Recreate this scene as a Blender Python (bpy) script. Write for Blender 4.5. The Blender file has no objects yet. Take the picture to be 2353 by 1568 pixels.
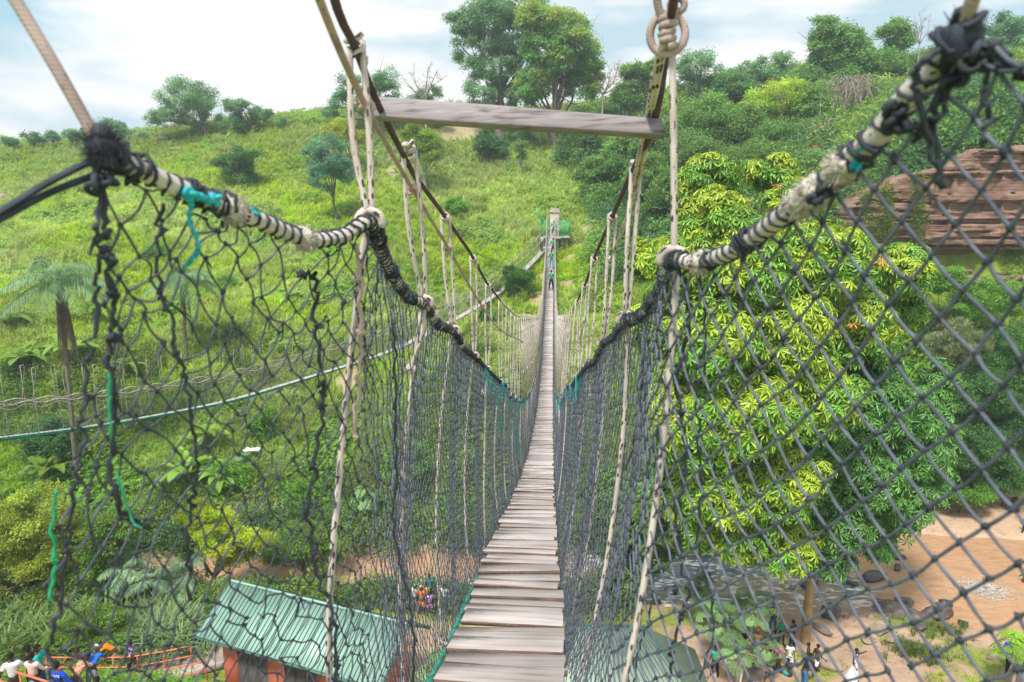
import bpy, math, random
import numpy as np
from mathutils import Vector, Matrix
R = math.radians
rng = np.random.default_rng(7)
random.seed(7)
SC = bpy.context.scene
COL = SC.collection
# ---------------------------------------------------------------- camera frame
EYE = np.array([0.26, 0.0, 22.0]); PIT = R(11); YAW = R(3.42); FPX = 1569.0
cp, sp, cy, sy = math.cos(PIT), math.sin(PIT), math.cos(YAW), math.sin(YAW)
def ray(px, py):
    a = (px-1176.5)/FPX; b = -(py-784)/FPX
    f = cp + b*sp; u = -sp + b*cp
    return np.array([-f*sy + a*cy, f*cy + a*sy, u]), f
def Pf(px, py, f):                      # point seen at a pixel, f metres ahead
    d, k = ray(px, py); return EYE + d*(f/k)
def Pd(px, py, drop):                   # ... at a drop below the eye
    d, k = ray(px, py); return EYE + d*(drop/-d[2])
def PY(px, py, Y):                      # ... at distance Y along the bridge
    d, k = ray(px, py); return EYE + d*(Y/d[1])
def toXF(x, y):
    x = x-EYE[0]; return x*cy + y*sy, -x*sy + y*cy
def fromXF(X, F):
    return EYE[0] + X*cy - F*sy, X*sy + F*cy
def project(P):
    x, y, z = P[0]-EYE[0], P[1], P[2]-EYE[2]
    X, F = x*cy+y*sy, -x*sy+y*cy
    zc = F*cp - z*sp; yc = F*sp + z*cp
    return 1176.5+FPX*X/zc, 784-FPX*yc/zc, zc
# ---------------------------------------------------------------- noise
def _h(i, j, s):
    n = (i*374761393 + j*668265263 + s*1442695041) & 0xffffffff
    n = ((n ^ (n >> 13))*1274126177) & 0xffffffff
    return ((n ^ (n >> 16)) & 0xffff)/65535.0
def vnoise(x, y, s=0):
    x = np.asarray(x, float); y = np.asarray(y, float)
    i = np.floor(x).astype(np.int64); j = np.floor(y).astype(np.int64)
    u = x-i; v = y-j; u = u*u*(3-2*u); v = v*v*(3-2*v)
    return (_h(i, j, s)*(1-u)+_h(i+1, j, s)*u)*(1-v) + (_h(i, j+1, s)*(1-u)+_h(i+1, j+1, s)*u)*v
def fbm(x, y, s=0, o=4):
    r = 0; a = .5; t = 0
    for k in range(o):
        r = r + a*vnoise(x*2**k, y*2**k, s+k); t += a; a *= .5
    return r/t
def sstep(a, b, x):
    t = np.clip((x-a)/(b-a), 0, 1); return t*t*(3-2*t)
# ---------------------------------------------------------------- materials
MATS = {}
def _mat(name):
    m = bpy.data.materials.new(name); m.use_nodes = True
    nt = m.node_tree; nt.nodes.clear()
    out = nt.nodes.new('ShaderNodeOutputMaterial'); MATS[name] = m
    return m, nt, out
def N(nt, t, **kw):
    n = nt.nodes.new(t)
    for k, v in kw.items():
        if k.startswith('i_'):
            n.inputs[int(k[2:]) if k[2:].isdigit() else k[2:].replace('_', ' ')].default_value = v
        else: setattr(n, k, v)
    return n
def ramp(nt, fac, stops):
    r = nt.nodes.new('ShaderNodeValToRGB'); e = r.color_ramp.elements
    while len(e) > 1: e.remove(e[-1])
    e[0].position = stops[0][0]; e[0].color = (*stops[0][1], 1)
    for p, c in stops[1:]:
        q = e.new(p); q.color = (*c, 1)
    nt.links.new(fac, r.inputs[0]); return r.outputs[0]
def std(name, c1, c2=None, scale=4, rough=.8, bump=.3, bscale=None, stretch=None, detail=4, metal=0, obj=True, spec=.3):
    m, nt, out = _mat(name)
    tc = N(nt, 'ShaderNodeTexCoord'); mp = N(nt, 'ShaderNodeMapping')
    nt.links.new(tc.outputs['Object' if obj else 'Generated'], mp.inputs[0])
    if stretch: mp.inputs['Scale'].default_value = stretch
    no = N(nt, 'ShaderNodeTexNoise'); no.inputs['Scale'].default_value = scale; no.inputs['Detail'].default_value = detail
    nt.links.new(mp.outputs[0], no.inputs['Vector'])
    b = N(nt, 'ShaderNodeBsdfPrincipled'); b.inputs['Roughness'].default_value = rough; b.inputs['Metallic'].default_value = metal
    b.inputs['Specular IOR Level'].default_value = spec
    if c2 is None: c2 = tuple(x*.7 for x in c1)
    nt.links.new(ramp(nt, no.outputs[0], [(.32, c2), (.68, c1)]), b.inputs['Base Color'])
    if bump:
        n2 = N(nt, 'ShaderNodeTexNoise'); n2.inputs['Scale'].default_value = bscale or scale*4; n2.inputs['Detail'].default_value = 3
        nt.links.new(mp.outputs[0], n2.inputs['Vector'])
        bp = N(nt, 'ShaderNodeBump'); bp.inputs['Strength'].default_value = bump; bp.inputs['Distance'].default_value = .02
        nt.links.new(n2.outputs[0], bp.inputs['Height']); nt.links.new(bp.outputs[0], b.inputs['Normal'])
    nt.links.new(b.outputs[0], out.inputs[0])
    return m
def leafmat(name, transl=.35, rough=.55, spec=.25):
    m, nt, out = _mat(name)
    at = N(nt, 'ShaderNodeAttribute', attribute_name='Col')
    b = N(nt, 'ShaderNodeBsdfPrincipled'); b.inputs['Roughness'].default_value = rough
    b.inputs['Specular IOR Level'].default_value = spec
    t = N(nt, 'ShaderNodeBsdfTranslucent')
    hs = N(nt, 'ShaderNodeHueSaturation'); hs.inputs['Hue'].default_value = .485; hs.inputs['Value'].default_value = 1.35
    nt.links.new(at.outputs['Color'], b.inputs['Base Color']); nt.links.new(at.outputs['Color'], hs.inputs['Color'])
    nt.links.new(hs.outputs[0], t.inputs[0])
    mx = N(nt, 'ShaderNodeMixShader'); mx.inputs[0].default_value = transl
    nt.links.new(b.outputs[0], mx.inputs[1]); nt.links.new(t.outputs[0], mx.inputs[2]); nt.links.new(mx.outputs[0], out.inputs[0])
    return m
def ropemat(name, base, fleck, twist=90, fdens=.82, fscale=30):
    # rope: spiral strands along the 'rl' (length, m) and 'ra' (turn) attributes, dark flecks
    m, nt, out = _mat(name)
    al = N(nt, 'ShaderNodeAttribute', attribute_name='rl'); aa = N(nt, 'ShaderNodeAttribute', attribute_name='ra')
    def mth(op, a, b):
        n = N(nt, 'ShaderNodeMath', operation=op)
        for k, v in enumerate((a, b)):
            if isinstance(v, (int, float)): n.inputs[k].default_value = v
            else: nt.links.new(v, n.inputs[k])
        return n.outputs[0]
    ph = mth('ADD', mth('MULTIPLY', al.outputs['Fac'], twist), mth('MULTIPLY', aa.outputs['Fac'], 3))
    tri = mth('PINGPONG', ph, .5)
    cx = N(nt, 'ShaderNodeCombineXYZ')
    nt.links.new(mth('MULTIPLY', al.outputs['Fac'], fscale), cx.inputs[0])
    nt.links.new(mth('MULTIPLY', aa.outputs['Fac'], 4.0), cx.inputs[1])
    vo = N(nt, 'ShaderNodeTexVoronoi'); vo.inputs['Scale'].default_value = 1; nt.links.new(cx.outputs[0], vo.inputs['Vector'])
    dot = mth('LESS_THAN', vo.outputs['Distance'], 1-fdens)
    no = N(nt, 'ShaderNodeTexNoise'); no.inputs['Scale'].default_value = 9; no.inputs['Detail'].default_value = 5
    tc = N(nt, 'ShaderNodeTexCoord'); nt.links.new(tc.outputs['Object'], no.inputs['Vector'])
    c = ramp(nt, no.outputs[0], [(.3, tuple(x*.62 for x in base)), (.6, base)])
    mx = N(nt, 'ShaderNodeMix', data_type='RGBA'); nt.links.new(dot, mx.inputs['Factor'])
    nt.links.new(c, mx.inputs['A']); mx.inputs['B'].default_value = (*fleck, 1)
    b = N(nt, 'ShaderNodeBsdfPrincipled'); b.inputs['Roughness'].default_value = .9; b.inputs['Specular IOR Level'].default_value = .15
    nt.links.new(mx.outputs['Result'], b.inputs['Base Color'])
    bp = N(nt, 'ShaderNodeBump'); bp.inputs['Strength'].default_value = .3; bp.inputs['Distance'].default_value = .003
    nt.links.new(tri, bp.inputs['Height']); nt.links.new(bp.outputs[0], b.inputs['Normal'])
    nt.links.new(b.outputs[0], out.inputs[0]); return m
# ---------------------------------------------------------------- mesh builder
class MB:
    def __init__(s):
        s.v = []; s.f = {3: [], 4: []}; s.fm = {3: [], 4: []}; s.n = 0; s.c = []; s.rl = []; s.ra = []; s.hc = s.hr = False
    def add(s, V, F, mat=0, col=None, rl=None, ra=None):
        V = np.asarray(V, float).reshape(-1, 3); n = len(V)
        if not isinstance(F, (list, tuple)) or (len(F) and not isinstance(F[0], np.ndarray)): F = [np.asarray(F)]
        for f in F:
            if len(f) == 0: continue
            f = np.asarray(f, np.int64); k = f.shape[1]
            s.f[k].append(f + s.n); s.fm[k].append(np.full(len(f), mat, np.int32))
        s.v.append(V); s.n += n
        if col is not None: s.hc = True; s.c.append(np.broadcast_to(np.asarray(col, float), (n, 3)))
        else: s.c.append(np.zeros((n, 3)))
        if rl is not None: s.hr = True; s.rl.append(rl); s.ra.append(ra)
        else: s.rl.append(np.zeros(n)); s.ra.append(np.zeros(n))
        return s
    def build(s, name, mats, parent=None, smooth=False, origin=None):
        me = bpy.data.meshes.new(name)
        V = np.concatenate(s.v) if s.v else np.zeros((0, 3))
        if origin is not None: V = V - np.asarray(origin)
        elif parent is not None:
            pr = parent
            while pr.parent is not None: pr = pr.parent
            V = V - np.array(pr.get('_w', (0, 0, 0)))
        me.vertices.add(len(V)); me.vertices.foreach_set('co', V.astype(np.float32).ravel())
        f4 = np.concatenate(s.f[4]) if s.f[4] else np.zeros((0, 4), np.int64)
        f3 = np.concatenate(s.f[3]) if s.f[3] else np.zeros((0, 3), np.int64)
        m4 = np.concatenate(s.fm[4]) if s.fm[4] else np.zeros(0, np.int32)
        m3 = np.concatenate(s.fm[3]) if s.fm[3] else np.zeros(0, np.int32)
        li = np.concatenate([f4.ravel(), f3.ravel()]).astype(np.int32)
        me.loops.add(len(li)); me.loops.foreach_set('vertex_index', li)
        np_ = len(f4)+len(f3); me.polygons.add(np_)
        st = np.concatenate([np.arange(len(f4))*4, len(f4)*4+np.arange(len(f3))*3]).astype(np.int32)
        me.polygons.foreach_set('loop_start', st)
        me.polygons.foreach_set('material_index', np.concatenate([m4, m3]).astype(np.int32))
        if smooth: me.polygons.foreach_set('use_smooth', np.ones(np_, bool))
        if s.hc:
            a = me.color_attributes.new('Col', 'FLOAT_COLOR', 'POINT')
            c = np.concatenate(s.c); a.data.foreach_set('color', np.concatenate([c, np.ones((len(c), 1))], 1).astype(np.float32).ravel())
        if s.hr:
            for nm, arr in (('rl', s.rl), ('ra', s.ra)):
                a = me.attributes.new(nm, 'FLOAT', 'POINT'); a.data.foreach_set('value', np.concatenate(arr).astype(np.float32))
        if not isinstance(mats, (list, tuple)): mats = [mats]
        for m in mats: me.materials.append(MATS[m] if isinstance(m, str) else m)
        me.update(calc_edges=True); me.validate()
        o = bpy.data.objects.new(name, me); COL.objects.link(o)
        if parent is not None: o.parent = parent
        if origin is not None and parent is None: o.location = origin
        return o
def tag(o, label, cat=None, group=None, kind=None):
    if label: o['label'] = label
    if cat: o['category'] = cat
    if group: o['group'] = group
    if kind: o['kind'] = kind
    return o
ROOTS = []
def thing(name, loc, label, cat, group=None):
    o = bpy.data.objects.new(name, None); COL.objects.link(o); o.location = [float(x) for x in loc]
    o.empty_display_size = .3; o['_w'] = [float(x) for x in loc]; ROOTS.append(o)
    return tag(o, label, cat, group)
# ---------------------------------------------------------------- shapes
def resample(P, step):
    P = np.asarray(P, float); d = np.r_[0, np.cumsum(np.linalg.norm(np.diff(P, axis=0), axis=1))]
    n = max(2, int(d[-1]/step)+1); t = np.linspace(0, d[-1], n)
    return np.stack([np.interp(t, d, P[:, k]) for k in range(3)], 1)
def spline(P, n=8):
    P = np.asarray(P, float)
    if len(P) < 3: return P
    Q = np.vstack([2*P[0]-P[1], P, 2*P[-1]-P[-2]]); out = []
    for i in range(1, len(Q)-2):
        t = np.linspace(0, 1, n, endpoint=False)[:, None]
        a, b, c, d = Q[i-1], Q[i], Q[i+1], Q[i+2]
        out.append(.5*((2*b)+(-a+c)*t+(2*a-5*b+4*c-d)*t*t+(-a+3*b-3*c+d)*t**3))
    out.append(P[-1:]); return np.vstack(out)
def frames(P):
    P = np.asarray(P, float)
    T = np.gradient(P, axis=0); T /= np.linalg.norm(T, axis=1)[:, None]+1e-12
    up = np.array([0, 0, 1.]) if abs(T[0][2]) < .9 else np.array([1., 0, 0])
    n = np.cross(T[0], up); n /= np.linalg.norm(n); Ns = [n]
    for i in range(1, len(P)):
        n = Ns[-1]-T[i]*np.dot(Ns[-1], T[i]); l = np.linalg.norm(n)
        Ns.append(n/l if l > 1e-6 else Ns[-1])
    Ns = np.array(Ns); return T, Ns, np.cross(T, Ns)
def tube(mb, P, r, k=6, mat=0, col=None, cap=True, rl0=0.0):
    P = np.asarray(P, float); n = len(P); r = np.broadcast_to(np.asarray(r, float), (n,))
    T, A, B = frames(P); th = np.linspace(0, 2*np.pi, k+1)
    V = P[:, None]+r[:, None, None]*(A[:, None]*np.cos(th)[None, :, None]+B[:, None]*np.sin(th)[None, :, None])
    i = np.arange(n-1)[:, None]; j = np.arange(k)[None, :]; a = i*(k+1)+j
    F = np.stack([a, a+1, a+k+2, a+k+1], -1).reshape(-1, 4)
    L = rl0+np.r_[0, np.cumsum(np.linalg.norm(np.diff(P, axis=0), axis=1))]
    rl = np.repeat(L, k+1); ra = np.tile(th/(2*np.pi), n)
    V = V.reshape(-1, 3)
    Fs = [F]
    if cap:
        nv = n*(k+1); V = np.vstack([V, P[0], P[-1]])
        rl = np.r_[rl, L[0], L[-1]]; ra = np.r_[ra, 0, 0]
        jj = np.arange(k)
        Fs.append(np.stack([np.full(k, nv), jj+1, jj], 1)); b = (n-1)*(k+1)
        Fs.append(np.stack([np.full(k, nv+1), b+jj, b+jj+1], 1))
    mb.add(V, Fs, mat, col, rl, ra); return mb
def strands(mb, A, B, r, k=4, mat=0, r2=None, col=None):
    A = np.asarray(A, float); B = np.asarray(B, float); n = len(A)
    if n == 0: return
    T = B-A; L = np.linalg.norm(T, axis=1)+1e-9; T = T/L[:, None]
    up = np.where((np.abs(T[:, 2]) < .9)[:, None], np.array([0, 0, 1.]), np.array([1., 0, 0]))
    U = np.cross(T, up); U /= np.linalg.norm(U, axis=1)[:, None]; W = np.cross(T, U)
    th = np.arange(k)*2*np.pi/k; r = np.broadcast_to(r, (n,)); r2 = r if r2 is None else np.broadcast_to(r2, (n,))
    ring = U[:, None]*np.cos(th)[None, :, None]+W[:, None]*np.sin(th)[None, :, None]
    V = np.concatenate([A[:, None]+ring*r[:, None, None], B[:, None]+ring*r2[:, None, None]], 1).reshape(-1, 3)
    j = np.arange(k); q = np.stack([j, (j+1) % k, (j+1) % k+k, j+k], 1)
    F = (q[None]+(np.arange(n)*2*k)[:, None, None]).reshape(-1, 4)
    if col is not None: col = np.repeat(np.broadcast_to(np.asarray(col, float), (n, 3)), 2*k, 0)
    mb.add(V, F, mat, col)
OV = np.array([[1, 0, 0], [-1, 0, 0], [0, 1, 0], [0, -1, 0], [0, 0, 1], [0, 0, -1.]])
OF = np.array([[0, 2, 4], [2, 1, 4], [1, 3, 4], [3, 0, 4], [2, 0, 5], [1, 2, 5], [3, 1, 5], [0, 3, 5]])
def inst(mb, TV, TF, pos, rot=None, scale=1.0, col=None, mat=0, tcol=None):
    pos = np.asarray(pos, float); n = len(pos)
    if n == 0: return
    TV = np.asarray(TV, float); nt = len(TV); sc = np.asarray(scale, float)
    if sc.ndim == 0: sc = np.full(n, float(sc))
    S = sc[:, None, None] if sc.ndim == 1 else sc[:, None, :]
    V = TV[None]*S
    if rot is not None: V = np.einsum('nij,nkj->nki', rot, V)
    V = (V+pos[:, None]).reshape(-1, 3)
    TFs = TF if isinstance(TF, list) else [TF]
    Fs = [(t[None]+(np.arange(n)*nt)[:, None, None]).reshape(-1, t.shape[1]) for t in TFs]
    C = None
    if col is not None:
        C = np.broadcast_to(np.asarray(col, float), (n, 3))[:, None, :]*(np.ones((1, nt, 1)) if tcol is None else np.asarray(tcol)[None])
        C = np.clip(C.reshape(-1, 3), 0, 1)
    mb.add(V, Fs, mat, C)
def rotz(a):
    a = np.asarray(a, float); z = np.zeros_like(a); o = z+1; c, s = np.cos(a), np.sin(a)
    return np.stack([np.stack([c, -s, z], -1), np.stack([s, c, z], -1), np.stack([z, z, o], -1)], -2)
def rotx(a):
    a = np.asarray(a, float); z = np.zeros_like(a); o = z+1; c, s = np.cos(a), np.sin(a)
    return np.stack([np.stack([o, z, z], -1), np.stack([z, c, -s], -1), np.stack([z, s, c], -1)], -2)
def rrot(n, tilt=.4, g=None):
    g = g or rng
    return rotz(g.uniform(0, 6.28, n)) @ rotx(g.normal(0, tilt, n)) @ rotz(g.uniform(0, 6.28, n))
def basis(dirs, roll=None):                # z axis of template -> dirs
    D = dirs/(np.linalg.norm(dirs, axis=1)[:, None]+1e-9)
    up = np.where((np.abs(D[:, 2]) < .95)[:, None], np.array([0, 0, 1.]), np.array([1., 0, 0]))
    X = np.cross(up, D); X /= np.linalg.norm(X, axis=1)[:, None]; Y = np.cross(D, X)
    M = np.stack([X, Y, D], -1)
    return M @ rotz(roll) if roll is not None else M
def box(mb, c, s, rz=0.0, mat=0, bev=0.0, Rm=None, col=None):
    c = np.asarray(c, float); h = np.asarray(s, float)/2
    V = np.array([[x, y, z] for x in (-1, 1) for y in (-1, 1) for z in (-1, 1)], float)
    if bev > 0:
        b = bev; vs = []
        bm = []
        for v in V:
            for ax in range(3):
                w = v*(h-b); w[ax] = v[ax]*h[ax]; vs.append(w)
        V = np.array(vs)
        F4 = []; F3 = []
        idx = lambda i, ax: i*3+ax
        def iv(x, y, z): return (x > 0)*4+(y > 0)*2+(z > 0)
        for ax in range(3):
            o = [a for a in range(3) if a != ax]
            for sg in (-1, 1):
                q = []
                for p, r_ in ((-1, -1), (1, -1), (1, 1), (-1, 1)):
                    w = [0, 0, 0]; w[ax] = sg; w[o[0]] = p; w[o[1]] = r_; q.append(idx(iv(*w), ax))
                F4.append(q)
        for a in range(3):                   # edges along a
            o = [q for q in range(3) if q != a]
            for p in (-1, 1):
                for r_ in (-1, 1):
                    w0 = [0, 0, 0]; w0[a] = -1; w0[o[0]] = p; w0[o[1]] = r_; w1 = list(w0); w1[a] = 1
                    i0, i1 = iv(*w0), iv(*w1); F4.append([idx(i0, o[0]), idx(i1, o[0]), idx(i1, o[1]), idx(i0, o[1])])
        for i in range(8): F3.append([idx(i, 0), idx(i, 1), idx(i, 2)])
        Fs = [np.array(F4), np.array(F3)]
    else:
        V = V*h
        Fs = [np.array([[0, 1, 3, 2], [4, 6, 7, 5], [0, 4, 5, 1], [2, 3, 7, 6], [0, 2, 6, 4], [1, 5, 7, 3]])]
    M = np.array(Rm) if Rm is not None else rotz(np.array([rz]))[0]
    mb.add(V @ M.T+c, Fs, mat, col); return mb
def sphere(mb, c, r, nu=10, nv=7, mat=0, M=None, fn=None, col=None):
    th = np.linspace(0, np.pi, nv+1)[1:-1]; ph = np.arange(nu)*2*np.pi/nu
    V = np.stack([np.outer(np.sin(th), np.cos(ph)), np.outer(np.sin(th), np.sin(ph)), np.outer(np.cos(th), np.ones(nu))], -1).reshape(-1, 3)
    V = np.vstack([V, [0, 0, 1], [0, 0, -1]])
    if fn is not None: V = fn(V)
    V = V*np.asarray(r)
    if M is not None: V = V @ np.asarray(M).T
    i = np.arange(nv-2)[:, None]; j = np.arange(nu)[None]
    a = i*nu+j; b = i*nu+(j+1) % nu
    F = np.stack([a, a+nu, b+nu, b], -1).reshape(-1, 4); n = (nv-1)*nu; jj = np.arange(nu)
    F3 = np.vstack([np.stack([np.full(nu, n), jj, (jj+1) % nu], 1), np.stack([np.full(nu, n+1), (nv-2)*nu+(jj+1) % nu, (nv-2)*nu+jj], 1)])
    mb.add(V+np.asarray(c), [F, F3], mat, col); return mb
def knot(mb, c, Rk, r, mat=0, seed=0, n=30, k=6):
    g = np.random.default_rng(seed); t = np.linspace(0, 2*np.pi, n)
    P = np.stack([np.sin(t)+2*np.sin(2*t), np.cos(t)-2*np.cos(2*t), -np.sin(3*t)*1.3], 1)/3*Rk
    M = rrot(1, 1.5, g)[0]; tube(mb, P @ M.T+np.asarray(c), r, k, mat, cap=False)
def coil(mb, P, Rr, r, turns, mat=0, k=5, seed=0, jit=.15):
    g = np.random.default_rng(seed); n = int(turns*9)+2
    P = np.asarray(P); d = np.r_[0, np.cumsum(np.linalg.norm(np.diff(P, axis=0), axis=1))]; t = np.linspace(0, d[-1], n)
    Q = np.stack([np.interp(t, d, P[:, q]) for q in range(3)], 1); T, A, B = frames(Q)
    ph = np.linspace(0, turns*2*np.pi, n)+np.cumsum(g.normal(0, .12, n)); RR = (Rr*(1+jit*g.normal(0, 1, n)))[:, None]
    tube(mb, Q+A*np.cos(ph)[:, None]*RR+B*np.sin(ph)[:, None]*RR, r, k, mat)
# ---------------------------------------------------------------- material list
ropemat('rope_cream', (.58, .50, .455), (.07, .055, .055), fdens=.67, fscale=30, twist=140)
ropemat('rope_brown', (.44, .345, .31), (.12, .08, .08), fdens=.86, twist=140)
ropemat('rope_mauve', (.46, .34, .32), (.12, .08, .08), fdens=.86, twist=140)
ropemat('rail_rope', (.62, .56, .52), (.06, .05, .05), twist=40, fdens=.86)
ropemat('cable_dark', (.115, .075, .10), (.04, .04, .05), twist=130, fdens=.9)
std('net_black', (.125, .145, .20), (.055, .062, .09), scale=25, rough=.6, bump=0, spec=.4)
std('net_old', (.09, .10, .14), (.03, .035, .05), scale=25, rough=.6, bump=0, spec=.4)
std('net_dark', (.05, .06, .08), (.02, .024, .032), scale=20, rough=.7, bump=0)
std('twine_teal', (.03, .42, .46), (.02, .30, .36), scale=20, rough=.6, bump=0)
std('twine_green', (.02, .40, .20), (.02, .22, .11), scale=20, rough=.6, bump=0)
std('fluff', (.68, .62, .54), (.5, .44, .38), scale=60, rough=1, bump=.8, bscale=120)
std('deck_rope', (.08, .42, .34), (.05, .25, .2), scale=6, rough=.7, bump=0)
std('deck_green', (.02, .21, .12), (.012, .09, .06), scale=3, rough=.7, bump=0)
def woodmat(name, base, dark, wsc=(1.3, 24, 24)):
    m, nt, out = _mat(name)
    tc = N(nt, 'ShaderNodeTexCoord'); mp = N(nt, 'ShaderNodeMapping'); mp.inputs['Scale'].default_value = wsc
    oi = N(nt, 'ShaderNodeObjectInfo')
    ad = N(nt, 'ShaderNodeVectorMath', operation='ADD'); mu = N(nt, 'ShaderNodeMath', operation='MULTIPLY'); mu.inputs[1].default_value = 31.7
    at = N(nt, 'ShaderNodeAttribute', attribute_name='Col')
    nt.links.new(at.outputs['Fac'], mu.inputs[0])
    nt.links.new(tc.outputs['Object'], mp.inputs[0]); nt.links.new(mp.outputs[0], ad.inputs[0]); nt.links.new(mu.outputs[0], ad.inputs[1])
    no = N(nt, 'ShaderNodeTexNoise'); no.inputs['Scale'].default_value = 1.6; no.inputs['Detail'].default_value = 7; no.inputs['Distortion'].default_value = .6
    nt.links.new(ad.outputs[0], no.inputs['Vector'])
    n3 = N(nt, 'ShaderNodeTexNoise'); n3.inputs['Scale'].default_value = 3.5; nt.links.new(tc.outputs['Object'], n3.inputs['Vector'])
    c = ramp(nt, no.outputs[0], [(.28, dark), (.47, base), (.75, tuple(min(1, x*1.25) for x in base))])
    c2 = ramp(nt, n3.outputs[0], [(.35, (.90, .87, .87)), (.6, (1, 1, 1))])
    m1 = N(nt, 'ShaderNodeMix', data_type='RGBA', blend_type='MULTIPLY'); m1.inputs['Factor'].default_value = 1
    nt.links.new(c, m1.inputs['A']); nt.links.new(c2, m1.inputs['B'])
    m2 = N(nt, 'ShaderNodeMix', data_type='RGBA', blend_type='MULTIPLY'); m2.inputs['Factor'].default_value = 1
    nt.links.new(m1.outputs['Result'], m2.inputs['A']); nt.links.new(at.outputs['Color'], m2.inputs['B'])
    b = N(nt, 'ShaderNodeBsdfPrincipled'); b.inputs['Roughness'].default_value = .85; b.inputs['Specular IOR Level'].default_value = .2
    nt.links.new(m2.outputs['Result'], b.inputs['Base Color'])
    bp = N(nt, 'ShaderNodeBump'); bp.inputs['Strength'].default_value = .5; bp.inputs['Distance'].default_value = .004
    nt.links.new(no.outputs[0], bp.inputs['Height']); nt.links.new(bp.outputs[0], b.inputs['Normal']); nt.links.new(b.outputs[0], out.inputs[0])
woodmat('wood_grey', (.50, .455, .44), (.36, .305, .29))
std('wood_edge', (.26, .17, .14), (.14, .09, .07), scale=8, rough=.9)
woodmat('wood_beam', (.27, .245, .25), (.10, .08, .075), (3, 55, 55))
leafmat('leaf'); leafmat('leaf_thin', .5); leafmat('leaf_gloss', .22, .36, .5)
std('roof_faded', (.46, .53, .45), (.34, .43, .36), scale=1.1, rough=.5, bump=0, spec=.4)
std('bark', (.20, .17, .14), (.09, .075, .06), scale=3, stretch=(3, 3, .6), rough=.9, bump=.6)
std('bark_pale', (.42, .36, .30), (.25, .2, .17), scale=3, rough=.9)
std('bark_tan', (.42, .27, .13), (.25, .16, .08), scale=2, rough=.8, bump=.3)
std('dead_frond', (.26, .19, .14), (.13, .1, .08), scale=8, rough=1, bump=0)
std('concrete', (.50, .44, .39), (.33, .29, .26), scale=2.2, rough=.9, bump=.3)
std('paint_green', (.01, .48, .20), (.01, .36, .16), scale=5, rough=.5, bump=0)
std('rail_orange', (.72, .18, .09), (.55, .12, .07), scale=5, rough=.5, bump=0)
std('wall_orange', (.72, .20, .12), (.60, .155, .095), scale=1.2, rough=.8, bump=.1)
std('door_grey', (.13, .115, .11), (.075, .065, .065), scale=3, rough=.6, stretch=(8, 8, .5), bump=.2)
std('fascia', (.06, .16, .12), (.04, .10, .08), scale=3, rough=.6, bump=0)
std('roof_metal', (.30, .47, .39), (.21, .34, .28), scale=.8, rough=.45, bump=0, spec=.5)
std('seam_metal', (.04, .15, .11), (.03, .11, .08), scale=3, rough=.5, bump=0)
std('rock', (.22, .175, .15), (.06, .05, .05), scale=2.2, rough=.75, bump=.7, bscale=9)
std('rock_pale', (.40, .31, .24), (.22, .17, .14), scale=2, rough=.85, bump=.6, bscale=8)
std('rock_wet', (.06, .058, .062), (.025, .027, .032), scale=2, rough=.35, bump=.6, bscale=8, spec=.6)
std('foam', (.75, .72, .68), (.6, .56, .5), scale=9, rough=.5, bump=.3)
std('skin', (.085, .042, .026), (.06, .03, .02), scale=8, rough=.55, bump=0)
std('hair', (.012, .010, .010), (.006, .005, .005), scale=30, rough=.9, bump=.2)
std('eye', (.6, .57, .53), (.5, .45, .4), scale=3, bump=0); std('lip', (.16, .06, .05), scale=3, bump=0)
def cloth(name, c, c2=None, pat=None, scale=6):
    m, nt, out = _mat(name); tc = N(nt, 'ShaderNodeTexCoord'); b = N(nt, 'ShaderNodeBsdfPrincipled')
    b.inputs['Roughness'].default_value = .9; b.inputs['Specular IOR Level'].default_value = .1
    if pat == 'stripe':
        w = N(nt, 'ShaderNodeTexWave'); w.inputs['Scale'].default_value = scale; w.bands_direction = 'X'
        nt.links.new(tc.outputs['Object'], w.inputs['Vector']); o = ramp(nt, w.outputs[0], [(.45, c), (.55, c2)])
    elif pat == 'spot':
        w = N(nt, 'ShaderNodeTexVoronoi'); w.inputs['Scale'].default_value = scale
        nt.links.new(tc.outputs['Object'], w.inputs['Vector']); o = ramp(nt, w.outputs['Distance'], [(.35, c2), (.5, c)])
    else:
        w = N(nt, 'ShaderNodeTexNoise'); w.inputs['Scale'].default_value = 7
        nt.links.new(tc.outputs['Object'], w.inputs['Vector']); o = ramp(nt, w.outputs[0], [(.35, tuple(x*.8 for x in c)), (.6, c)])
    nt.links.new(o, b.inputs['Base Color']); nt.links.new(b.outputs[0], out.inputs[0])
CL = dict(white=(.75, .75, .78), pink=(.72, .52, .50), blue=(.02, .07, .50), dark=(.02, .02, .03), green=(.01, .42, .16), lime=(.12, .55, .08),
          orange=(.85, .22, .02), yellow=(.75, .42, .03), teal=(.03, .45, .42), jeans=(.05, .16, .35), beige=(.5, .38, .27), grey=(.22, .23, .26),
          red=(.4, .02, .03), hotpink=(.8, .08, .28), navy=(.02, .04, .12), sky=(.08, .35, .6), cream=(.7, .66, .6), tan=(.45, .3, .2), brightblue=(.03, .15, .6))
for k, v in CL.items(): cloth('cl_'+k, v)
cloth('cl_stripe', (.02, .40, .42), (.01, .05, .07), 'stripe', 5)
cloth('cl_purple', (.45, .06, .50), (.75, .6, .75), 'spot', 14)
cloth('cl_leopard', (.55, .30, .20), (.2, .08, .05), 'spot', 22)
cloth('cl_floral', (.03, .03, .04), (.75, .45, .03), 'spot', 12)
cloth('cl_jersey', (.72, .75, .80), (.35, .06, .60), 'stripe', 2.2)
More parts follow.
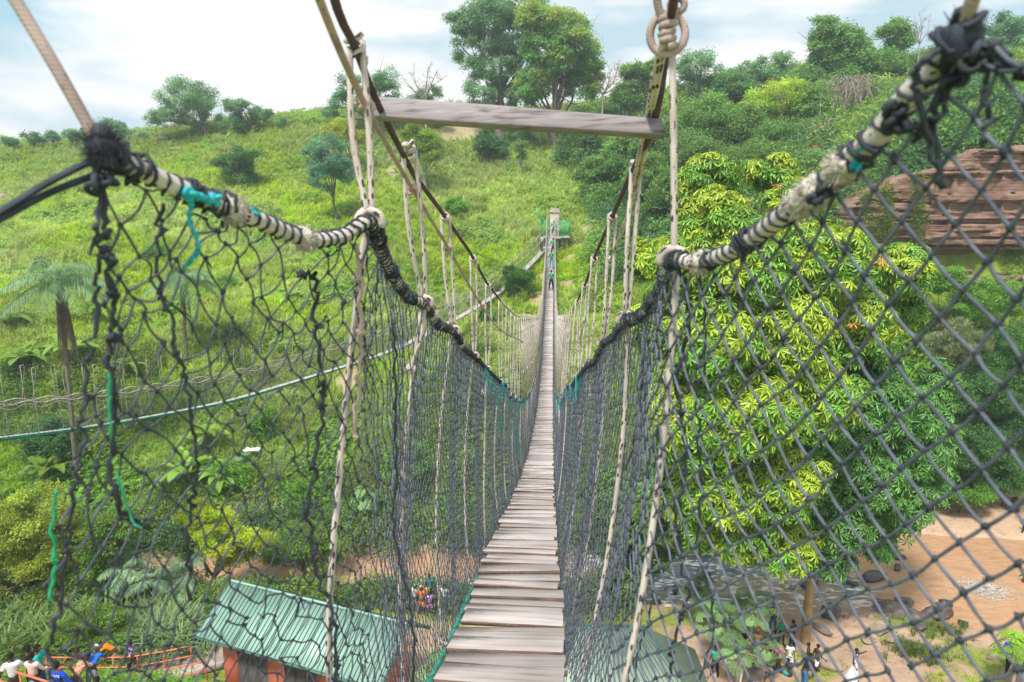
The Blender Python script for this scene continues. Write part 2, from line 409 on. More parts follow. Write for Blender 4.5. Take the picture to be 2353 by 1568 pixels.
# ground
def groundmat():
    m, nt, out = _mat('ground'); at = N(nt, 'ShaderNodeAttribute', attribute_name='Col'); tc = N(nt, 'ShaderNodeTexCoord')
    n1 = N(nt, 'ShaderNodeTexNoise'); n1.inputs['Scale'].default_value = 1.3; n1.inputs['Detail'].default_value = 8; n1.inputs['Roughness'].default_value = .7
    nt.links.new(tc.outputs['Object'], n1.inputs['Vector'])
    v = ramp(nt, n1.outputs[0], [(.3, (.58, .54, .50)), (.5, (.95, .94, .93)), (.75, (1.0, 1.0, 1.0))])
    mx = N(nt, 'ShaderNodeMix', data_type='RGBA', blend_type='MULTIPLY'); mx.inputs['Factor'].default_value = 1
    nt.links.new(at.outputs['Color'], mx.inputs['A']); nt.links.new(v, mx.inputs['B'])
    b = N(nt, 'ShaderNodeBsdfPrincipled'); b.inputs['Roughness'].default_value = .9; b.inputs['Specular IOR Level'].default_value = .15
    nt.links.new(mx.outputs['Result'], b.inputs['Base Color'])
    n2 = N(nt, 'ShaderNodeTexNoise'); n2.inputs['Scale'].default_value = 3; n2.inputs['Detail'].default_value = 8; nt.links.new(tc.outputs['Object'], n2.inputs['Vector'])
    bp = N(nt, 'ShaderNodeBump'); bp.inputs['Strength'].default_value = .8; bp.inputs['Distance'].default_value = .15
    nt.links.new(n2.outputs[0], bp.inputs['Height']); nt.links.new(bp.outputs[0], b.inputs['Normal']); nt.links.new(b.outputs[0], out.inputs[0])
groundmat()
def watermat():
    m, nt, out = _mat('water'); at = N(nt, 'ShaderNodeAttribute', attribute_name='Col'); tc = N(nt, 'ShaderNodeTexCoord')
    mp = N(nt, 'ShaderNodeMapping'); mp.inputs['Scale'].default_value = (.5, 1.2, 1); nt.links.new(tc.outputs['Object'], mp.inputs[0])
    n1 = N(nt, 'ShaderNodeTexNoise'); n1.inputs['Scale'].default_value = 2.2; n1.inputs['Detail'].default_value = 7; n1.inputs['Distortion'].default_value = 1.2
    nt.links.new(mp.outputs[0], n1.inputs['Vector'])
    c0 = ramp(nt, n1.outputs[0], [(.3, (.36, .20, .115)), (.6, (.47, .28, .17))])
    fo = ramp(nt, n1.outputs[0], [(.36, (.07, .10, .12)), (.50, (.15, .18, .20)), (.56, (.30, .30, .29)), (.61, (.85, .84, .82))])
    mx = N(nt, 'ShaderNodeMix', data_type='RGBA'); nt.links.new(at.outputs['Fac'], mx.inputs['Factor']); nt.links.new(c0, mx.inputs['A']); nt.links.new(fo, mx.inputs['B'])
    b = N(nt, 'ShaderNodeBsdfPrincipled'); b.inputs['Roughness'].default_value = .28; nt.links.new(mx.outputs['Result'], b.inputs['Base Color'])
    n2 = N(nt, 'ShaderNodeTexNoise'); n2.inputs['Scale'].default_value = 4; n2.inputs['Detail'].default_value = 4; n2.inputs['Distortion'].default_value = .7
    nt.links.new(mp.outputs[0], n2.inputs['Vector'])
    bp = N(nt, 'ShaderNodeBump'); bp.inputs['Strength'].default_value = .5; bp.inputs['Distance'].default_value = .06
    nt.links.new(n2.outputs[0], bp.inputs['Height']); nt.links.new(bp.outputs[0], b.inputs['Normal']); nt.links.new(b.outputs[0], out.inputs[0])
watermat()
def cliffmat():
    m, nt, out = _mat('sandstone'); tc = N(nt, 'ShaderNodeTexCoord'); mp = N(nt, 'ShaderNodeMapping'); mp.inputs['Scale'].default_value = (.15, .15, 4.6)
    nt.links.new(tc.outputs['Object'], mp.inputs[0])
    n1 = N(nt, 'ShaderNodeTexNoise'); n1.inputs['Scale'].default_value = 1.4; n1.inputs['Detail'].default_value = 9; n1.inputs['Roughness'].default_value = .65; n1.inputs['Distortion'].default_value = .3
    nt.links.new(mp.outputs[0], n1.inputs['Vector'])
    c = ramp(nt, n1.outputs[0], [(.30, (.07, .042, .03)), (.42, (.19, .115, .08)), (.54, (.31, .20, .15)), (.66, (.25, .13, .075)), (.8, (.38, .28, .22))])
    n2 = N(nt, 'ShaderNodeTexNoise'); n2.inputs['Scale'].default_value = .6; n2.inputs['Detail'].default_value = 5; nt.links.new(tc.outputs['Object'], n2.inputs['Vector'])
    c2 = ramp(nt, n2.outputs[0], [(.38, (.62, .55, .52)), (.6, (1, 1, 1))])
    mx = N(nt, 'ShaderNodeMix', data_type='RGBA', blend_type='MULTIPLY'); mx.inputs['Factor'].default_value = 1; nt.links.new(c, mx.inputs['A']); nt.links.new(c2, mx.inputs['B'])
    b = N(nt, 'ShaderNodeBsdfPrincipled'); b.inputs['Roughness'].default_value = .9; nt.links.new(mx.outputs['Result'], b.inputs['Base Color'])
    bp = N(nt, 'ShaderNodeBump'); bp.inputs['Strength'].default_value = 1; bp.inputs['Distance'].default_value = .12
    nt.links.new(n1.outputs[0], bp.inputs['Height']); nt.links.new(bp.outputs[0], b.inputs['Normal']); nt.links.new(b.outputs[0], out.inputs[0])
cliffmat()
# ---------------------------------------------------------------- the land: height field through surveyed points
CPT = [  # pixel x, pixel y, metres ahead
 (-600,1280,41),(0,1260,41),(600,1285,41.5),(1000,1270,42),(1300,1262,42.5),
 (-600,900,52),(0,900,51),(300,900,53),(600,900,54),(1000,905,55),(1150,900,53),
 (-600,700,64),(0,700,64),(300,700,65),(600,700,66),(1000,690,66),(1200,800,58),(1240,700,66),
 (-600,500,86),(0,500,88),(300,490,88),(600,500,86),(900,500,85),(1230,596,74),(1350,600,75),(1250,640,70),
 (-600,340,125),(0,338,122),(200,335,118),(350,320,115),(600,302,112),(900,285,112),(1100,288,112),(1250,285,112),(1400,280,112),
 (1150,430,92),(1300,480,84),(1500,420,86),(1500,560,72),(1500,330,100),(1400,700,62),(1450,900,52),(1500,1230,44),
 (1650,240,108),(1700,400,82),(1700,600,64),(1700,800,56),(1700,1000,50),(1800,1200,46),(1900,640,60),(1900,900,52),(1950,1050,48),
 (1800,300,92),(1950,300,82),(1900,190,110),(2050,205,98),(2000,330,72),
 (2080,628,57),(2300,630,55),(2600,640,53),(2100,322,63),(2300,330,61),(2600,330,59),(2200,260,75),(2300,180,92),(2350,140,108),(2700,140,105),
 (2200,850,53),(2300,1000,50),(2250,1130,48),(2600,1130,47),(2800,800,50)]
pts = []
for px, py, f in CPT:
    p = Pf(px, py, f); X, F = toXF(p[0], p[1]); pts.append((X, F, p[2]))
for X in (-60, -35, -18, -5, 6, 18, 32, 55):
    for F, z in ((2, 1.2), (14, .95), (24, .9), (31, .9)): pts.append((X, F, z))
for X in (-200, -110, -50, 0, 50, 110, 200):
    pts.append((X, 190, 33.5)); pts.append((X, 300, 34))
for X, z0 in ((-150, 1), (150, 1)):
    pts += [(X, 10, 1), (X, 40, 2), (X, 80, 20), (X, 120, 32)]
pts = np.array(pts)
def _tps(r2): return np.where(r2 > 1e-9, .5*r2*np.log(r2+1e-12), 0)
_s = 50.; _P = pts[:, :2]/_s; _n = len(_P)
_K = _tps(((_P[:, None]-_P[None])**2).sum(-1))+np.eye(_n)*.004
_Q = np.c_[np.ones(_n), _P]; _A = np.block([[_K, _Q], [_Q.T, np.zeros((3, 3))]])
_w = np.linalg.solve(_A, np.r_[pts[:, 2], 0, 0, 0])
def H0(X, F):
    X = np.asarray(X, float); F = np.asarray(F, float); sh = X.shape
    q = np.stack([X.ravel(), F.ravel()], 1)/_s; o = np.empty(len(q))
    for a in range(0, len(q), 40000):
        b = q[a:a+40000]; o[a:a+40000] = _tps(((b[:, None]-_P[None])**2).sum(-1)) @ _w[:_n] + _w[_n] + b @ _w[_n+1:]
    return o.reshape(sh)
_RX = np.array([-80, -30, -15, -5, 5, 12, 18, 24, 30, 45, 90.])
_RN = np.array([36.5, 36, 35.6, 35.4, 35.2, 35, 34, 33.2, 32.4, 32, 32.])     # near bank
_RF = np.array([39.5, 39.3, 39.6, 40.4, 41, 41, 41, 41.5, 41.5, 41, 41.])      # far bank
def river(X, F):                         # >0 inside, metres from bank
    X = np.asarray(X, float); w = (fbm(X*.22, F*.22, 5)-.5)*1.6*(1+1.3*sstep(16, 24, X))
    return np.minimum(F-(np.interp(X, _RX, _RN)+w), (np.interp(X, _RX, _RF)+w)-F)
def sandbar(X, F): return sstep(20.5, 23, X+(fbm(X*.3, F*.3, 44)-.5)*2)*sstep(40, 41.5, F)*(1-sstep(47.5, 49, F))
def H(X, F):
    X = np.asarray(X, float); F = np.asarray(F, float)
    h = H0(X, F); far = sstep(42, 60, F)
    h = h + far*((fbm(X*.11, F*.11, 1)-.5)*2.6+(fbm(X*.5, F*.5, 2)-.5)*1.0)*np.clip(1-sandbar(X, F), 0, 1)
    h = np.maximum(h, .55+.5*fbm(X*.35, F*.35, 3)) + (fbm(X*1.3, F*1.3, 9)-.5)*.18
    h = h+6.3*(1-sstep(18.6, 26.5, F))*(1-sstep(-11.5, -8.5, X))
    sb = sandbar(X, F); h = h*(1-sb)+sb*(.18+.28*sstep(41, 47, F))
    r = river(X, F); m = sstep(-1.6, .6, r)
    h = h*(1-m)+m*(-.5)
    return h
def Hw(x, y):
    X, F = toXF(np.asarray(x, float), np.asarray(y, float)); return H(X, F)
_t = np.concatenate([np.arange(13, 60, .2), np.arange(60, 200, .5)])
def G(px, py, lift=0.0):                 # where the sight line of a pixel meets the ground
    d, k = ray(px, py); d = d/k; P = EYE[None]+d[None]*_t[:, None]; h = Hw(P[:, 0], P[:, 1])
    below = np.nonzero(P[:, 2] < h)[0]
    i = below[0] if len(below) else len(_t)-1
    p = P[i]; return np.array([p[0], p[1], h[i]+lift])
def ground_of(x, y): return float(Hw(np.array([x]), np.array([y]))[0])
# dirt and path patches: pixel, radius
DIRT = [(1245,640,1.3),(1238,690,1.5),(1222,735,1.2),(1330,560,1.3),(1350,535,1.1),(1310,600,.9),(1055,305,5),(1100,308,3),(800,880,1.2),(905,395,1.6),(1300,660,1.2)]
DP = [(*toXF(*G(a, b)[:2]), r) for a, b, r in DIRT]
def dirt(X, F):
    o = np.zeros(np.shape(X)); w = (fbm(X*.8, F*.8, 12)-.5)
    for a, b, r in DP: o = np.maximum(o, 1-sstep(.45, 1.0, np.sqrt((X-a)**2+((F-b)*.8)**2)/r+w*.9))
    bank = sstep(6.5, 8.5, X+w*3)*sstep(23, 24.5, F)*(1-sstep(33.5, 35, F+w*2))      # bathing bank
    o = np.maximum(o, bank*(1-.85*sstep(.54, .60, fbm(X*.55, F*.55, 31))))
    o = np.maximum(o, sandbar(X, F))
    yard = (1-sstep(4, 6, np.abs(X+2.8)+w*2))*sstep(20, 22, F)*(1-sstep(31, 33.5, F))
    o = np.maximum(o, yard*.9)
    o = np.maximum(o, sstep(-1.7, -.5, river(X, F)))
    pl = (1-sstep(1.3, 2.2, np.abs(F-(25.8-.1*(X+18)))+w))*sstep(-30, -28, X)*(1-sstep(-12, -10.5, X))
    return np.clip(np.maximum(o, pl*.75), 0, 1)
# ---- ground sheet
gx = np.concatenate([np.linspace(-420, -95, 24), np.linspace(-92, 92, 400), np.linspace(95, 420, 24)])
gf = np.concatenate([np.linspace(-60, 18, 16), np.linspace(19, 125, 330), np.linspace(127, 620, 50)])
GX, GF = np.meshgrid(gx, gf, indexing='ij'); GZ = H(GX, GF); GZ = np.where(GF > 130, np.minimum(GZ, 34), GZ)
wx, wy = fromXF(GX, GF); nx, nf = GX.shape
V = np.stack([wx, wy, GZ], -1).reshape(-1, 3)
i = np.arange(nx-1)[:, None]; j = np.arange(nf-1)[None]; a = i*nf+j
Fq = np.stack([a, a+nf, a+nf+1, a+1], -1).reshape(-1, 4)
D = dirt(GX, GF).reshape(-1, 1); n1 = fbm(GX*.3, GF*.3, 20).reshape(-1, 1)
grassC = np.array([.17, .24, .03])*(1-n1)+np.array([.27, .33, .05])*n1
sandC = np.array([.46, .32, .23])*(.75+.4*fbm(GX*.9, GF*.9, 21).reshape(-1, 1))
hill = sstep(50, 56, GF).reshape(-1, 1); sandC = sandC*(1-hill)+np.array([.38, .32, .19])*hill; sbm = sandbar(GX, GF).reshape(-1, 1); sandC = sandC*(1-sbm)+np.array([.52, .36, .25])*sbm
wet = (sstep(-.9, .1, river(GX, GF)).reshape(-1, 1)); sandC = sandC*(1-.35*wet)
mb = MB(); mb.add(V, Fq, 0, grassC*(1-D)+sandC*D)
g = mb.build('ground', 'ground', smooth=True); tag(g, 'valley floor and green hillside with bare earth patches', kind='structure')
# ---- river
wxs = np.linspace(-110, 110, 300); wfs = np.linspace(28, 50, 60); WX, WF = np.meshgrid(wxs, wfs, indexing='ij')
rap = (.55+.45*sstep(.45, .6, fbm(WX*.35, WF*.6, 77)))*(sstep(2, 5, WX)*(1-sstep(19.5, 21.5, WX+(fbm(WX*.5, WF*.5, 8)-.5)*4)))*sstep(33.2, 35.6, WF+(fbm(WX*.5, WF*.5, 18)-.5)*3)
x_, y_ = fromXF(WX, WF); V = np.stack([x_, y_, np.full_like(x_, .10)+rap*(fbm(WX*1.5, WF*1.5, 4)-.4)*.25], -1).reshape(-1, 3)
i = np.arange(299)[:, None]; j = np.arange(59)[None]; a = i*60+j
mb = MB(); mb.add(V, np.stack([a, a+60, a+61, a+1], -1).reshape(-1, 4), 0, np.repeat(rap.reshape(-1, 1), 3, 1))
tag(mb.build('river', 'water', smooth=True), 'muddy brown river with grey rapids', kind='structure')
# ---------------------------------------------------------------- leaf templates
def kite(L=1., w=.28, wp=.6, droop=.2, fold=.0):
    return np.array([[0, 0, 0], [-w/2, L*wp, -droop*wp*wp*.6+fold], [0, L, -droop], [w/2, L*wp, -droop*wp*wp*.6+fold]])
K4 = np.array([[0, 1, 2, 3]])
def clump(n, size, lw, g, up=.25, flat=.7):
    T = MB()
    d = g.normal(0, 1, (n, 3)); d /= np.linalg.norm(d, axis=1)[:, None]; d[:, 2] = np.abs(d[:, 2])*.8-.2+up
    c = d*g.uniform(.3, 1, (n, 1))*np.array([1, 1, flat])
    M = rrot(n, .75, g); inst(T, kite(1, lw, .5, .25), K4, c, M, size*g.uniform(.7, 1.3, n)); return np.concatenate(T.v), np.concatenate(T.f[4])
def grasst(n, g, h=1., w=.05, spread=.5, bend=.5):
    T = MB(); a = g.uniform(0, 6.28, n); l = h*g.uniform(.6, 1.1, n)
    for q in range(n):
        dx, dy = math.cos(a[q]), math.sin(a[q]); s = spread*g.uniform(.2, 1); b = bend*g.uniform(.4, 1.3)
        p0 = np.array([dx*.12, dy*.12, 0]); p1 = p0+np.array([dx*s*.35, dy*s*.35, l[q]*.55]); p2 = p0+np.array([dx*(s*.8+b*.4), dy*(s*.8+b*.4), l[q]*(1-b*.35)])
        o = np.array([-dy, dx, 0])*w
        T.add(np.array([p0-o, p0+o, p1+o, p1-o, p2+o*.2, p2-o*.2]), np.array([[0, 1, 2, 3], [3, 2, 4, 5]]))
    return np.concatenate(T.v), np.concatenate(T.f[4])
def pinnate(g, n=6, L=1., w=.2):           # a compound leaf: leaflets along a stalk
    T = MB()
    for q in range(n):
        t = .25+.75*q/n
        for s in (-1, 1):
            M = rotz(np.array([s*-1.0+g.normal(0, .1)])); inst(T, kite(.42*L*(1-.3*t), w*L, .5, .1), K4, [[0, t*L, -t*t*.3]], M)
    inst(T, kite(.4*L, w*L, .5, .15), K4, [[0, L, -.3]]); return np.concatenate(T.v), np.concatenate(T.f[4])
def rosette(g, n=8, w=.23, droop=.4):      # drooping fan of long blunt leaflets
    T = MB(); a = np.arange(n)*6.283/n+g.normal(0, .12, n)
    for q in range(n):
        L_ = g.uniform(.7, 1.15); dr = droop*g.uniform(.5, 1.6); K = np.array([[0, 0, 0], [-w*.28, .4*L_, -dr*.12], [-w*.5, .78*L_, -dr*.55], [0, L_, -dr], [w*.5, .78*L_, -dr*.55], [w*.28, .4*L_, -dr*.12]]); inst(T, K, np.array([[0, 1, 2, 3], [0, 3, 4, 5]]), [[0, 0, 0]], rotz(a[q:q+1]) @ rotx(g.normal(0, .18, 1)))
    return np.concatenate(T.v), np.concatenate(T.f[4])
gT = np.random.default_rng(3)
CL_A = [clump(9, .42, .34, gT) for _ in range(3)]
CL_S = [clump(10, .34, .42, gT, .2, .6) for _ in range(3)]
GR = [grasst(8, gT) for _ in range(3)]; GRL = [grasst(9, gT, 1, .035, .7, .9) for _ in range(3)]
PIN = [pinnate(gT) for _ in range(2)]; ROS = [rosette(gT, 8) for _ in range(3)]; ROS2 = [rosette(gT, 7, .3, .3) for _ in range(2)]
YG = np.array([.43, .60, .035]); GN = np.array([.17, .37, .05]); DK = np.array([.06, .15, .04]); TL = np.array([.06, .14, .075]); PL = np.array([.36, .42, .20])
BY = np.array([.30, .33, .02])
# ---------------------------------------------------------------- ground cover (nobody could count it)
def scatter(n, f0, f1, g, power=1.0, xm=1.12):
    F = f0*(f1/f0)**(g.random(n)**power); X = (g.uniform(-1, 1, n))*(F*.77*xm+3); return X, F
def cover():
    g = np.random.default_rng(11); mb = MB()
    X, F = scatter(125000, 40, 128, g, .95)
    dm = dirt(X, F); keep = (river(X, F) < -.2) & (g.random(len(X)) > dm*1.4); X, F = X[keep], F[keep]
    # no cover in front of the rock face
    keep = ~((X > 30) & (F > 55.3) & (F < 58.8)); X, F = X[keep], F[keep]
    z = H(X, F); x, y = fromXF(X, F); P = np.stack([x, y, z], 1)
    n1 = fbm(X*.09, F*.09, 40); n2 = fbm(X*.35, F*.35, 41); n3 = fbm(X*.16, F*.2, 47)
    bush = (n2 + .35*(n1-.5) + .35*sstep(8, 22, X)*1 + .12*(1-sstep(40, 52, F)))
    typ = np.where(bush > .60, 2, np.where(n3 > .56, 1, 0)) ; flip = g.random(len(X)) < .22
    typ = np.where(flip, g.integers(0, 3, len(X)), typ)
    right = sstep(10, 26, X)[:, None]; lo = (1-sstep(44, 62, F))[:, None]
    n4 = sstep(.5, .62, fbm(X*.05+3, F*.07, 49))[:, None]; base = YG*(.8+.5*n1[:, None]); base = base*(1-.55*n4)+PL*1.6*.55*n4; base = base*(1-.45*lo)+GN*.45*lo; base = base*(1-.6*right)+GN*.6*right
    far = sstep(85, 115, F)[:, None]*.55; base = base*(1-far)+np.array([.15, .22, .07])*far
    jit = (1+g.normal(0, .09, (len(X), 1)))*(1+g.normal(0, .05, (len(X), 3)))
    for t in range(3):
        m = np.nonzero(typ == t)[0]; tem = (GR, GRL, CL_S)[t]
        if t == 0: c = base[m]*jit[m]; s = g.uniform(.35, .85, len(m))
        elif t == 1: c = (base[m]*.55+PL*.45)*jit[m]; s = g.uniform(.5, 1.15, len(m))
        else: c = (base[m]*.35+GN*.65*(.5+.9*n3[m][:, None]))*jit[m]; s = g.uniform(.35, .95, len(m))*(1+1.1*(bush[m] > .66))
        s = s*(1+.006*(F[m]-40))
        for k in range(3):
            q = m[k::3]; inst(mb, *tem[k], P[q], rotz(g.uniform(0, 6.28, len(q))), s[k::3], c[k::3])
    o = mb.build('ground_cover', 'leaf_thin'); tag(o, 'yellow-green grass and low scrub covering the hillside', kind='stuff', cat='ground cover')
    mb = MB(); X, F = scatter(19000, 15, 42, g, 1, 1.15); dm = dirt(X, F)
    keep = (g.random(len(X)) > dm*1.7-.02) & (river(X, F) < -.3); X, F = X[keep], F[keep]
    # keep out of the two buildings
    keep = ~((X > -14) & (X < -2.4) & (F > 22.5) & (F < 30.5)) & ~((X > -8) & (F < 21)) & ~((X > 2) & (X < 9.2) & (F > 18) & (F < 28.6)); X, F = X[keep], F[keep]
    z = H(X, F); x, y = fromXF(X, F); P = np.stack([x, y, z], 1); n2 = fbm(X*.4, F*.4, 61)
    thin = 1-.55*dm[:0].sum() if 0 else 1
    for t in range(3):
        m = np.nonzero(np.where(n2 > .55, 2, np.where(n2 > .47, 1, 0)) == t)[0]; c = (YG*.8, PL*.8, GN)[t]*(1+g.normal(0, .18, (len(m), 1)))
        s = g.uniform(.18, .42, len(m))*(1.0, 1.5, 1.6)[t]; bank = (X[m] > 6); s = np.where(bank, s*.6, s)
        for k in range(3): inst(mb, *(GR, GRL, CL_S)[t][k], P[m[k::3]], rotz(g.uniform(0, 6.28, len(m[k::3]))), s[k::3], c[k::3])
    o = mb.build('valley_grass', 'leaf_thin'); tag(o, 'short grass and weeds on the valley floor by the river', kind='stuff', cat='grass')
cover()
# ---------------------------------------------------------------- trees and single plants
def ell_world(px, py, rx, ry, f, depth=1.0):
    c = Pf(px, py, f); d, k = ray(px, py); zc = project(c)[2]
    return c, np.array([rx*zc/FPX, rx*zc/FPX*depth, ry*zc/FPX*1.0])
def branches(mb, base, targets, r0, g, fork=.45, k=6, bend=.12, mat=0):
    base = np.array(base, float); C = np.mean(targets, 0); base[2] = min(base[2], C[2]-.6); h = C[2]-base[2]
    lean = C-base; fk = base+np.array([lean[0]*.45*fork, lean[1]*.45*fork, h*fork])
    P = spline([base-[0, 0, .5], base+(fk-base)*.33+g.normal(0, .02*h, 3)*[1, 1, 0], base+(fk-base)*.66+g.normal(0, .02*h, 3)*[1, 1, 0], fk], 5)
    n = len(P); tube(mb, P, np.linspace(r0*1.25, r0*.72, n)*np.r_[1.35, np.ones(n-1)], k, mat)
    for t in targets:
        t = np.asarray(t); s = fk+(P[-4]-fk)*g.random(); m = s+(t-s)*.5+g.normal(0, bend*np.linalg.norm(t-s), 3)+np.array([0, 0, .08*np.linalg.norm(t-s)])
        Q = spline([s, m, t], 5); tube(mb, Q, np.linspace(r0*.5, r0*.08, len(Q)), 5, mat)
        for _ in range(2):
            i = g.integers(3, len(Q)-1); q = Q[i]; e = q+(t-q)*.6+g.normal(0, .22*np.linalg.norm(t-s), 3)
            tube(mb, spline([q, (q+e)/2+g.normal(0, .05, 3), e], 3), np.linspace(r0*.18, r0*.04, 7), 4, mat)
def foliage(mb, ells, g, col, n_blob, per, lsize, tem, lumps=.33, var=.13, flat=.75, up=.0, hollow=.45, align=False, tops=None, topc=None):
    vol = np.array([np.prod(e[1])**(1/1.5) for e in ells]); vol = vol/vol.sum(); tg = []
    for (c, r), w_ in zip(ells, vol):
        nb = max(3, int(n_blob*w_)); d = g.normal(0, 1, (nb, 3)); d /= np.linalg.norm(d, axis=1)[:, None]; d[:, 2] += up
        rad = hollow+(1-hollow)*g.random(nb)**.6; rad *= .84+.16*g.random(nb)
        B = c+d*rad[:, None]*r*.92; tg.append(B)
        br = lumps*min(r[0], r[2]*1.3)*g.uniform(.35, 1.4, nb)
        cb = np.asarray(col)*(1+g.normal(0, var, (nb, 1)))*(1+g.normal(0, .05, (nb, 3)))
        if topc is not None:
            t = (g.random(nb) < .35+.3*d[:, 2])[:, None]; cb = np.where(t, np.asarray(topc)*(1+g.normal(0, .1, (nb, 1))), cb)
        npb = np.maximum(2, (per*g.uniform(.6, 1.4, nb)).astype(int)); bi = np.repeat(np.arange(nb), npb); m = len(bi)
        q = g.normal(0, 1, (m, 3)); q /= np.linalg.norm(q, axis=1)[:, None]; q *= (g.random(m)**.45)[:, None]
        P = B[bi]+q*br[bi][:, None]*np.array([1, 1, flat])
        cc = cb[bi]*(1+g.normal(0, .1, (m, 1)))
        s = lsize*g.uniform(.7, 1.3, m)
        if align:
            D = q+np.array([0, 0, .9]); Rt = basis(D, g.uniform(0, 6.28, m))
        else: Rt = rrot(m, .6, g)
        for k in range(len(tem)): inst(mb, *tem[k], P[k::len(tem)], Rt[k::len(tem)], s[k::len(tem)], np.clip(cc[k::len(tem)], .004, .9))
    return np.vstack(tg)
TREES = []
def tree(label, base, ells, f, col, n_blob=26, per=26, ls=.6, tem=None, r0=.25, seed=0, group=None, name='tree', cat='tree', bark='bark', fork=.45, lumps=.33, limbs=9, mat='leaf', basepos=None, hollow=.5, topc=None, align=False, var=.13, up=0., flat=.75, depth=1.0):
    g = np.random.default_rng(1000+seed)
    b = G(*base) if basepos is None else np.asarray(basepos)
    if base is not None and basepos is None:      # keep the foot at the tree's own distance
        p = Pf(base[0], base[1], f); b = np.array([p[0], p[1], ground_of(p[0], p[1])])
    t = thing(name, b, label, cat, group)
    E = [ell_world(*e, f, depth) for e in ells]
    mb = MB(); tg = foliage(mb, E, g, col, n_blob, per, ls, tem or CL_A, lumps, var, flat, up, hollow, align, topc=topc)
    mb.build('crown', mat, t)
    mb = MB(); pick = tg[g.choice(len(tg), min(limbs, len(tg)), replace=False)]
    branches(mb, b, pick, r0, g, fork); mb.build('trunk', bark, t, smooth=True); return t
SKY_G = 'trees along the skyline'
HZ = np.array([.20, .37, .17]); HZ2 = np.array([.15, .31, .14]); HY = np.array([.36, .48, .09])
tree('broad round-topped tree on the skyline above the black frayed knot, its crown open underneath', (480, 310), [(425, 225, 75, 42), (395, 265, 50, 38), (470, 235, 38, 34), (360, 270, 22, 24), (455, 275, 30, 22)], 112, HZ, 60, 34, .85, r0=.4, seed=1, group=SKY_G)
tree('flat-topped spreading tree on the skyline just beside the broad round-topped one', (585, 305), [(560, 250, 58, 18), (600, 262, 28, 16), (525, 275, 30, 22), (560, 282, 45, 18)], 112, HZ, 38, 30, .8, r0=.3, seed=2, group=SKY_G)
tree('tiny feathery tree standing alone on the bare crest', (655, 300), [(652, 285, 18, 14)], 112, HZ2, 12, 16, .6, r0=.1, seed=3, group=SKY_G)
tree('small rounded tree on the crest right behind the frayed black knot', (255, 325), [(255, 300, 40, 22), (275, 308, 22, 15)], 115, HZ2, 22, 28, .8, r0=.2, seed=4, group=SKY_G)
tree('dark tree with three lobes behind the first hanging ropes and the plank', (850, 300), [(880, 185, 45, 38), (800, 205, 38, 40), (760, 245, 32, 28), (850, 240, 45, 32), (900, 210, 30, 30)], 108, HZ2*1.05, 60, 34, .8, r0=.4, seed=5, group=SKY_G)
tree('low tree with thin sparse leaves under the bare branches above the plank', (975, 290), [(985, 215, 46, 20), (960, 240, 34, 20), (1005, 245, 28, 22)], 110, HZ, 34, 20, .7, r0=.2, seed=6, group=SKY_G)
tree('giant tree whose loose drooping half rises out of the top of the picture', (1150, 300), [(1130, 30, 85, 62), (1075, 110, 48, 65), (1140, 140, 60, 75), (1100, 205, 40, 50), (1200, 20, 60, 50), (1175, 90, 60, 65), (1150, 225, 45, 35), (1210, 160, 45, 60), (1055, 60, 35, 40)], 105, HZ*1.0, 230, 34, .85, r0=.6, seed=7, group=SKY_G, fork=.5, lumps=.25)
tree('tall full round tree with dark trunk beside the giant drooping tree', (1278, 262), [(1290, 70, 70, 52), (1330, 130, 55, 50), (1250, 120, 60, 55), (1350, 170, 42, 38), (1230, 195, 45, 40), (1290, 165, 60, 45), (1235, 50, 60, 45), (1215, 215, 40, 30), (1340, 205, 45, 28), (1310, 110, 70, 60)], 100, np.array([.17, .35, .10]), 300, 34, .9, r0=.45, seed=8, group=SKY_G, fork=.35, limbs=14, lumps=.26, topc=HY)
tree('umbrella-crowned tree directly behind the right-hand plank end', (1500, 290), [(1470, 165, 50, 22), (1510, 150, 35, 22), (1475, 200, 35, 25)], 98, np.array([.16, .30, .06]), 44, 30, .8, r0=.25, seed=9, group=SKY_G)
tree('greyish thin-leaved tree just right of the rope ring', (1605, 250), [(1600, 150, 50, 40), (1635, 175, 28, 30), (1570, 180, 30, 35)], 98, HZ, 44, 24, .75, r0=.25, seed=10, group=SKY_G)
tree('light green tree with one jutting side branch, second right of the rope ring', (1770, 270), [(1740, 155, 45, 14), (1800, 150, 38, 30), (1760, 190, 60, 30)], 100, HZ*1.1, 50, 28, .75, r0=.25, seed=11, group=SKY_G)
tree('tall many-topped tree at the highest part of the wooded bank', (1940, 250), [(1900, 75, 38, 35), (1890, 115, 40, 40), (1950, 120, 60, 50), (1990, 150, 60, 45), (1920, 170, 60, 40)], 95, np.array([.18, .36, .09]), 170, 34, .9, r0=.4, seed=12, group=SKY_G, lumps=.27)
tree('tree with a tuft-like head set on a bare neck next to the leafless tree', (2065, 250), [(2050, 65, 36, 25), (2065, 95, 32, 22), (2040, 150, 45, 38), (2090, 160, 36, 30)], 95, np.array([.18, .36, .08]), 80, 32, .85, r0=.28, seed=13, group=SKY_G)
tree('dark tree at the far right edge of the skyline behind the knotted net top', (2300, 210), [(2270, 85, 45, 35), (2330, 60, 45, 40), (2310, 130, 60, 45), (2240, 70, 20, 15)], 100, HZ2, 60, 32, .85, r0=.35, seed=14, group=SKY_G)
tree('broad tree filling the gap between the grey thin-leaved tree and the light green one', (1690, 290), [(1685, 205, 50, 35), (1650, 225, 35, 28), (1720, 225, 35, 28)], 97, np.array([.15, .31, .10]), 60, 34, .9, r0=.2, seed=15, group=SKY_G)
